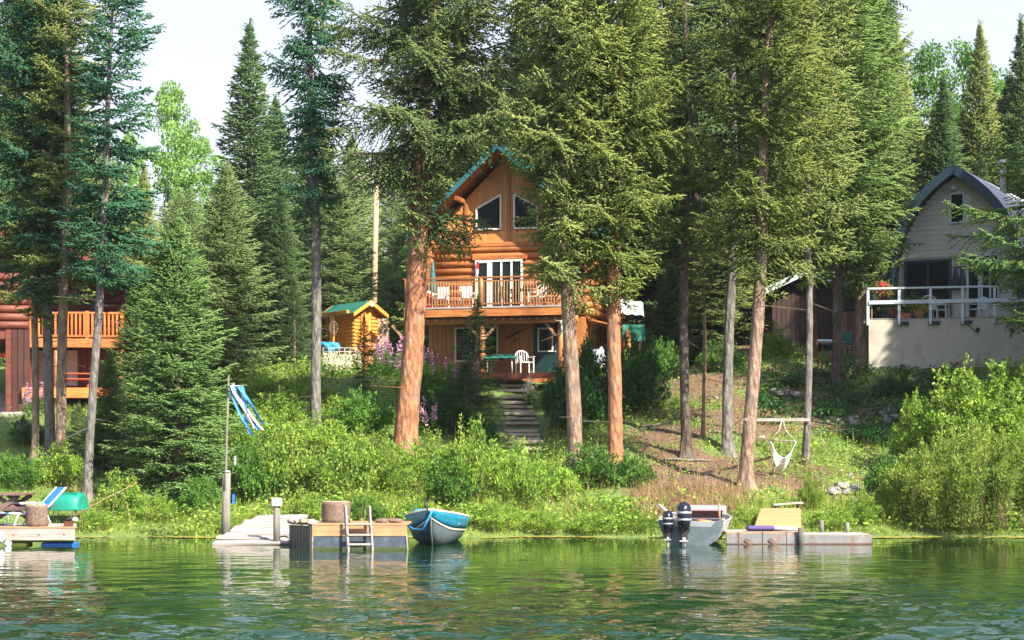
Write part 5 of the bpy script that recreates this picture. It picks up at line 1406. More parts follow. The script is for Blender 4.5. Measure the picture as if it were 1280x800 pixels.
rod = empty('fishing_rod', a_, 0, 'fishing rod with white reel sticking out over the water from the left dock', 'fishing rod')
d_ = b_ - a_
MB().tube([(0, 0, 0), d_ * .12], .028, 8).build('grip', 'black_matt', rod)
MB().tube([d_ * .12, d_ * .5 + Vector((0, 0, .02)), d_], [.016, .013, .009], 6).build('rod', 'tan_plank', rod)
MB().ball(d_ * .14 + Vector((0, 0, -.1)), .07, (1.1, .6, .8), 2).build('reel', 'white_plastic', rod)
# overturned teal boat on the bank
tp = P(83, 636, 50.4); tb_ = empty('upturned_dinghy', (tp.x, 50.4, max(tz(tp.x, 50.4), tp.z) - .02), radians(-14), 'teal green upturned dinghy on the bank behind the left dock', 'dinghy')
dm = MB(); rings = []
for i, (x, w, h) in enumerate(((-.52, .22, .30), (-.5, .36, .40), (-.2, .42, .47), (.2, .42, .48), (.44, .38, .46), (.52, .3, .38))):
    rings.append([dm.bm.verts.new((x, w * cos(a), h * sin(a) ** .6 if sin(a) > 0 else 0)) for a in np.linspace(0, pi, 12)])
for i in range(5):
    for k in range(11): f = dm.bm.faces.new((rings[i][k], rings[i][k + 1], rings[i + 1][k + 1], rings[i + 1][k])); f.smooth = True
dm.bm.faces.new(rings[0]); dm.bm.faces.new(rings[-1][::-1]); dm.build('hull', 'teal_tub', tb_)
MB().bb(-.54, .54, -.43, .43, -.02, .03, .01).build('rim', 'teal_tub', tb_)
for y in (-.2, 0, .2): MB().bb(-.45, .42, y - .015, y + .015, .44, .48).build('keel_strip', 'teal_tub', tb_)
# weathered ramp
DR = DW(681)
ra = empty('plank_ramp', (P(313, 681, DR).x, DR, 0), 0, 'whitish weathered plank ramp running down from the bank into the water', 'ramp')
rg = random.Random(9)
yb = 5.0
for k in range(9):
    t = k / 8; y = .12 + t * (yb - .3); xl0 = -.95 + .42 * t; xl1 = .98 - .12 * t; z = .05 + .50 * t ** .8
    x0 = xl0 + rg.uniform(-.05, .05); x1 = xl1 + rg.uniform(-.03, .03)
    piece('plank', 'white_plank', ra, ((x0 + x1) / 2, y, z), (round(x1 - x0, 1), .50, .07), rot=(radians(5), radians(rg.uniform(-1.2, 1.2)), rg.uniform(-.012, .012)), bev=.015)
for x in (-.8, .85): piece('stringer', 'grey_plank_y', ra, (x * .9, yb / 2 - .1, .16), (.12, yb - .4, .14), rot=(radians(5), 0, 0))
for k in range(6): piece('side_plank', 'grey_plank', ra, (1.18 - .01 * k, .7 + k * .5, .06 + .06 * k), (.55, .44, .06), rot=(radians(5), radians(9), .05), bev=.015)
po = empty('dock_post', P(346, 676, DR + .05), 0, 'short thick post with a pale square cap on the right side of the plank ramp', 'post')
MB().tube([(0, 0, -.4), (0, 0, .85)], [.09, .085], 12).build('post', 'post_wood', po)
MB().bb(-.12, .12, -.12, .12, .85, 1.06, .02).build('cap', 'bone', po)
MB().tube([(.095, -.05, .1), (.2, -.1, .12), (.3, -.05, .08)], .02, 6).build('cleat', 'black_matt', po)
# flag pole with wind streamers
fp = P(282, 656, 47.0)
pole = empty('streamer_pole', fp, 0, 'thick grey post with a thin tall pole at the left of the plank ramp', 'pole')
MB().tube([(-.02, 0, -1.0), (.03, 0, 1.38)], [.12, .105], 12).build('post', 'post_wood', pole)
MB().tube([(-.02, -.1, .9), (.02, -.08, 1.5), (.09, -.05, 3.9)], [.035, .033, .022], 8).build('thin_pole', 'post_wood', pole)
MB().tube([(.03, -.02, 1.38), (.03, -.02, 1.42)], [.11, .08], 12).build('cap', 'alu_light', pole)
MB().bb(.22, .28, -.02, .02, 1.55, 1.80).build('block', 'aluminium', pole); MB().bb(.18, .24, -.02, .02, .55, .8).build('block', 'blue_plastic', pole)
MB().tube([(.09, -.05, 3.6), (.25, -.05, 3.68)], .012, 5).build('arm', 'aluminium', pole)
ws = empty('windsock', fp + Vector((.22, -.05, 3.62)), 0, 'windsock of blue and cream streamers blowing from the thin pole', 'windsock')
MB().tube([(.17 * cos(a) + .04, .17 * sin(a), 0) for a in np.linspace(0, 2 * pi, 15)], .015, 5).build('ring', 'alu_light', ws)
rg = random.Random(2)
for k, (dx, L_, mt_) in enumerate(((.30, 1.25, 'blue_fabric'), (.42, 1.1, 'bone'), (.62, 1.15, 'blue_fabric'), (.82, 1.15, 'bone'), (.5, 1.3, 'blue_fabric'), (.36, .9, 'bone'), (.72, 1.0, 'blue_fabric'))):
    a0 = k * .9; mbx = MB(); prev = None; n_ = 10
    for i in range(n_ + 1):
        t = i / n_; c = Vector((.04 + .17 * cos(a0) * (1 - t * .5) + dx * t ** 1.1 + .03 * sin(t * 6 + k * 2), .15 * sin(a0) * (1 - t * .7) + .04 * sin(t * 7 + k), -L_ * t)); w = Vector((.042 * (1 - .3 * t), .03 * cos(t * 5 + k), 0))
        cur = (mbx.bm.verts.new(c - w), mbx.bm.verts.new(c + w))
        if prev: mbx.bm.faces.new((prev[0], prev[1], cur[1], cur[0]))
        prev = cur
    o = mbx.build('streamer', mt_, ws); mm = o.modifiers.new('t', 'SOLIDIFY'); mm.thickness = .004
# centre dock
D3 = DW(687); xl = (390 - 640) / F_PX * D3; xr = (508 - 640) / F_PX * D3; wd = xr - xl
dk3 = empty('floating_dock', (xl, D3, 0), radians(0), 'tan topped floating dock with grey skirt and a ladder, beside the teal boat', 'dock')
piece('front_beam', 'tan_plank', dk3, (wd / 2, .04, .43), (wd, .08, .24)); piece('skirt', 'skirt_navy', dk3, (wd / 2, .045, .13), (wd - .06, .06, .35))
piece('waterline_stain', 'algae', dk3, (wd / 2, .04, .03), (wd - .04, .07, .07)); piece('corner_strip', 'grey_plank', dk3, (wd + .012, .06, .18), (.03, .1, .42), rot=(0, radians(-5), 0))
for k in range(12): piece('plank', 'tan_plank', dk3, (wd / 2, .1 + k * .21, .572), (wd + .02, .198, .04))
for k in range(2): piece('inner_float', 'blue_plastic', dk3, (wd / 2, .6 + k * 1.4, .15), (wd - .3, .6, .3))
sd3 = -.78
side = MB()
side.quad([(0, .02, .55), (0, .02, .0), (sd3, 2.4, .0), (sd3, 2.4, .5)]); so_ = side.build('side_skirt', 'black_matt', dk3); mm = so_.modifiers.new('t', 'SOLIDIFY'); mm.thickness = .05
for k in range(7):
    t = (k + .5) / 7; piece('side_slat', 'grey_plank', dk3, (sd3 * t - .035, .02 + 2.38 * t, .24), (.03, .12, .5), rot=(0, 0, .2))
for k in range(5): piece('side_plank', 'grey_plank_y', dk3, (-.08 - .1 * k, 1.45 + k * .2, .565), (.10, 1.9 - .3 * k, .04))
for k in range(5):
    o = MB().ball((0, 0, .07), .13, (1.3, .8, .6), 2, .6, k).build('beach_stone', 'firewood' if k % 2 else 'rock_pale'); q = P(368 + k * 7, 655, D3 + 1.6); o.location = (q.x, D3 + 1.6 - k * .25, .55); o.rotation_euler = (0, 0, k)
    tag(o, 'small pale stones piled at the left end of the tan floating dock', 'stone', 'stones on the floating dock')
stump(420, 659, D3 + 1.3, .50, .34, 'thick grey brown log stump on the tan floating dock left of the ladder').location.z = .594
lad = empty('dock_ladder', (P(450, 687, D3).x, D3 - .1, 0), 0, 'bleached wooden ladder leaning on the front of the tan floating dock', 'ladder')
for s, w in ((-.29, .0), (.27, 0)): MB().bar((s + .05, -.14, -.3), (s - .05, .0, 1.02), .05, .09, .008).build('rail', 'white_plank', lad)
for z, mt_ in ((.13, 'white_plank'), (.35, 'white_plank'), (.60, 'grey_plank')): piece('rung', mt_, lad, (-.005 - .02 * (z - .3), -.09 + .1 * (z - .3), z), (.54, .1, .045))
q = P(489, 653, D3 + 1.0)
for k in range(2):
    o = MB().ball((0, 0, .05), .12, (1.6, .8, .5), 2, .5, k + 20).build('flat_stone', 'stump_bark'); o.location = (q.x - .22 + k * .3, D3 + 1.0, .594); tag(o, 'flat brown stone beside the blue rope on the floating dock', 'stone', 'flat stones by the rope')
# right docks
D4 = DW(680.5); xl = (908 - 640) / F_PX * D4; x2 = (1001 - 640) / F_PX * D4; x3 = (1090 - 640) / F_PX * D4
pd = empty('metal_dock', (xl, D4, 0), 0, 'grey metal pontoon dock right of the fishing boat below the yellow ramp', 'dock')
w = x2 - xl
piece('front_panel', 'pontoon', pd, (w / 2, .03, .13), (w, .06, .28)); piece('bottom_lip', 'dark_wood', pd, (w / 2, 0, .0), (w, .05, .05))
for k in range(9): piece('plank', 'grey_plank' if k else 'tan_plank', pd, (w / 2, .12 + k * .2, .285), (w, .19, .04))
for k in (.55, 1.15): piece('corner_bracket', 'stump_bark', pd, (k, -.015, .07), (.22, .03, .1), rot=(0, radians(35), 0))
for k in (.3, .9, 1.5): piece('seam', 'dark_wood', pd, (k, -.002, .17), (.02, .012, .3))
pd2 = empty('metal_dock', (x2 + .06, D4 + .02, 0), radians(0), 'long low pontoon with peeling rusty front at the right of the ramp', 'dock')
w2 = x3 - x2 - .06
piece('front_panel', 'pontoon', pd2, (w2 / 2, .03, .11), (w2, .06, .22)); piece('bottom_lip', 'dark_wood', pd2, (w2 / 2, -.005, .015), (w2, .06, .04))
for k in range(7): piece('plank', 'white_plank', pd2, (w2 / 2 - .03, .12 + k * .2, .235), (w2, .19, .03))
for px, pt, pb, D_, lb in ((1001, 660, 684, D4 - .06, 'rusty square post where the two metal pontoons meet'), (1027, 650, 668, D4 + 1.3, 'thin grey post standing on the rusty pontoon, left one'), (1059, 653, 668, D4 + 1.3, 'thin grey post near the far end of the rusty pontoon')):
    b0 = P(px, pb, D_); h = (pb - pt) / F_PX * D_
    tag(MB().tube([(0, 0, -.1), (0, 0, h)], .055 if px > 1002 else .075, 6).build('mooring_post', 'post_wood', None, b0), lb, 'post')
# the yellow ramp
ry0, ry1 = D4 + .9, D4 + 5.4
z0, z1 = .32, CAM_Z - (636 - HOR) / F_PX * ry1
rm = empty('plank_ramp', ((971 - 640) / F_PX * ry0, ry0, z0), 0, 'honey coloured planked ramp between the metal pontoon and the bank', 'ramp')
npk = 16
for k in range(npk):
    t = (k + .5) / npk; y = (ry1 - ry0) * t
    xa = ((942 + 9 * t) - 640) / F_PX * (ry0 + y) - rm.location.x; xb = ((1001 - 1 * t) - 640) / F_PX * (ry0 + y) - rm.location.x
    piece('plank', 'ramp_plank', rm, ((xa + xb) / 2, y, (z1 - z0) * t), (round(xb - xa, 2), (ry1 - ry0) / npk - .012, .045), rot=(atan2(z1 - z0, ry1 - ry0), 0, 0))
for pa, pb, o_ in ((942, 951, .08), (1001, 1000, -.08)):
    MB().bar(((pa - 640) / F_PX * ry0 - rm.location.x + o_, 0, -.08), ((pb - 640) / F_PX * ry1 - rm.location.x + o_, ry1 - ry0, z1 - z0 - .08), .06, .12).build('stringer', 'ramp_plank', rm)
bq = P(985, 633, ry1 + .2); bnc = empty('plank_bench', (bq.x, ry1 + .3, bq.z - .15), radians(4), 'low grey plank bench at the top of the honey coloured ramp', 'bench')
piece('plank', 'white_plank', bnc, (0, 0, .22), (.85, .3, .05), rot=(0, radians(-4), 0))
for s in (-.32, .32): piece('leg', 'dark_wood', bnc, (s, 0, .08), (.08, .26, .26))
cq_ = P(950, 664, D4 + .7)
tag(MB().box((0, 0, .07), (.72, .4, .13), bev=.05).build('cushion', 'purple_fabric', None, (cq_.x, D4 + .65, .31)), 'dark purple cushion lying at the foot of the honey coloured ramp', 'cushion')
tag(MB().box((0, 0, .06), (.75, .34, .10), (0, radians(3), .2), .04).build('towel', 'white_cloth', None, (cq_.x + .55, D4 + .75, .31)), 'crumpled white towel beside the purple cushion on the dock', 'towel')
# ------------------------------------------------------------------ hero spruces
def B(px, D): return G(px, D)
trees_spec = []
# left group
spruce('slim pale brown trunk at the far left in front of the dark red house', T(41, 578), (44, 385), 9, 'bark_brown', 'needles_old', [(395, 20, 30), (370, 45, 45), (340, 50, 50), (260, 50, 40), (120, 40, 35), (0, 30, 30)], 19.0, 1, .9, .10, stubs=6)
spruce('tall dark spruce with a straight grey trunk, second from the left edge', T(62, 582), (62, 330), 13, 'bark_grey', 'needles_teal', [(352, 40, 34), (330, 85, 56), (250, 86, 54), (120, 80, 54), (40, 72, 52), (0, 62, 48)], 17.5, 2, 1.0, .052, up=.15, hang=.7)
spruce('spruce with a reddish trunk just right of the straight grey trunk', T(77, 592), (80, 360), 13, 'bark_brown', 'needles_olive', [(370, 25, 25), (345, 50, 40), (260, 45, 40), (100, 48, 42), (0, 55, 40)], 17.5, 3, .9, .085)
spruce('blue green spruce on a leaning pale grey trunk near the overturned dinghy', T(110, 630), (143, 0), 11, 'bark_grey', 'needles_teal', [(362, 12, 15), (350, 40, 45), (330, 50, 70), (280, 52, 62), (200, 45, 50), (100, 40, 52), (40, 32, 46), (0, 25, 35)], 17.5, 4, 1.0, .06, up=.2, hang=.4, stubs=10, lobes=.45)
spruce('slender dark spruce with a long bare grey trunk right of the windsock', T(397, 548), (389, 60), 13, 'bark_grey', 'needles_teal', [(300, 12, 10), (225, 45, 40), (190, 66, 50), (130, 62, 55), (60, 52, 50), (0, 55, 45)], 17.5, 5, .9, .07, drop=.2, hang=.8, lobes=.5, stubs=30)
spruce('largest spruce with a thick sunlit orange trunk left of the log cabin', T(506, 568), (534, 100), 28, 'bark_orange', 'needles_big', [(322, 0, 30), (300, 0, 66), (265, 6, 82), (235, 26, 86), (205, 92, 84), (170, 118, 104), (120, 110, 128), (60, 105, 125), (0, 100, 120)], 16.0, 6, 1.0, .052, drop=.08, up=.15, hang=.8, droop=.34, lobes=.65, stubs=22)
spruce('spruce with a pale brown trunk immediately right of the log cabin balcony', T(718, 597), (706, 250), 19, 'bark_brown', 'needles_olive', [(365, 8, 45), (352, 40, 44), (338, 84, 46), (312, 58, 58), (285, 46, 70), (240, 46, 80), (190, 66, 85), (80, 74, 80), (0, 70, 75)], 17.5, 7, 1.0, .064, drop=.08, hang=.8, droop=.30, stubs=14, lobes=.55)
spruce('spruce with a warm brown trunk second to the right of the cabin balcony', T(767, 590), (772, 100), 18, 'bark_orange', 'needles_tan', [(378, 18, 18), (355, 40, 44), (320, 60, 72), (270, 78, 86), (200, 80, 95), (120, 72, 90), (50, 66, 85), (0, 62, 80)], 17.5, 8, 1.0, .064, drop=.08, hang=.7, droop=.30, lobes=.6, stubs=14)
spruce('dark trunked spruce standing beside the brown footpath', T(857, 570), (857, 330), 12, 'bark_dark', 'needles_old', [(340, 20, 20), (310, 48, 48), (230, 62, 62), (100, 58, 58), (0, 50, 50)], 17.5, 9, .85, .125, stubs=14)
spruce('spruce with a straight grey trunk left of the swing beam', T(911, 567), (914, 330), 13, 'bark_grey', 'needles_dark', [(345, 18, 18), (320, 50, 50), (250, 66, 62), (120, 58, 58), (0, 50, 50)], 17.5, 10, .85, .12, stubs=14)
spruce('tall spruce whose brown grey trunk carries the left end of the swing beam', T(934, 610), (950, 300), 17, 'bark_brown', 'needles_tan', [(360, 4, 30), (330, 46, 60), (285, 68, 76), (200, 78, 85), (100, 76, 80), (0, 66, 70)], 17.5, 11, 1.0, .085, drop=.06, hang=.6, droop=.24, up=.3, stubs=12)
spruce('slender spruce whose grey trunk carries the right end of the swing beam', T(1008, 580), (1011, 300), 9, 'bark_grey', 'needles_olive', [(345, 20, 25), (318, 52, 56), (260, 72, 72), (150, 74, 74), (60, 66, 66), (0, 60, 60)], 17.5, 12, .95, .095, hang=.6, up=.3, stubs=14)
spruce('dark trunked spruce at the edge of the terrace left of the deck wall', T(1045, 478), (1047, 300), 13, 'bark_dark', 'needles_green', [(350, 26, 30), (322, 56, 62), (260, 82, 76), (180, 84, 90), (100, 84, 86), (0, 70, 72)], 17.5, 13, 1.0, .08, drop=.06, up=.32, stubs=8)
spruce('reddish spruce trunk in front of the dark shed', B(1014, 70), (1014, 300), 11, 'bark_orange', 'needles_olive', [(345, 20, 25), (300, 60, 60), (200, 70, 70), (100, 60, 60), (0, 50, 50)], 17.5, 14, .8, .14, stubs=8)
spruce('big yellow green spruce reaching down beside the arched house', B(1078, 68), (1080, 200), 18, 'bark_brown', 'needles_green', [(362, 40, 40), (335, 66, 58), (290, 75, 62), (230, 80, 58), (180, 80, 66), (110, 78, 60), (50, 72, 52), (0, 60, 46)], 17.5, 15, 1.0, .068, drop=.04, up=.32, hang=.55, stubs=0)
spruce('spruce outside the right edge hanging its boughs over the white deck railing', Vector((17.8, 57.5, tz(17.8, 57.5))), (1338, 200), 15, 'bark_grey', 'needles_young', [(425, 50, 40), (385, 85, 60), (350, 110, 70), (325, 160, 80), (290, 150, 80), (250, 115, 70), (200, 90, 60), (120, 66, 50), (0, 40, 40)], 19.0, 16, 1.0, .105, drop=.1, up=.26, hang=.3, lobes=.5, stubs=0)
# ------------------------------------------------------------------ young and background spruces (shared meshes)
CA = conic_mesh(21, 10, 2.3, 'needles_young', spacing=.033)
CB = conic_mesh(22, 10, 2.5, 'needles_pale', spacing=.04, pit=8)
CC = conic_mesh(23, 14, 2.6, 'needles_dark', spacing=.05, power=.92, tw=.2, dens=.8, rad=.19)
CD = conic_mesh(24, 14, 2.9, 'needles_olive', spacing=.052, power=.9, tw=.2, dens=.8, rad=.19)
CE = conic_mesh(25, 5, 1.15, 'needles_dark', spacing=.045, tw=.1, pit=10)
tA, tC, tE = simple_trunk(10, .16, 'bark_brown', 1), simple_trunk(14, .2, 'bark_dark', 2), simple_trunk(5, .07, 'bark_brown', 3)
def conic(px, D, top, width_px, mesh, trunk, rh, rw, label, group=None, rz=0, base_dz=0, name='spruce_tree'):
    b = G(px, D); h = (CAM_Z - (top - HOR) / F_PX * D) - b.z
    return conic_tree(label, b + Vector((0, 0, base_dz)), h, mesh, trunk, rh, rw, width_px * (1.0 if group else 1.22) / F_PX * D / 2, rz, group, name)
b = T(222, 628); CAt = conic(222, b.y, 268, 178, CA, tA, 10, 2.3, 'bright green young spruce, largest of the full skirted ones, left of the windsock', rz=.3)
conic(176, 59, 330, 110, CA, tA, 10, 2.3, 'young green spruce just left behind the largest full skirted one', rz=2)
conic(283, 70, 205, 150, CB, tA, 10, 2.5, 'pale green spruce behind the windsock, taller than the full skirted one in front', rz=1)
conic(180, 76, 205, 84, CD, tC, 14, 2.9, 'olive spruce rising behind the young green ones, left of the pale poplar', rz=4)
conic(238, 74, 235, 110, CB, tA, 10, 2.5, 'pale spruce between the olive spruce and the dark pointed one', rz=3)
conic(312, 84, 26, 150, CC, tC, 14, 2.6, 'dark pointed spruce standing free against the sky left of the slender trunk', rz=2.2)
conic(352, 82, 225, 80, CC, tC, 14, 2.6, 'dark full spruce behind the slender grey trunk', rz=.8)
conic(425, 88, 225, 130, CB, tA, 10, 2.5, 'pale green spruce left of the utility pole behind the yellow shed', rz=5)
conic(368, 73, 350, 60, CE, tE, 5, 1.15, 'small dark spruce on the lawn left of the slender trunk', rz=1)
conic(455, 64.5, 395, 34, CE, tE, 5, 1.15, 'thin spindly sapling in front of the carved figure', rz=2, name='spruce_sapling').scale = (1, 1, 1)
conic(597, 66.5, 372, 66, CE, tE, 5, 1.15, 'small spruce in front of the cabin ground floor window', rz=2.5)
b = T(597, 560); conic(582, 62.0, 455, 96, CE, tE, 5, 1.15, 'low dark spruce on the slope left of the stone steps', rz=4)
conic(98, 56, 505, 50, CB, tA, 10, 2.5, 'small pale spruce in front of the lower deck of the red house', rz=4)
conic(136, 57, 440, 60, CA, tA, 10, 2.3, 'small green spruce beside the leaning grey trunk', rz=.9)
conic(905, 78, 178, 120, CD, tC, 14, 2.9, 'olive spruce with a visible pointed tip left of the tall cluster', rz=2)
conic(840, 74, 330, 90, CC, tC, 14, 2.6, 'dark spruce filling the gap right of the log cabin', rz=3)
conic(878, 72, 420, 60, CE, tE, 5, 1.15, 'small spruce behind the dark trunk beside the footpath', rz=1.2)
conic(960, 73, 395, 60, CE, tE, 5, 1.15, 'small spruce against the left side of the dark shed', rz=2.9)
conic(1225, 88, 28, 110, CD, tC, 14, 2.9, 'pointed spruce against the sky above the stovepipe', rz=1)
conic(1276, 84, 20, 96, CC, tC, 14, 2.6, 'dark spruce at the right edge against the sky', rz=3)
conic(1180, 84, 95, 120, CC, tC, 14, 2.6, 'dark spruce right behind the peak of the arched house', rz=.4)
# bare stem behind: thin pale trunk right of the dark one
tp_ = T(879, 545); thin = empty('thin_tree', tp_, 0, 'very thin pale stem right of the dark trunk by the footpath', 'tree')
link('trunk', trunk_mesh('trunk', 'bark_brown', [(0, 0, -.1), (.05, 0, 3), (0, 0, 7)], [.07, .055, .02], 3, 8, 8), thin)
cm_ = crown_mesh('crown', 'needles_old', np.array([(0, 0, z) for z in np.linspace(3.8, 7, 26)]), [i * 2.4 for i in range(26)], [.05] * 26, [1.0 - .03 * i for i in range(26)], seed=5)
link('crown', cm_, thin)
# rows of forest behind
rg = random.Random(11)
G1 = 'conifers of the forest behind the houses'
def back(px, D, top, wpx, kind):
    mesh, tr, rh, rw, lab = [(CC, tC, 14, 2.6, 'dark conifer in the forest behind the houses'), (CD, tC, 14, 2.9, 'olive conifer in the forest behind the houses'), (CB, tA, 10, 2.5, 'pale green conifer in the forest behind the houses')][kind]  # the pale kind also puts distance haze into the needle colour
    conic(px, D, top, wpx * 1.45, mesh, tr, rh, rw, lab, 'forest: ' + lab, rz=rg.uniform(0, 6))
for px, top, D, w, k in [(-40, 60, 92, 130, 0), (15, 130, 88, 120, 1), (60, 200, 86, 100, 2), (100, 150, 96, 120, 2), (140, 235, 84, 100, 2), (-90, 40, 100, 130, 1),
        (345, 120, 100, 110, 0), (385, 150, 108, 110, 2), (410, 215, 100, 90, 2), (448, 190, 118, 90, 2), (490, 175, 125, 96, 2), (520, 215, 110, 80, 2), (545, 160, 112, 110, 2), (505, 260, 100, 80, 2),
        (600, 110, 96, 120, 1), (650, 60, 92, 120, 0), (690, 20, 86, 120, 0), (735, 40, 98, 120, 1), (790, -10, 88, 130, 0), (850, -20, 84, 120, 1), (890, 30, 96, 120, 0), (940, -30, 86, 130, 0), (990, -10, 92, 120, 0), (1030, -60, 80, 130, 1), (1080, 30, 96, 120, 0),
        (815, 300, 82, 90, 0), (860, 260, 84, 90, 0), (1000, 250, 82, 80, 0),
        (1120, 30, 86, 100, 1), (1140, 120, 90, 110, 0), (1165, 150, 86, 90, 0), (1205, 135, 92, 110, 0), (1235, 110, 94, 100, 1), (1262, 90, 90, 110, 0), (1290, 40, 88, 110, 1), (1225, 190, 84, 90, 0), (1270, 180, 82, 90, 0), (1150, 150, 98, 110, 0), (1190, 125, 104, 110, 0), (1250, 120, 100, 120, 0), (1310, 60, 92, 130, 1), (1350, 30, 88, 130, 0), (1240, 200, 92, 100, 2), (1130, 215, 80, 80, 0),
        (-150, 20, 80, 150, 0), (-210, 0, 90, 150, 0), (1420, 0, 80, 150, 0), (1500, 10, 90, 150, 1), (270, 300, 96, 90, 2), (310, 320, 98, 80, 1), (210, 290, 92, 90, 2)]:
    back(px, D, top, w, k)
for px, top, D, w, k in [(575, 20, 84, 130, 1), (620, 60, 82, 100, 0), (655, -30, 90, 140, 0), (700, -60, 94, 140, 1), (745, -90, 82, 140, 0), (800, -80, 92, 140, 0), (830, -120, 86, 140, 1), (870, -90, 80, 130, 0), (915, -120, 90, 140, 0), (965, -120, 84, 130, 1), (1010, -120, 88, 140, 0), (1050, -100, 84, 120, 1), (1095, -60, 90, 110, 0),
        (20, -60, 84, 130, 0), (70, -40, 90, 130, 1), (-30, -40, 80, 130, 0), (440, 170, 112, 100, 2), (400, 150, 100, 100, 2), (130, 170, 100, 100, 2), (280, 230, 98, 100, 2), (225, 240, 96, 100, 2)]:
    back(px, D, top, w, k)
# wood outside the frame, spruces added there to shade the arched house and deck
for x, y, h, w, k in [(20.9, 61.4, 18, 5.6, 0), (23.2, 60.2, 20, 6, 1), (25.5, 58.2, 22, 6, 0), (22.8, 65.6, 22, 6.5, 0), (25.6, 64.2, 24, 7, 1), (20.2, 58.0, 19, 5.2, 0), (21.8, 55.2, 20, 5.6, 1), (24, 52.6, 22, 6, 0), (21.6, 59.6, 17, 5.2, 0), (23.2, 57.4, 18, 5, 1), (25.2, 55.2, 20, 5.5, 0), (26.6, 58, 20, 5.5, 0), (22.4, 62.4, 17, 5, 1), (28.5, 54, 22, 6, 0), (24.5, 62, 19, 5.5, 0), (23.2, 66.5, 18, 5.2, 1), (27.5, 60, 21, 5.5, 0), (30, 57.5, 23, 6, 1), (27, 65, 20, 5.5, 0), (31, 63, 22, 6, 1), (24.5, 70.5, 18, 5.5, 0), (33, 55, 22, 6, 0), (35, 60, 22, 6, 1)]:
    mesh, tr, rh, rw, lab = [(CC, tC, 14, 2.6, 'dark unseen spruce added outside the right edge to shade the arched house'), (CD, tC, 14, 2.9, 'olive unseen spruce added outside the right edge to shade the arched house')][k]
    conic_tree(lab, Vector((x, y, tz(x, y))), h, mesh, tr, rh, rw, w / 2, x, lab)
for k in range(46):     # farther rank, pale needles on the left part stand in for haze
    px = -250 + k * 39 + rg.uniform(-14, 14)
    top = {True: rg.uniform(225, 270), False: rg.uniform(150, 210)}[100 < px < 560]
    if px > 1090: top = rg.uniform(150, 200)
    back(px, rg.uniform(128, 165), top, rg.uniform(70, 100), 2 if px < 560 else k % 2)
PA = poplar_mesh(31, 14, 3.2, 16000, 'leaf_poplar'); PB = poplar_mesh(32, 14, 3.4, 16000, 'leaf_mid'); tP = simple_trunk(14, .2, 'bark_grey', 7)
def poplar(px, D, top, wpx, mesh, label, rz=0, group=None):
    b = G(px, D); h = (CAM_Z - (top - HOR) / F_PX * D) - b.z; s = h / 14; w = wpx / F_PX * D / 2 / 3.2
    root = empty('poplar_tree', b, rz, label, 'tree', group); link('trunk', tP, root, scale=(w, w, s)); link('crown', mesh, root, scale=(w, w, s))
poplar(210, 104, 112, 120, PA, 'tall pale green poplar against the sky left of the dark pointed spruce')
poplar(250, 108, 178, 110, PA, 'shorter pale poplar right behind the tall one', 2)
poplar(165, 112, 170, 70, PA, 'pale poplar mostly hidden behind the blue green spruce', 4)
poplar(1166, 98, 62, 130, PB, 'leafy poplar against the sky between the tall spruces and the arched house', 1)
poplar(1204, 108, 60, 120, PB, 'tall leafy poplar behind the pointed spruce at the right', 3)
poplar(520, 94, 300, 80, PB, 'round leafy tree across the road left of the log cabin', 2)
poplar(485, 98, 330, 70, PA, 'leafy tree right behind the yellow shed', 4)
poplar(560, 98, 320, 80, PA, 'leafy tree behind the big orange trunk', 5)
# ------------------------------------------------------------------ bushes
BU = {
 'bright': (bush_mesh(41, 1.6, 1.1, 60, 6500, .085, .5, 'leaf_bright'), 1.6, 1.1),
 'bright2': (bush_mesh(42, 1.8, 1.0, 46, 5200, .10, .35, 'leaf_bright', upright=.9, side=.22), 1.8, 1.0),
 'mid': (bush_mesh(43, 1.5, 1.1, 60, 6500, .09, .6, 'leaf_mid'), 1.5, 1.1),
 'deep': (bush_mesh(44, 1.8, 1.3, 60, 7000, .10, .65, 'leaf_deep'), 1.8, 1.3),
 'willow': (bush_mesh(45, 3.0, 2.3, 220, 42000, .11, .30, 'leaf_willow', upright=.8, side=.32, arch=.3, low=.0, foot_r=.85), 3.0, 2.3),
 'elder': (bush_mesh(46, 3.4, 2.0, 120, 21000, .12, .62, 'leaf_bright', upright=.5, side=.35, low=.05), 3.4, 2.0),
 'herb': (bush_mesh(47, 1.0, .8, 60, 3000, .12, .25, 'leaf_mid', upright=1.2, side=.10), 1.0, .8),
}
BN = {'bright': 'bush', 'bright2': 'bush', 'mid': 'bush', 'deep': 'bush', 'willow': 'willow_bush', 'elder': 'bush', 'herb': 'leafy_plant'}
def bush(px, py, hpx, wpx, kind, label, D=None, rz=None, group=None, sink=.08):
    b = T(px, py) if D is None else G(px, D)
    me, h, r = BU[kind]; s = F_PX / b.y
    o = link(BN[kind], me, None, b - Vector((0, 0, sink)), (0, 0, rz if rz is not None else (px * .77) % 6.28), (wpx / s / 2 / r, wpx / s / 2 / r, hpx / s / h))
    return tag(o, label, 'bush', group)
bush(1205, 668, 130, 210, 'willow', 'huge yellow green willow bush at the water edge on the right', D=51.0)
bush(1285, 668, 120, 150, 'willow', 'willow bush cut by the right edge, beside the huge one', D=51.6, rz=1)
bush(1130, 660, 60, 90, 'willow', 'low left shoulder of willow at the foot of the huge willow bush', D=51.2, rz=2)
bush(1215, 560, 148, 170, 'elder', 'tall bright leafed bush below the deck wall, above the huge willow bush', D=57.0)
bush(1275, 560, 140, 120, 'elder', 'tall bright bush at the right edge below the deck wall', D=58.0, rz=2)
bush(1150, 560, 105, 80, 'elder', 'smaller bright bush left of the tall one below the deck wall', D=57.5, rz=4)
bush(1014, 640, 56, 34, 'bright2', 'single bright leafy shoot right of the slender swing trunk foot', D=52)
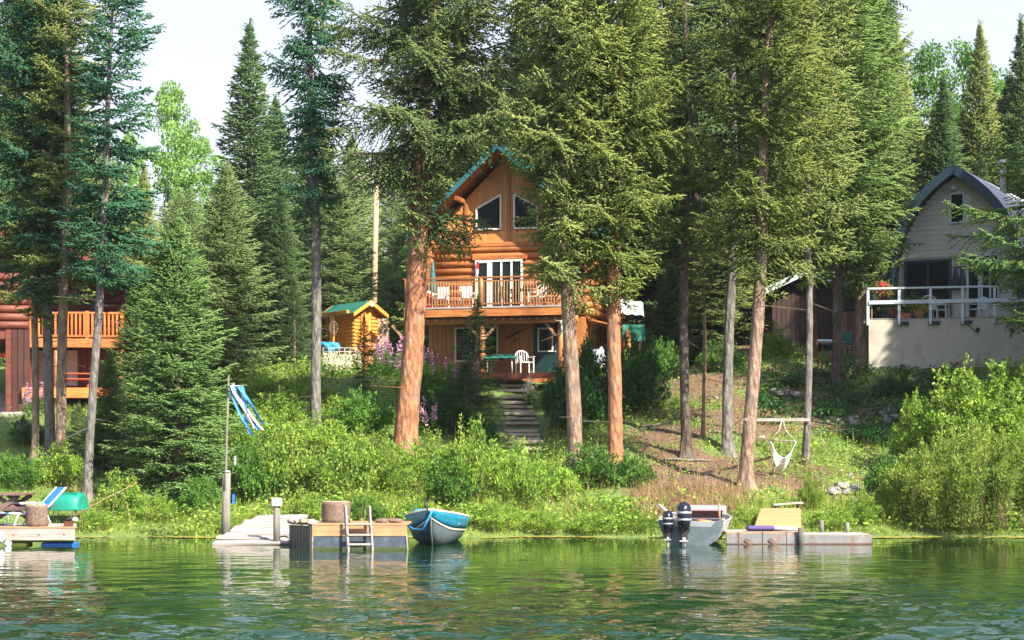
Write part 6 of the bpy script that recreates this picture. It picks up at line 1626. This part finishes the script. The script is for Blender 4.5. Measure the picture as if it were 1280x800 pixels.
bush(592, 650, 108, 95, 'bright2', 'tall bright willowy bush in front of the steps', D=52.5)
bush(655, 655, 84, 90, 'bright2', 'bright feathery bush right of the tall willowy one', D=52.2)
bush(560, 650, 70, 80, 'mid', 'rounded green bush behind the bow of the teal boat', D=52.0)
bush(690, 650, 60, 70, 'bright', 'low bright bush left of the pale brown trunk foot', D=53)
bush(740, 640, 60, 86, 'mid', 'leafy green bush hiding the feet of the two brown trunks', D=54.6)
bush(790, 640, 46, 60, 'mid', 'small green bush right of the two brown trunks', D=54.2)
bush(430, 640, 95, 110, 'bright', 'wide bright bush above the log stump', D=53)
bush(360, 640, 105, 100, 'bright', 'bright green bush above the plank ramp', D=53.5)
bush(315, 635, 85, 76, 'mid', 'green bush just right of the windsock post', D=53)
bush(480, 640, 75, 80, 'bright2', 'feathery bush left of the teal boat below the orange trunk', D=53)
bush(395, 580, 50, 90, 'bright', 'bright bush round the slender trunk', D=58)
bush(340, 580, 60, 80, 'bright', 'bush on the slope right of the windsock', D=58)
bush(455, 560, 60, 80, 'mid', 'green bush left of the big orange trunk', D=59)
bush(545, 545, 60, 90, 'deep', 'dark green bush right of the big orange trunk', D=61)
bush(600, 560, 40, 50, 'deep', 'dark bush at the left foot of the steps', D=60)
bush(560, 500, 50, 70, 'mid', 'bush in the flower bed below the cabin window', D=66)
bush(525, 500, 45, 60, 'mid', 'green bush right beside the orange trunk under the cabin', D=66)
bush(718, 570, 115, 84, 'deep', 'big dark bush right of the steps', D=62)
bush(745, 570, 115, 90, 'deep', 'big dark bush between the two brown trunks', D=63)
bush(800, 560, 105, 80, 'deep', 'dark bush right of the warm brown trunk', D=64)
bush(690, 480, 40, 34, 'bright', 'sunlit bush in front of the green cabin door', D=67)
bush(730, 490, 50, 60, 'bright', 'sunlit bush beside the covered barbecue', D=67.5)
bush(790, 490, 50, 60, 'mid', 'bush under the green tarpaulin', D=68)
bush(830, 500, 56, 60, 'mid', 'bush at the top of the brown footpath', D=69)
bush(70, 600, 60, 76, 'bright', 'glossy leafed bush in front of the reddish trunk', D=55)
bush(15, 600, 48, 70, 'mid', 'green bush behind the crossed leg table', D=54)
bush(36, 560, 40, 50, 'deep', 'dark bush at the foot of the slim pale trunk', D=58)
bush(150, 650, 60, 66, 'bright', 'grassy bright bush under the fishing rod tip', D=52)
bush(250, 650, 50, 60, 'mid', 'low bush left of the windsock post', D=52)
bush(195, 655, 40, 60, 'bright', 'low bright bush under the big young spruce', D=51.6)
bush(968, 445, 40, 50, 'bright', 'sunlit bush in front of the dark shed left part', D=71)
bush(900, 470, 44, 60, 'mid', 'bush on the slope above the footpath', D=68)
bush(1110, 620, 60, 60, 'mid', 'green bush left above the willow shoulder', D=53.5)
bush(1085, 520, 34, 70, 'deep', 'low dark bush on the shaded slope under the terrace', D=61)
bush(1040, 500, 26, 60, 'deep', 'low dark shrub left of the rocks under the terrace', D=63)
bush(1120, 480, 30, 60, 'deep', 'low shrub at the foot of the deck wall', D=64.5)
bush(995, 470, 20, 40, 'deep', 'low shrub below the path to the shed', D=66)
bush(420, 478, 26, 60, 'mid', 'bush left of the carved figure', D=71)
bush(490, 480, 30, 60, 'mid', 'bush under the pink flowers', D=69)

BL = ['behind the windsock streamers', 'on the slope above and right of the windsock', 'dark green, on the slope behind the streamer pole top', 'left of the big orange trunk, half way up', 'round the foot of the slender trunk', 'on the lawn edge behind the slender trunk', 'at the right foot of the big orange trunk', 'at the left foot of the big orange trunk', 'feathery, above the bow of the teal boat', 'below the lowest step', 'feathery, left of the lowest steps', 'directly behind the log stump on the tan dock', 'at the waterline right of the teal boat', 'feathery, at the waterline below the two brown trunks', 'at the waterline midway between the teal boat and the motor boat', 'at the waterline left of the dry reddish grass', 'at the waterline left of the plank ramp', 'at the waterline below the fishing rod tip', 'between the honey ramp and the rusty pontoon posts', 'feathery, at the left end of the willow shoulder', 'between the motor boat and the honey ramp', 'dark, behind the dock ladder', 'behind the bow of the teal boat, low']
for i, (px, py, h, w, kd) in enumerate([(300, 560, 60, 80, 'bright'), (350, 530, 50, 80, 'bright'), (300, 520, 40, 70, 'mid'), (430, 530, 46, 80, 'bright'), (380, 500, 34, 70, 'bright2'), (330, 490, 30, 70, 'bright'),
      (505, 610, 60, 80, 'bright'), (470, 590, 60, 80, 'bright'), (540, 600, 66, 80, 'bright2'), (640, 610, 50, 70, 'bright'), (585, 590, 46, 60, 'bright2'), (385, 655, 50, 60, 'bright'), (620, 662, 50, 70, 'bright'),
      (680, 665, 40, 60, 'bright2'), (740, 665, 34, 60, 'bright'), (800, 662, 28, 60, 'bright2'), (285, 665, 30, 40, 'bright'), (120, 660, 34, 50, 'bright2'), (1040, 660, 34, 60, 'bright2'), (1075, 655, 50, 60, 'bright2'), (930, 655, 30, 40, 'bright'),
      (455, 655, 40, 60, 'mid'), (520, 655, 46, 50, 'bright')]):
    bush(px, py, h, w, kd, 'low bank bush ' + BL[i], group='low bushes crowding the sunny bank')
# ------------------------------------------------------------------ fireweed, white flowers
def flower_clump(name, label, px0, px1, D0, D1, n, mat, h0, h1, seed, leafm='leaf_mid'):
    rg_ = np.random.RandomState(seed); C, R = [], []
    LC, LD = [], []
    for i in range(n):
        D_ = rg_.uniform(D0, D1); px = rg_.uniform(px0, px1); x = (px - 640) / F_PX * D_; z = tz(x, D_); h = rg_.uniform(h0, h1)
        m_ = 26; t = rg_.uniform(0, 1, m_); C.append(np.stack([x + rg_.normal(0, .05, m_) * (1.15 - t), D_ + rg_.normal(0, .05, m_) * (1.15 - t), z + h - .4 + t * .45], 1))
        k_ = 22; LC.append(np.stack([np.full(k_, x), np.full(k_, D_), z + rg_.uniform(.05, max(.1, h - .35), k_)], 1)); LD.append(rg_.normal(0, 1, (k_, 3)) * np.array([1, 1, .4]))
    C = np.concatenate(C); V, F = leaf_quads(C, rg_.normal(0, 1, (len(C), 3)), np.full(len(C), .07), np.full(len(C), .06), rg_)
    LC = np.concatenate(LC); LD = np.concatenate(LD); V2, F2 = leaf_quads(LC, LD, np.full(len(LC), .16), np.full(len(LC), .035), rg_)
    fm = np.concatenate([np.zeros(len(F), np.int32), np.ones(len(F2), np.int32)]); nv = len(V)
    V = np.concatenate([V, V2]); F = np.concatenate([F, F2 + nv]); NTRI[0] += len(F)
    o = link(name, nmesh(name, V, F, [M[mat], M[leafm]], False, fm, {'rnd': np.repeat(rg_.uniform(0, 1, len(V) // 4), 4)}))
    tag(o, label, None, None, 'stuff')
flower_clump('fireweed_flowers', 'pink fireweed spikes in front of the log cabin', 466, 530, 66, 70, 42, 'petal_pink', .9, 1.5, 1)
flower_clump('fireweed_flowers', 'pale pink spikes under the cabin window', 528, 600, 65, 69, 30, 'petal_pink', .9, 1.5, 2)
flower_clump('white_flowers', 'white flowers on the lawn slope', 405, 452, 68, 73, 80, 'petal_white', .5, .8, 3)
flower_clump('white_flowers', 'pale flowers beside the porch', 655, 672, 66, 68, 16, 'petal_white', .7, 1.1, 4)
flower_clump('fireweed_flowers', 'purple spikes by the slim pale trunk', 30, 58, 60, 63, 26, 'petal_pink', .7, 1.2, 5)
flower_clump('fireweed_flowers', 'a few pink spikes in the dark bush', 515, 560, 58, 60, 8, 'petal_pink', 1.0, 1.3, 6)
# ------------------------------------------------------------------ grass and ground cover
rgn = np.random.RandomState(77)
def scatter(n, px0, px1, t0, t1, keep=None):
    D_ = None
    px = rgn.uniform(px0, px1, n); t = rgn.uniform(t0, t1, n)
    y = 49 + t; x = (px - 640) / F_PX * y; y = shore(x) + t; x = (px - 640) / F_PX * y
    if keep is not None:
        k = keep(x, y, px, t) > rgn.uniform(0, 1, n); x, y, px, t = x[k], y[k], px[k], t[k]
    return x, y, terr(x, y), px, t
def patch(x, y, s): return .5 + .5 * np.sin(x * s + 1.7 * np.sin(y * s * .8)) * np.sin(y * s * 1.3 + x * s * .4)
def grasskeep(x, y, px, t):
    k = np.where((px > 930) & (px < 1100), .35, 1.0) + .0
    return k * (.25 + .75 * patch(x, y, 1.3)) * np.where((px < 95), .25, 1)
x, y, z, px, t = scatter(46000, 60, 1300, .15, 3.4, grasskeep)
h = (.22 + .45 * patch(x, y, .9) ** 2) * rgn.uniform(.4, 1.25, len(x)) * np.clip(.5 + t * .3, 0, 1)
tag(link('shore_grass', grass_mesh('shore_grass', x, y, z, h, .012 + .010 * h, 'grass_blade', 1, .8)), kind='stuff')
x, y, z, px, t = scatter(9000, 790, 935, 1.2, 4.2, lambda x, y, px, t: np.exp(-((px - 860) / 50) ** 2))
tag(link('dry_grass', grass_mesh('dry_grass', x, y, z, rgn.uniform(.35, .75, len(x)), np.full(len(x), .016), 'grass_dry', 2)), kind='stuff')
x, y, z, px, t = scatter(5200, 90, 1290, .3, 12, lambda x, y, px, t: patch(x, y, 2.3) ** 3)
tag(link('dead_stalks', grass_mesh('dead_stalks', x, y, z, rgn.uniform(.5, 1.15, len(x)), np.full(len(x), .013), 'grass_dry', 12, .4)), kind='stuff')
x, y, z, px, t = scatter(90000, -60, 1340, 3.2, 36, lambda x, y, px, t: np.clip(1.0 - 1.2 * dirt_amount(x, y), 0, 1) * (.35 + .65 * patch(x, y, .8)) * np.where((px < 60) & (t > 12.5), 0, 1) * np.where(t > 28, .4, 1) * np.where((px > 618) & (px < 680) & (t > 10), 0, 1))
h = rgn.uniform(.12, .38, len(x)) * (.5 + patch(x, y, .6))
tag(link('slope_grass', grass_mesh('slope_grass', x, y, z, h, np.full(len(x), .022), 'grass_blade', 3, .6)), kind='stuff')
def cover(name, mat, n, px0, px1, t0, t1, keep, ln, hmax, seed):
    x, y, z, px, t = scatter(n, px0, px1, t0, t1, keep); rg_ = np.random.RandomState(seed); n2 = len(x)
    C = np.stack([x, y, z + rg_.uniform(.02, 1, n2) ** 1.5 * hmax * (.4 + patch(x, y, 1.1))], 1); D_ = rg_.normal(0, 1, (n2, 3)) * np.array([1, 1, .5]); l = ln * rg_.uniform(.6, 1.3, n2)
    V, F = leaf_quads(C, D_, l, l * .55, rg_); NTRI[0] += len(F)
    tag(link(name, nmesh(name, V, F, [M[mat]], False, None, {'rnd': np.repeat(rg_.uniform(0, 1, n2), 4)})), kind='stuff')
gk = lambda x, y, px, t: np.clip(1.05 - dirt_amount(x, y), 0, 1) * patch(x, y, 1.1) ** 1.5 * np.where((px > 615) & (px < 682) & (t > 10), 0, 1) * np.where((px < 60) & (t > 12.5), 0, 1)
cover('ground_cover', 'leaf_bright', 60000, 250, 860, 1.0, 26, gk, .11, .55, 5)
cover('shore_plants', 'leaf_bright', 30000, 90, 1300, .1, 3.2, lambda x, y, px, t: patch(x, y, 1.9) ** 2 * np.where((px > 940) & (px < 1100), .5, 1), .12, .5, 15)
cover('ground_cover', 'leaf_mid', 36000, -40, 1320, 1.2, 24, gk, .11, .4, 6)
cover('ground_cover', 'leaf_bright', 46000, 800, 1180, 3.0, 24, lambda x, y, px, t: np.clip(1.08 - dirt_amount(x, y), 0, 1) ** 1.5 * (.2 + .8 * patch(x, y, 1.6)), .10, .3, 7)
cover('ground_cover', 'leaf_deep', 20000, 940, 1200, 12.5, 18.5, lambda x, y, px, t: patch(x, y, 1.4) ** 1.2, .12, .45, 9)
# fallen needles, twigs and cones on the soil
def litter():
    x, y, z, px, t = scatter(14000, 780, 1140, 2.5, 24, lambda x, y, px, t: dirt_amount(x, y)); n_ = len(x); rg_ = np.random.RandomState(8)
    l = rg_.uniform(.03, .14, n_); C = np.stack([x, y, z + .012], 1); V, F = leaf_quads(C, rg_.normal(0, 1, (n_, 3)) * np.array([1, 1, .15]), l, np.minimum(l * .5, .03), rg_)
    o = link('leaf_litter', nmesh('leaf_litter', V, F, [M['stump_bark']], False)); tag(o, kind='stuff'); NTRI[0] += len(F)
litter()
# lily pads along the waterline
def lilies():
    rg_ = np.random.RandomState(4); n_ = 1900; px = rg_.uniform(90, 1290, n_); keep = (np.sin(px * .03) * .5 + .5 > rg_.uniform(0, 1, n_) * .8); px = px[keep]; n_ = len(px)
    y = 49.0; x = (px - 640) / F_PX * y; y = shore(x) - rg_.uniform(-.1, .55, n_) ** 1; V, F = [], []
    for i in range(n_):
        r = rg_.uniform(.05, .13); b0 = len(V); tlt = rg_.uniform(-.15, .15)
        V.append((x[i], y[i], .014))
        for k in range(7): V.append((x[i] + cos(k * 6.0 / 6) * r, y[i] + sin(k * 6.0 / 6) * r, .014 + tlt * r * cos(k)))
        for k in range(6): F.append((b0, b0 + 1 + k, b0 + 2 + k))
    NTRI[0] += len(F); tag(link('lily_pads', nmesh('lily_pads', V, F, [M['lily']])), kind='stuff')
lilies()
# ------------------------------------------------------------------ rocks
def rocks(spec, label, group, seed, mats=('rock', 'rock_pale')):
    rg_ = random.Random(seed); protos = [MB().ball((0, 0, 0), .5, (1, .8, .65), 2, .9, seed + k).mesh('rock', mats[k % 2]) for k in range(4)]
    for px, D_, s in spec:
        b = G(px, D_); o = link('rock', protos[rg_.randrange(4)], None, b + Vector((0, 0, s * .15)), (rg_.uniform(-.3, .3), rg_.uniform(-.3, .3), rg_.uniform(0, 6)), (s, s, s * rg_.uniform(.7, 1)))
        tag(o, label, 'rock', group)
rg = random.Random(4)
rocks([(1036 + rg.uniform(0, 50), 53.6 + rg.uniform(0, .9), rg.uniform(.16, .4)) for _ in range(34)], 'grey stone in the pile above the rusty pontoon', 'stones piled above the right pontoon', 1)
rocks([(1030 + rg.uniform(0, 90), 62.2 + rg.uniform(0, .8), rg.uniform(.2, .5)) for _ in range(34)], 'dark stone in the low wall under the terrace', 'stones of the low wall under the terrace', 2)
rocks([(968 + rg.uniform(0, 34), 64.5 + rg.uniform(0, .6), rg.uniform(.2, .42)) for _ in range(14)], 'stone in the small heap left of the slender swing trunk', 'stones of the small slope heap', 3)
rocks([(880 + rg.uniform(0, 220), 53 + rg.uniform(0, 12), rg.uniform(.08, .22)) for _ in range(30)], 'small stone lying on the bare brown slope', 'loose stones on the brown slope', 5)
# roots, fallen branches on the slope
for i, (px, D_, l, a) in enumerate([(830, 57, 1.6, .2), (890, 60, 1.2, -.3), (990, 62, 1.8, .1), (930, 66, 2.2, .3), (800, 61, 1.3, .5), (905, 71, 2.5, -.5)]):
    b = G(px, D_); e = (b.x + cos(a) * l, b.y + sin(a) * l); pts = [Vector((b.x + (e[0] - b.x) * k / 4, b.y + (e[1] - b.y) * k / 4, tz(b.x + (e[0] - b.x) * k / 4, b.y + (e[1] - b.y) * k / 4) + .04 + .03 * (k % 2))) - b for k in range(5)]
    tag(MB().tube(pts, [.05, .045, .04, .03, .015], 7).build('fallen_branch', 'post_wood', None, b), ['fallen branch beside the dark trunk by the path', 'short fallen branch between the two grey trunks', 'fallen branch above the swing seat', 'long fallen branch below the dark shed', 'root like branch right of the warm brown trunk', 'grey pole lying in the bushes left of the dark shed'][i], 'branch')
# ------------------------------------------------------------------ air
hz = MB().bb(-300, 300, -20, 420, -7, 70).build('haze', M['glass']); hz.data.materials.clear()
hm = bpy.data.materials.new('haze'); hm.use_nodes = True; hn = hm.node_tree; hn.nodes.remove(hn.nodes['Principled BSDF'])
pv = hn.nodes.new('ShaderNodeVolumePrincipled'); pv.inputs['Color'].default_value = (.85, .92, 1, 1); pv.inputs['Density'].default_value = .00012; pv.inputs['Anisotropy'].default_value = 0.0
hn.links.new(pv.outputs[0], hn.nodes['Material Output'].inputs['Volume']); hz.data.materials.append(hm); tag(hz, kind='stuff')
# ------------------------------------------------------------------ swing
tA_, tB_ = T(934, 610), T(1008, 580)
a = P(931, 525, tA_.y - .25); c = P(1011, 525, tB_.y - .2)
bm_ = empty('swing_beam', a, 0, 'pale horizontal beam fixed between two trunks above the hammock chair', 'beam')
MB().bar((0, 0, 0), c - a, .11, .10, .01).build('beam', 'grey_plank', bm_)
hx = P(978, 551, (a.y + c.y) / 2)
hc = empty('hammock_chair', hx, 0, 'white net hammock chair hanging from the beam between the trunks', 'hammock chair')
MB().tube([(-.42, 0, 0), (.42, 0, 0)], .02, 8).build('spreader_bar', 'post_wood', hc)
topz = (a.z + c.z) / 2 - hx.z
for s in (-1, 1): MB().tube([(s * .40, 0, 0), (s * .1, 0, topz * .5), (s * .02, 0, topz)], .008, 5).build('rope', 'rope_white', hc)
nt = MB(); n1, n2 = 17, 11; g = []
for i in range(n1):
    s = -1 + 2 * i / (n1 - 1); row = []
    for j in range(n2):
        t = j / (n2 - 1); dep = -.02 - .92 * (1 - abs(s) ** 2.1) * (.55 + .45 * t); row.append(Vector((s * (.40 - .06 * (1 - abs(s))), -.22 + .5 * t * (1 - .3 * abs(s)), dep)))
    g.append(row)
for j in range(n2): nt.tube([g[i][j] for i in range(n1)], .011, 4)
for i in range(1, n1 - 1): nt.tube(g[i], .007, 4)
nt.build('net', 'rope_white', hc)
print('TRIS', NTRI[0], 'objects', len(bpy.data.objects))
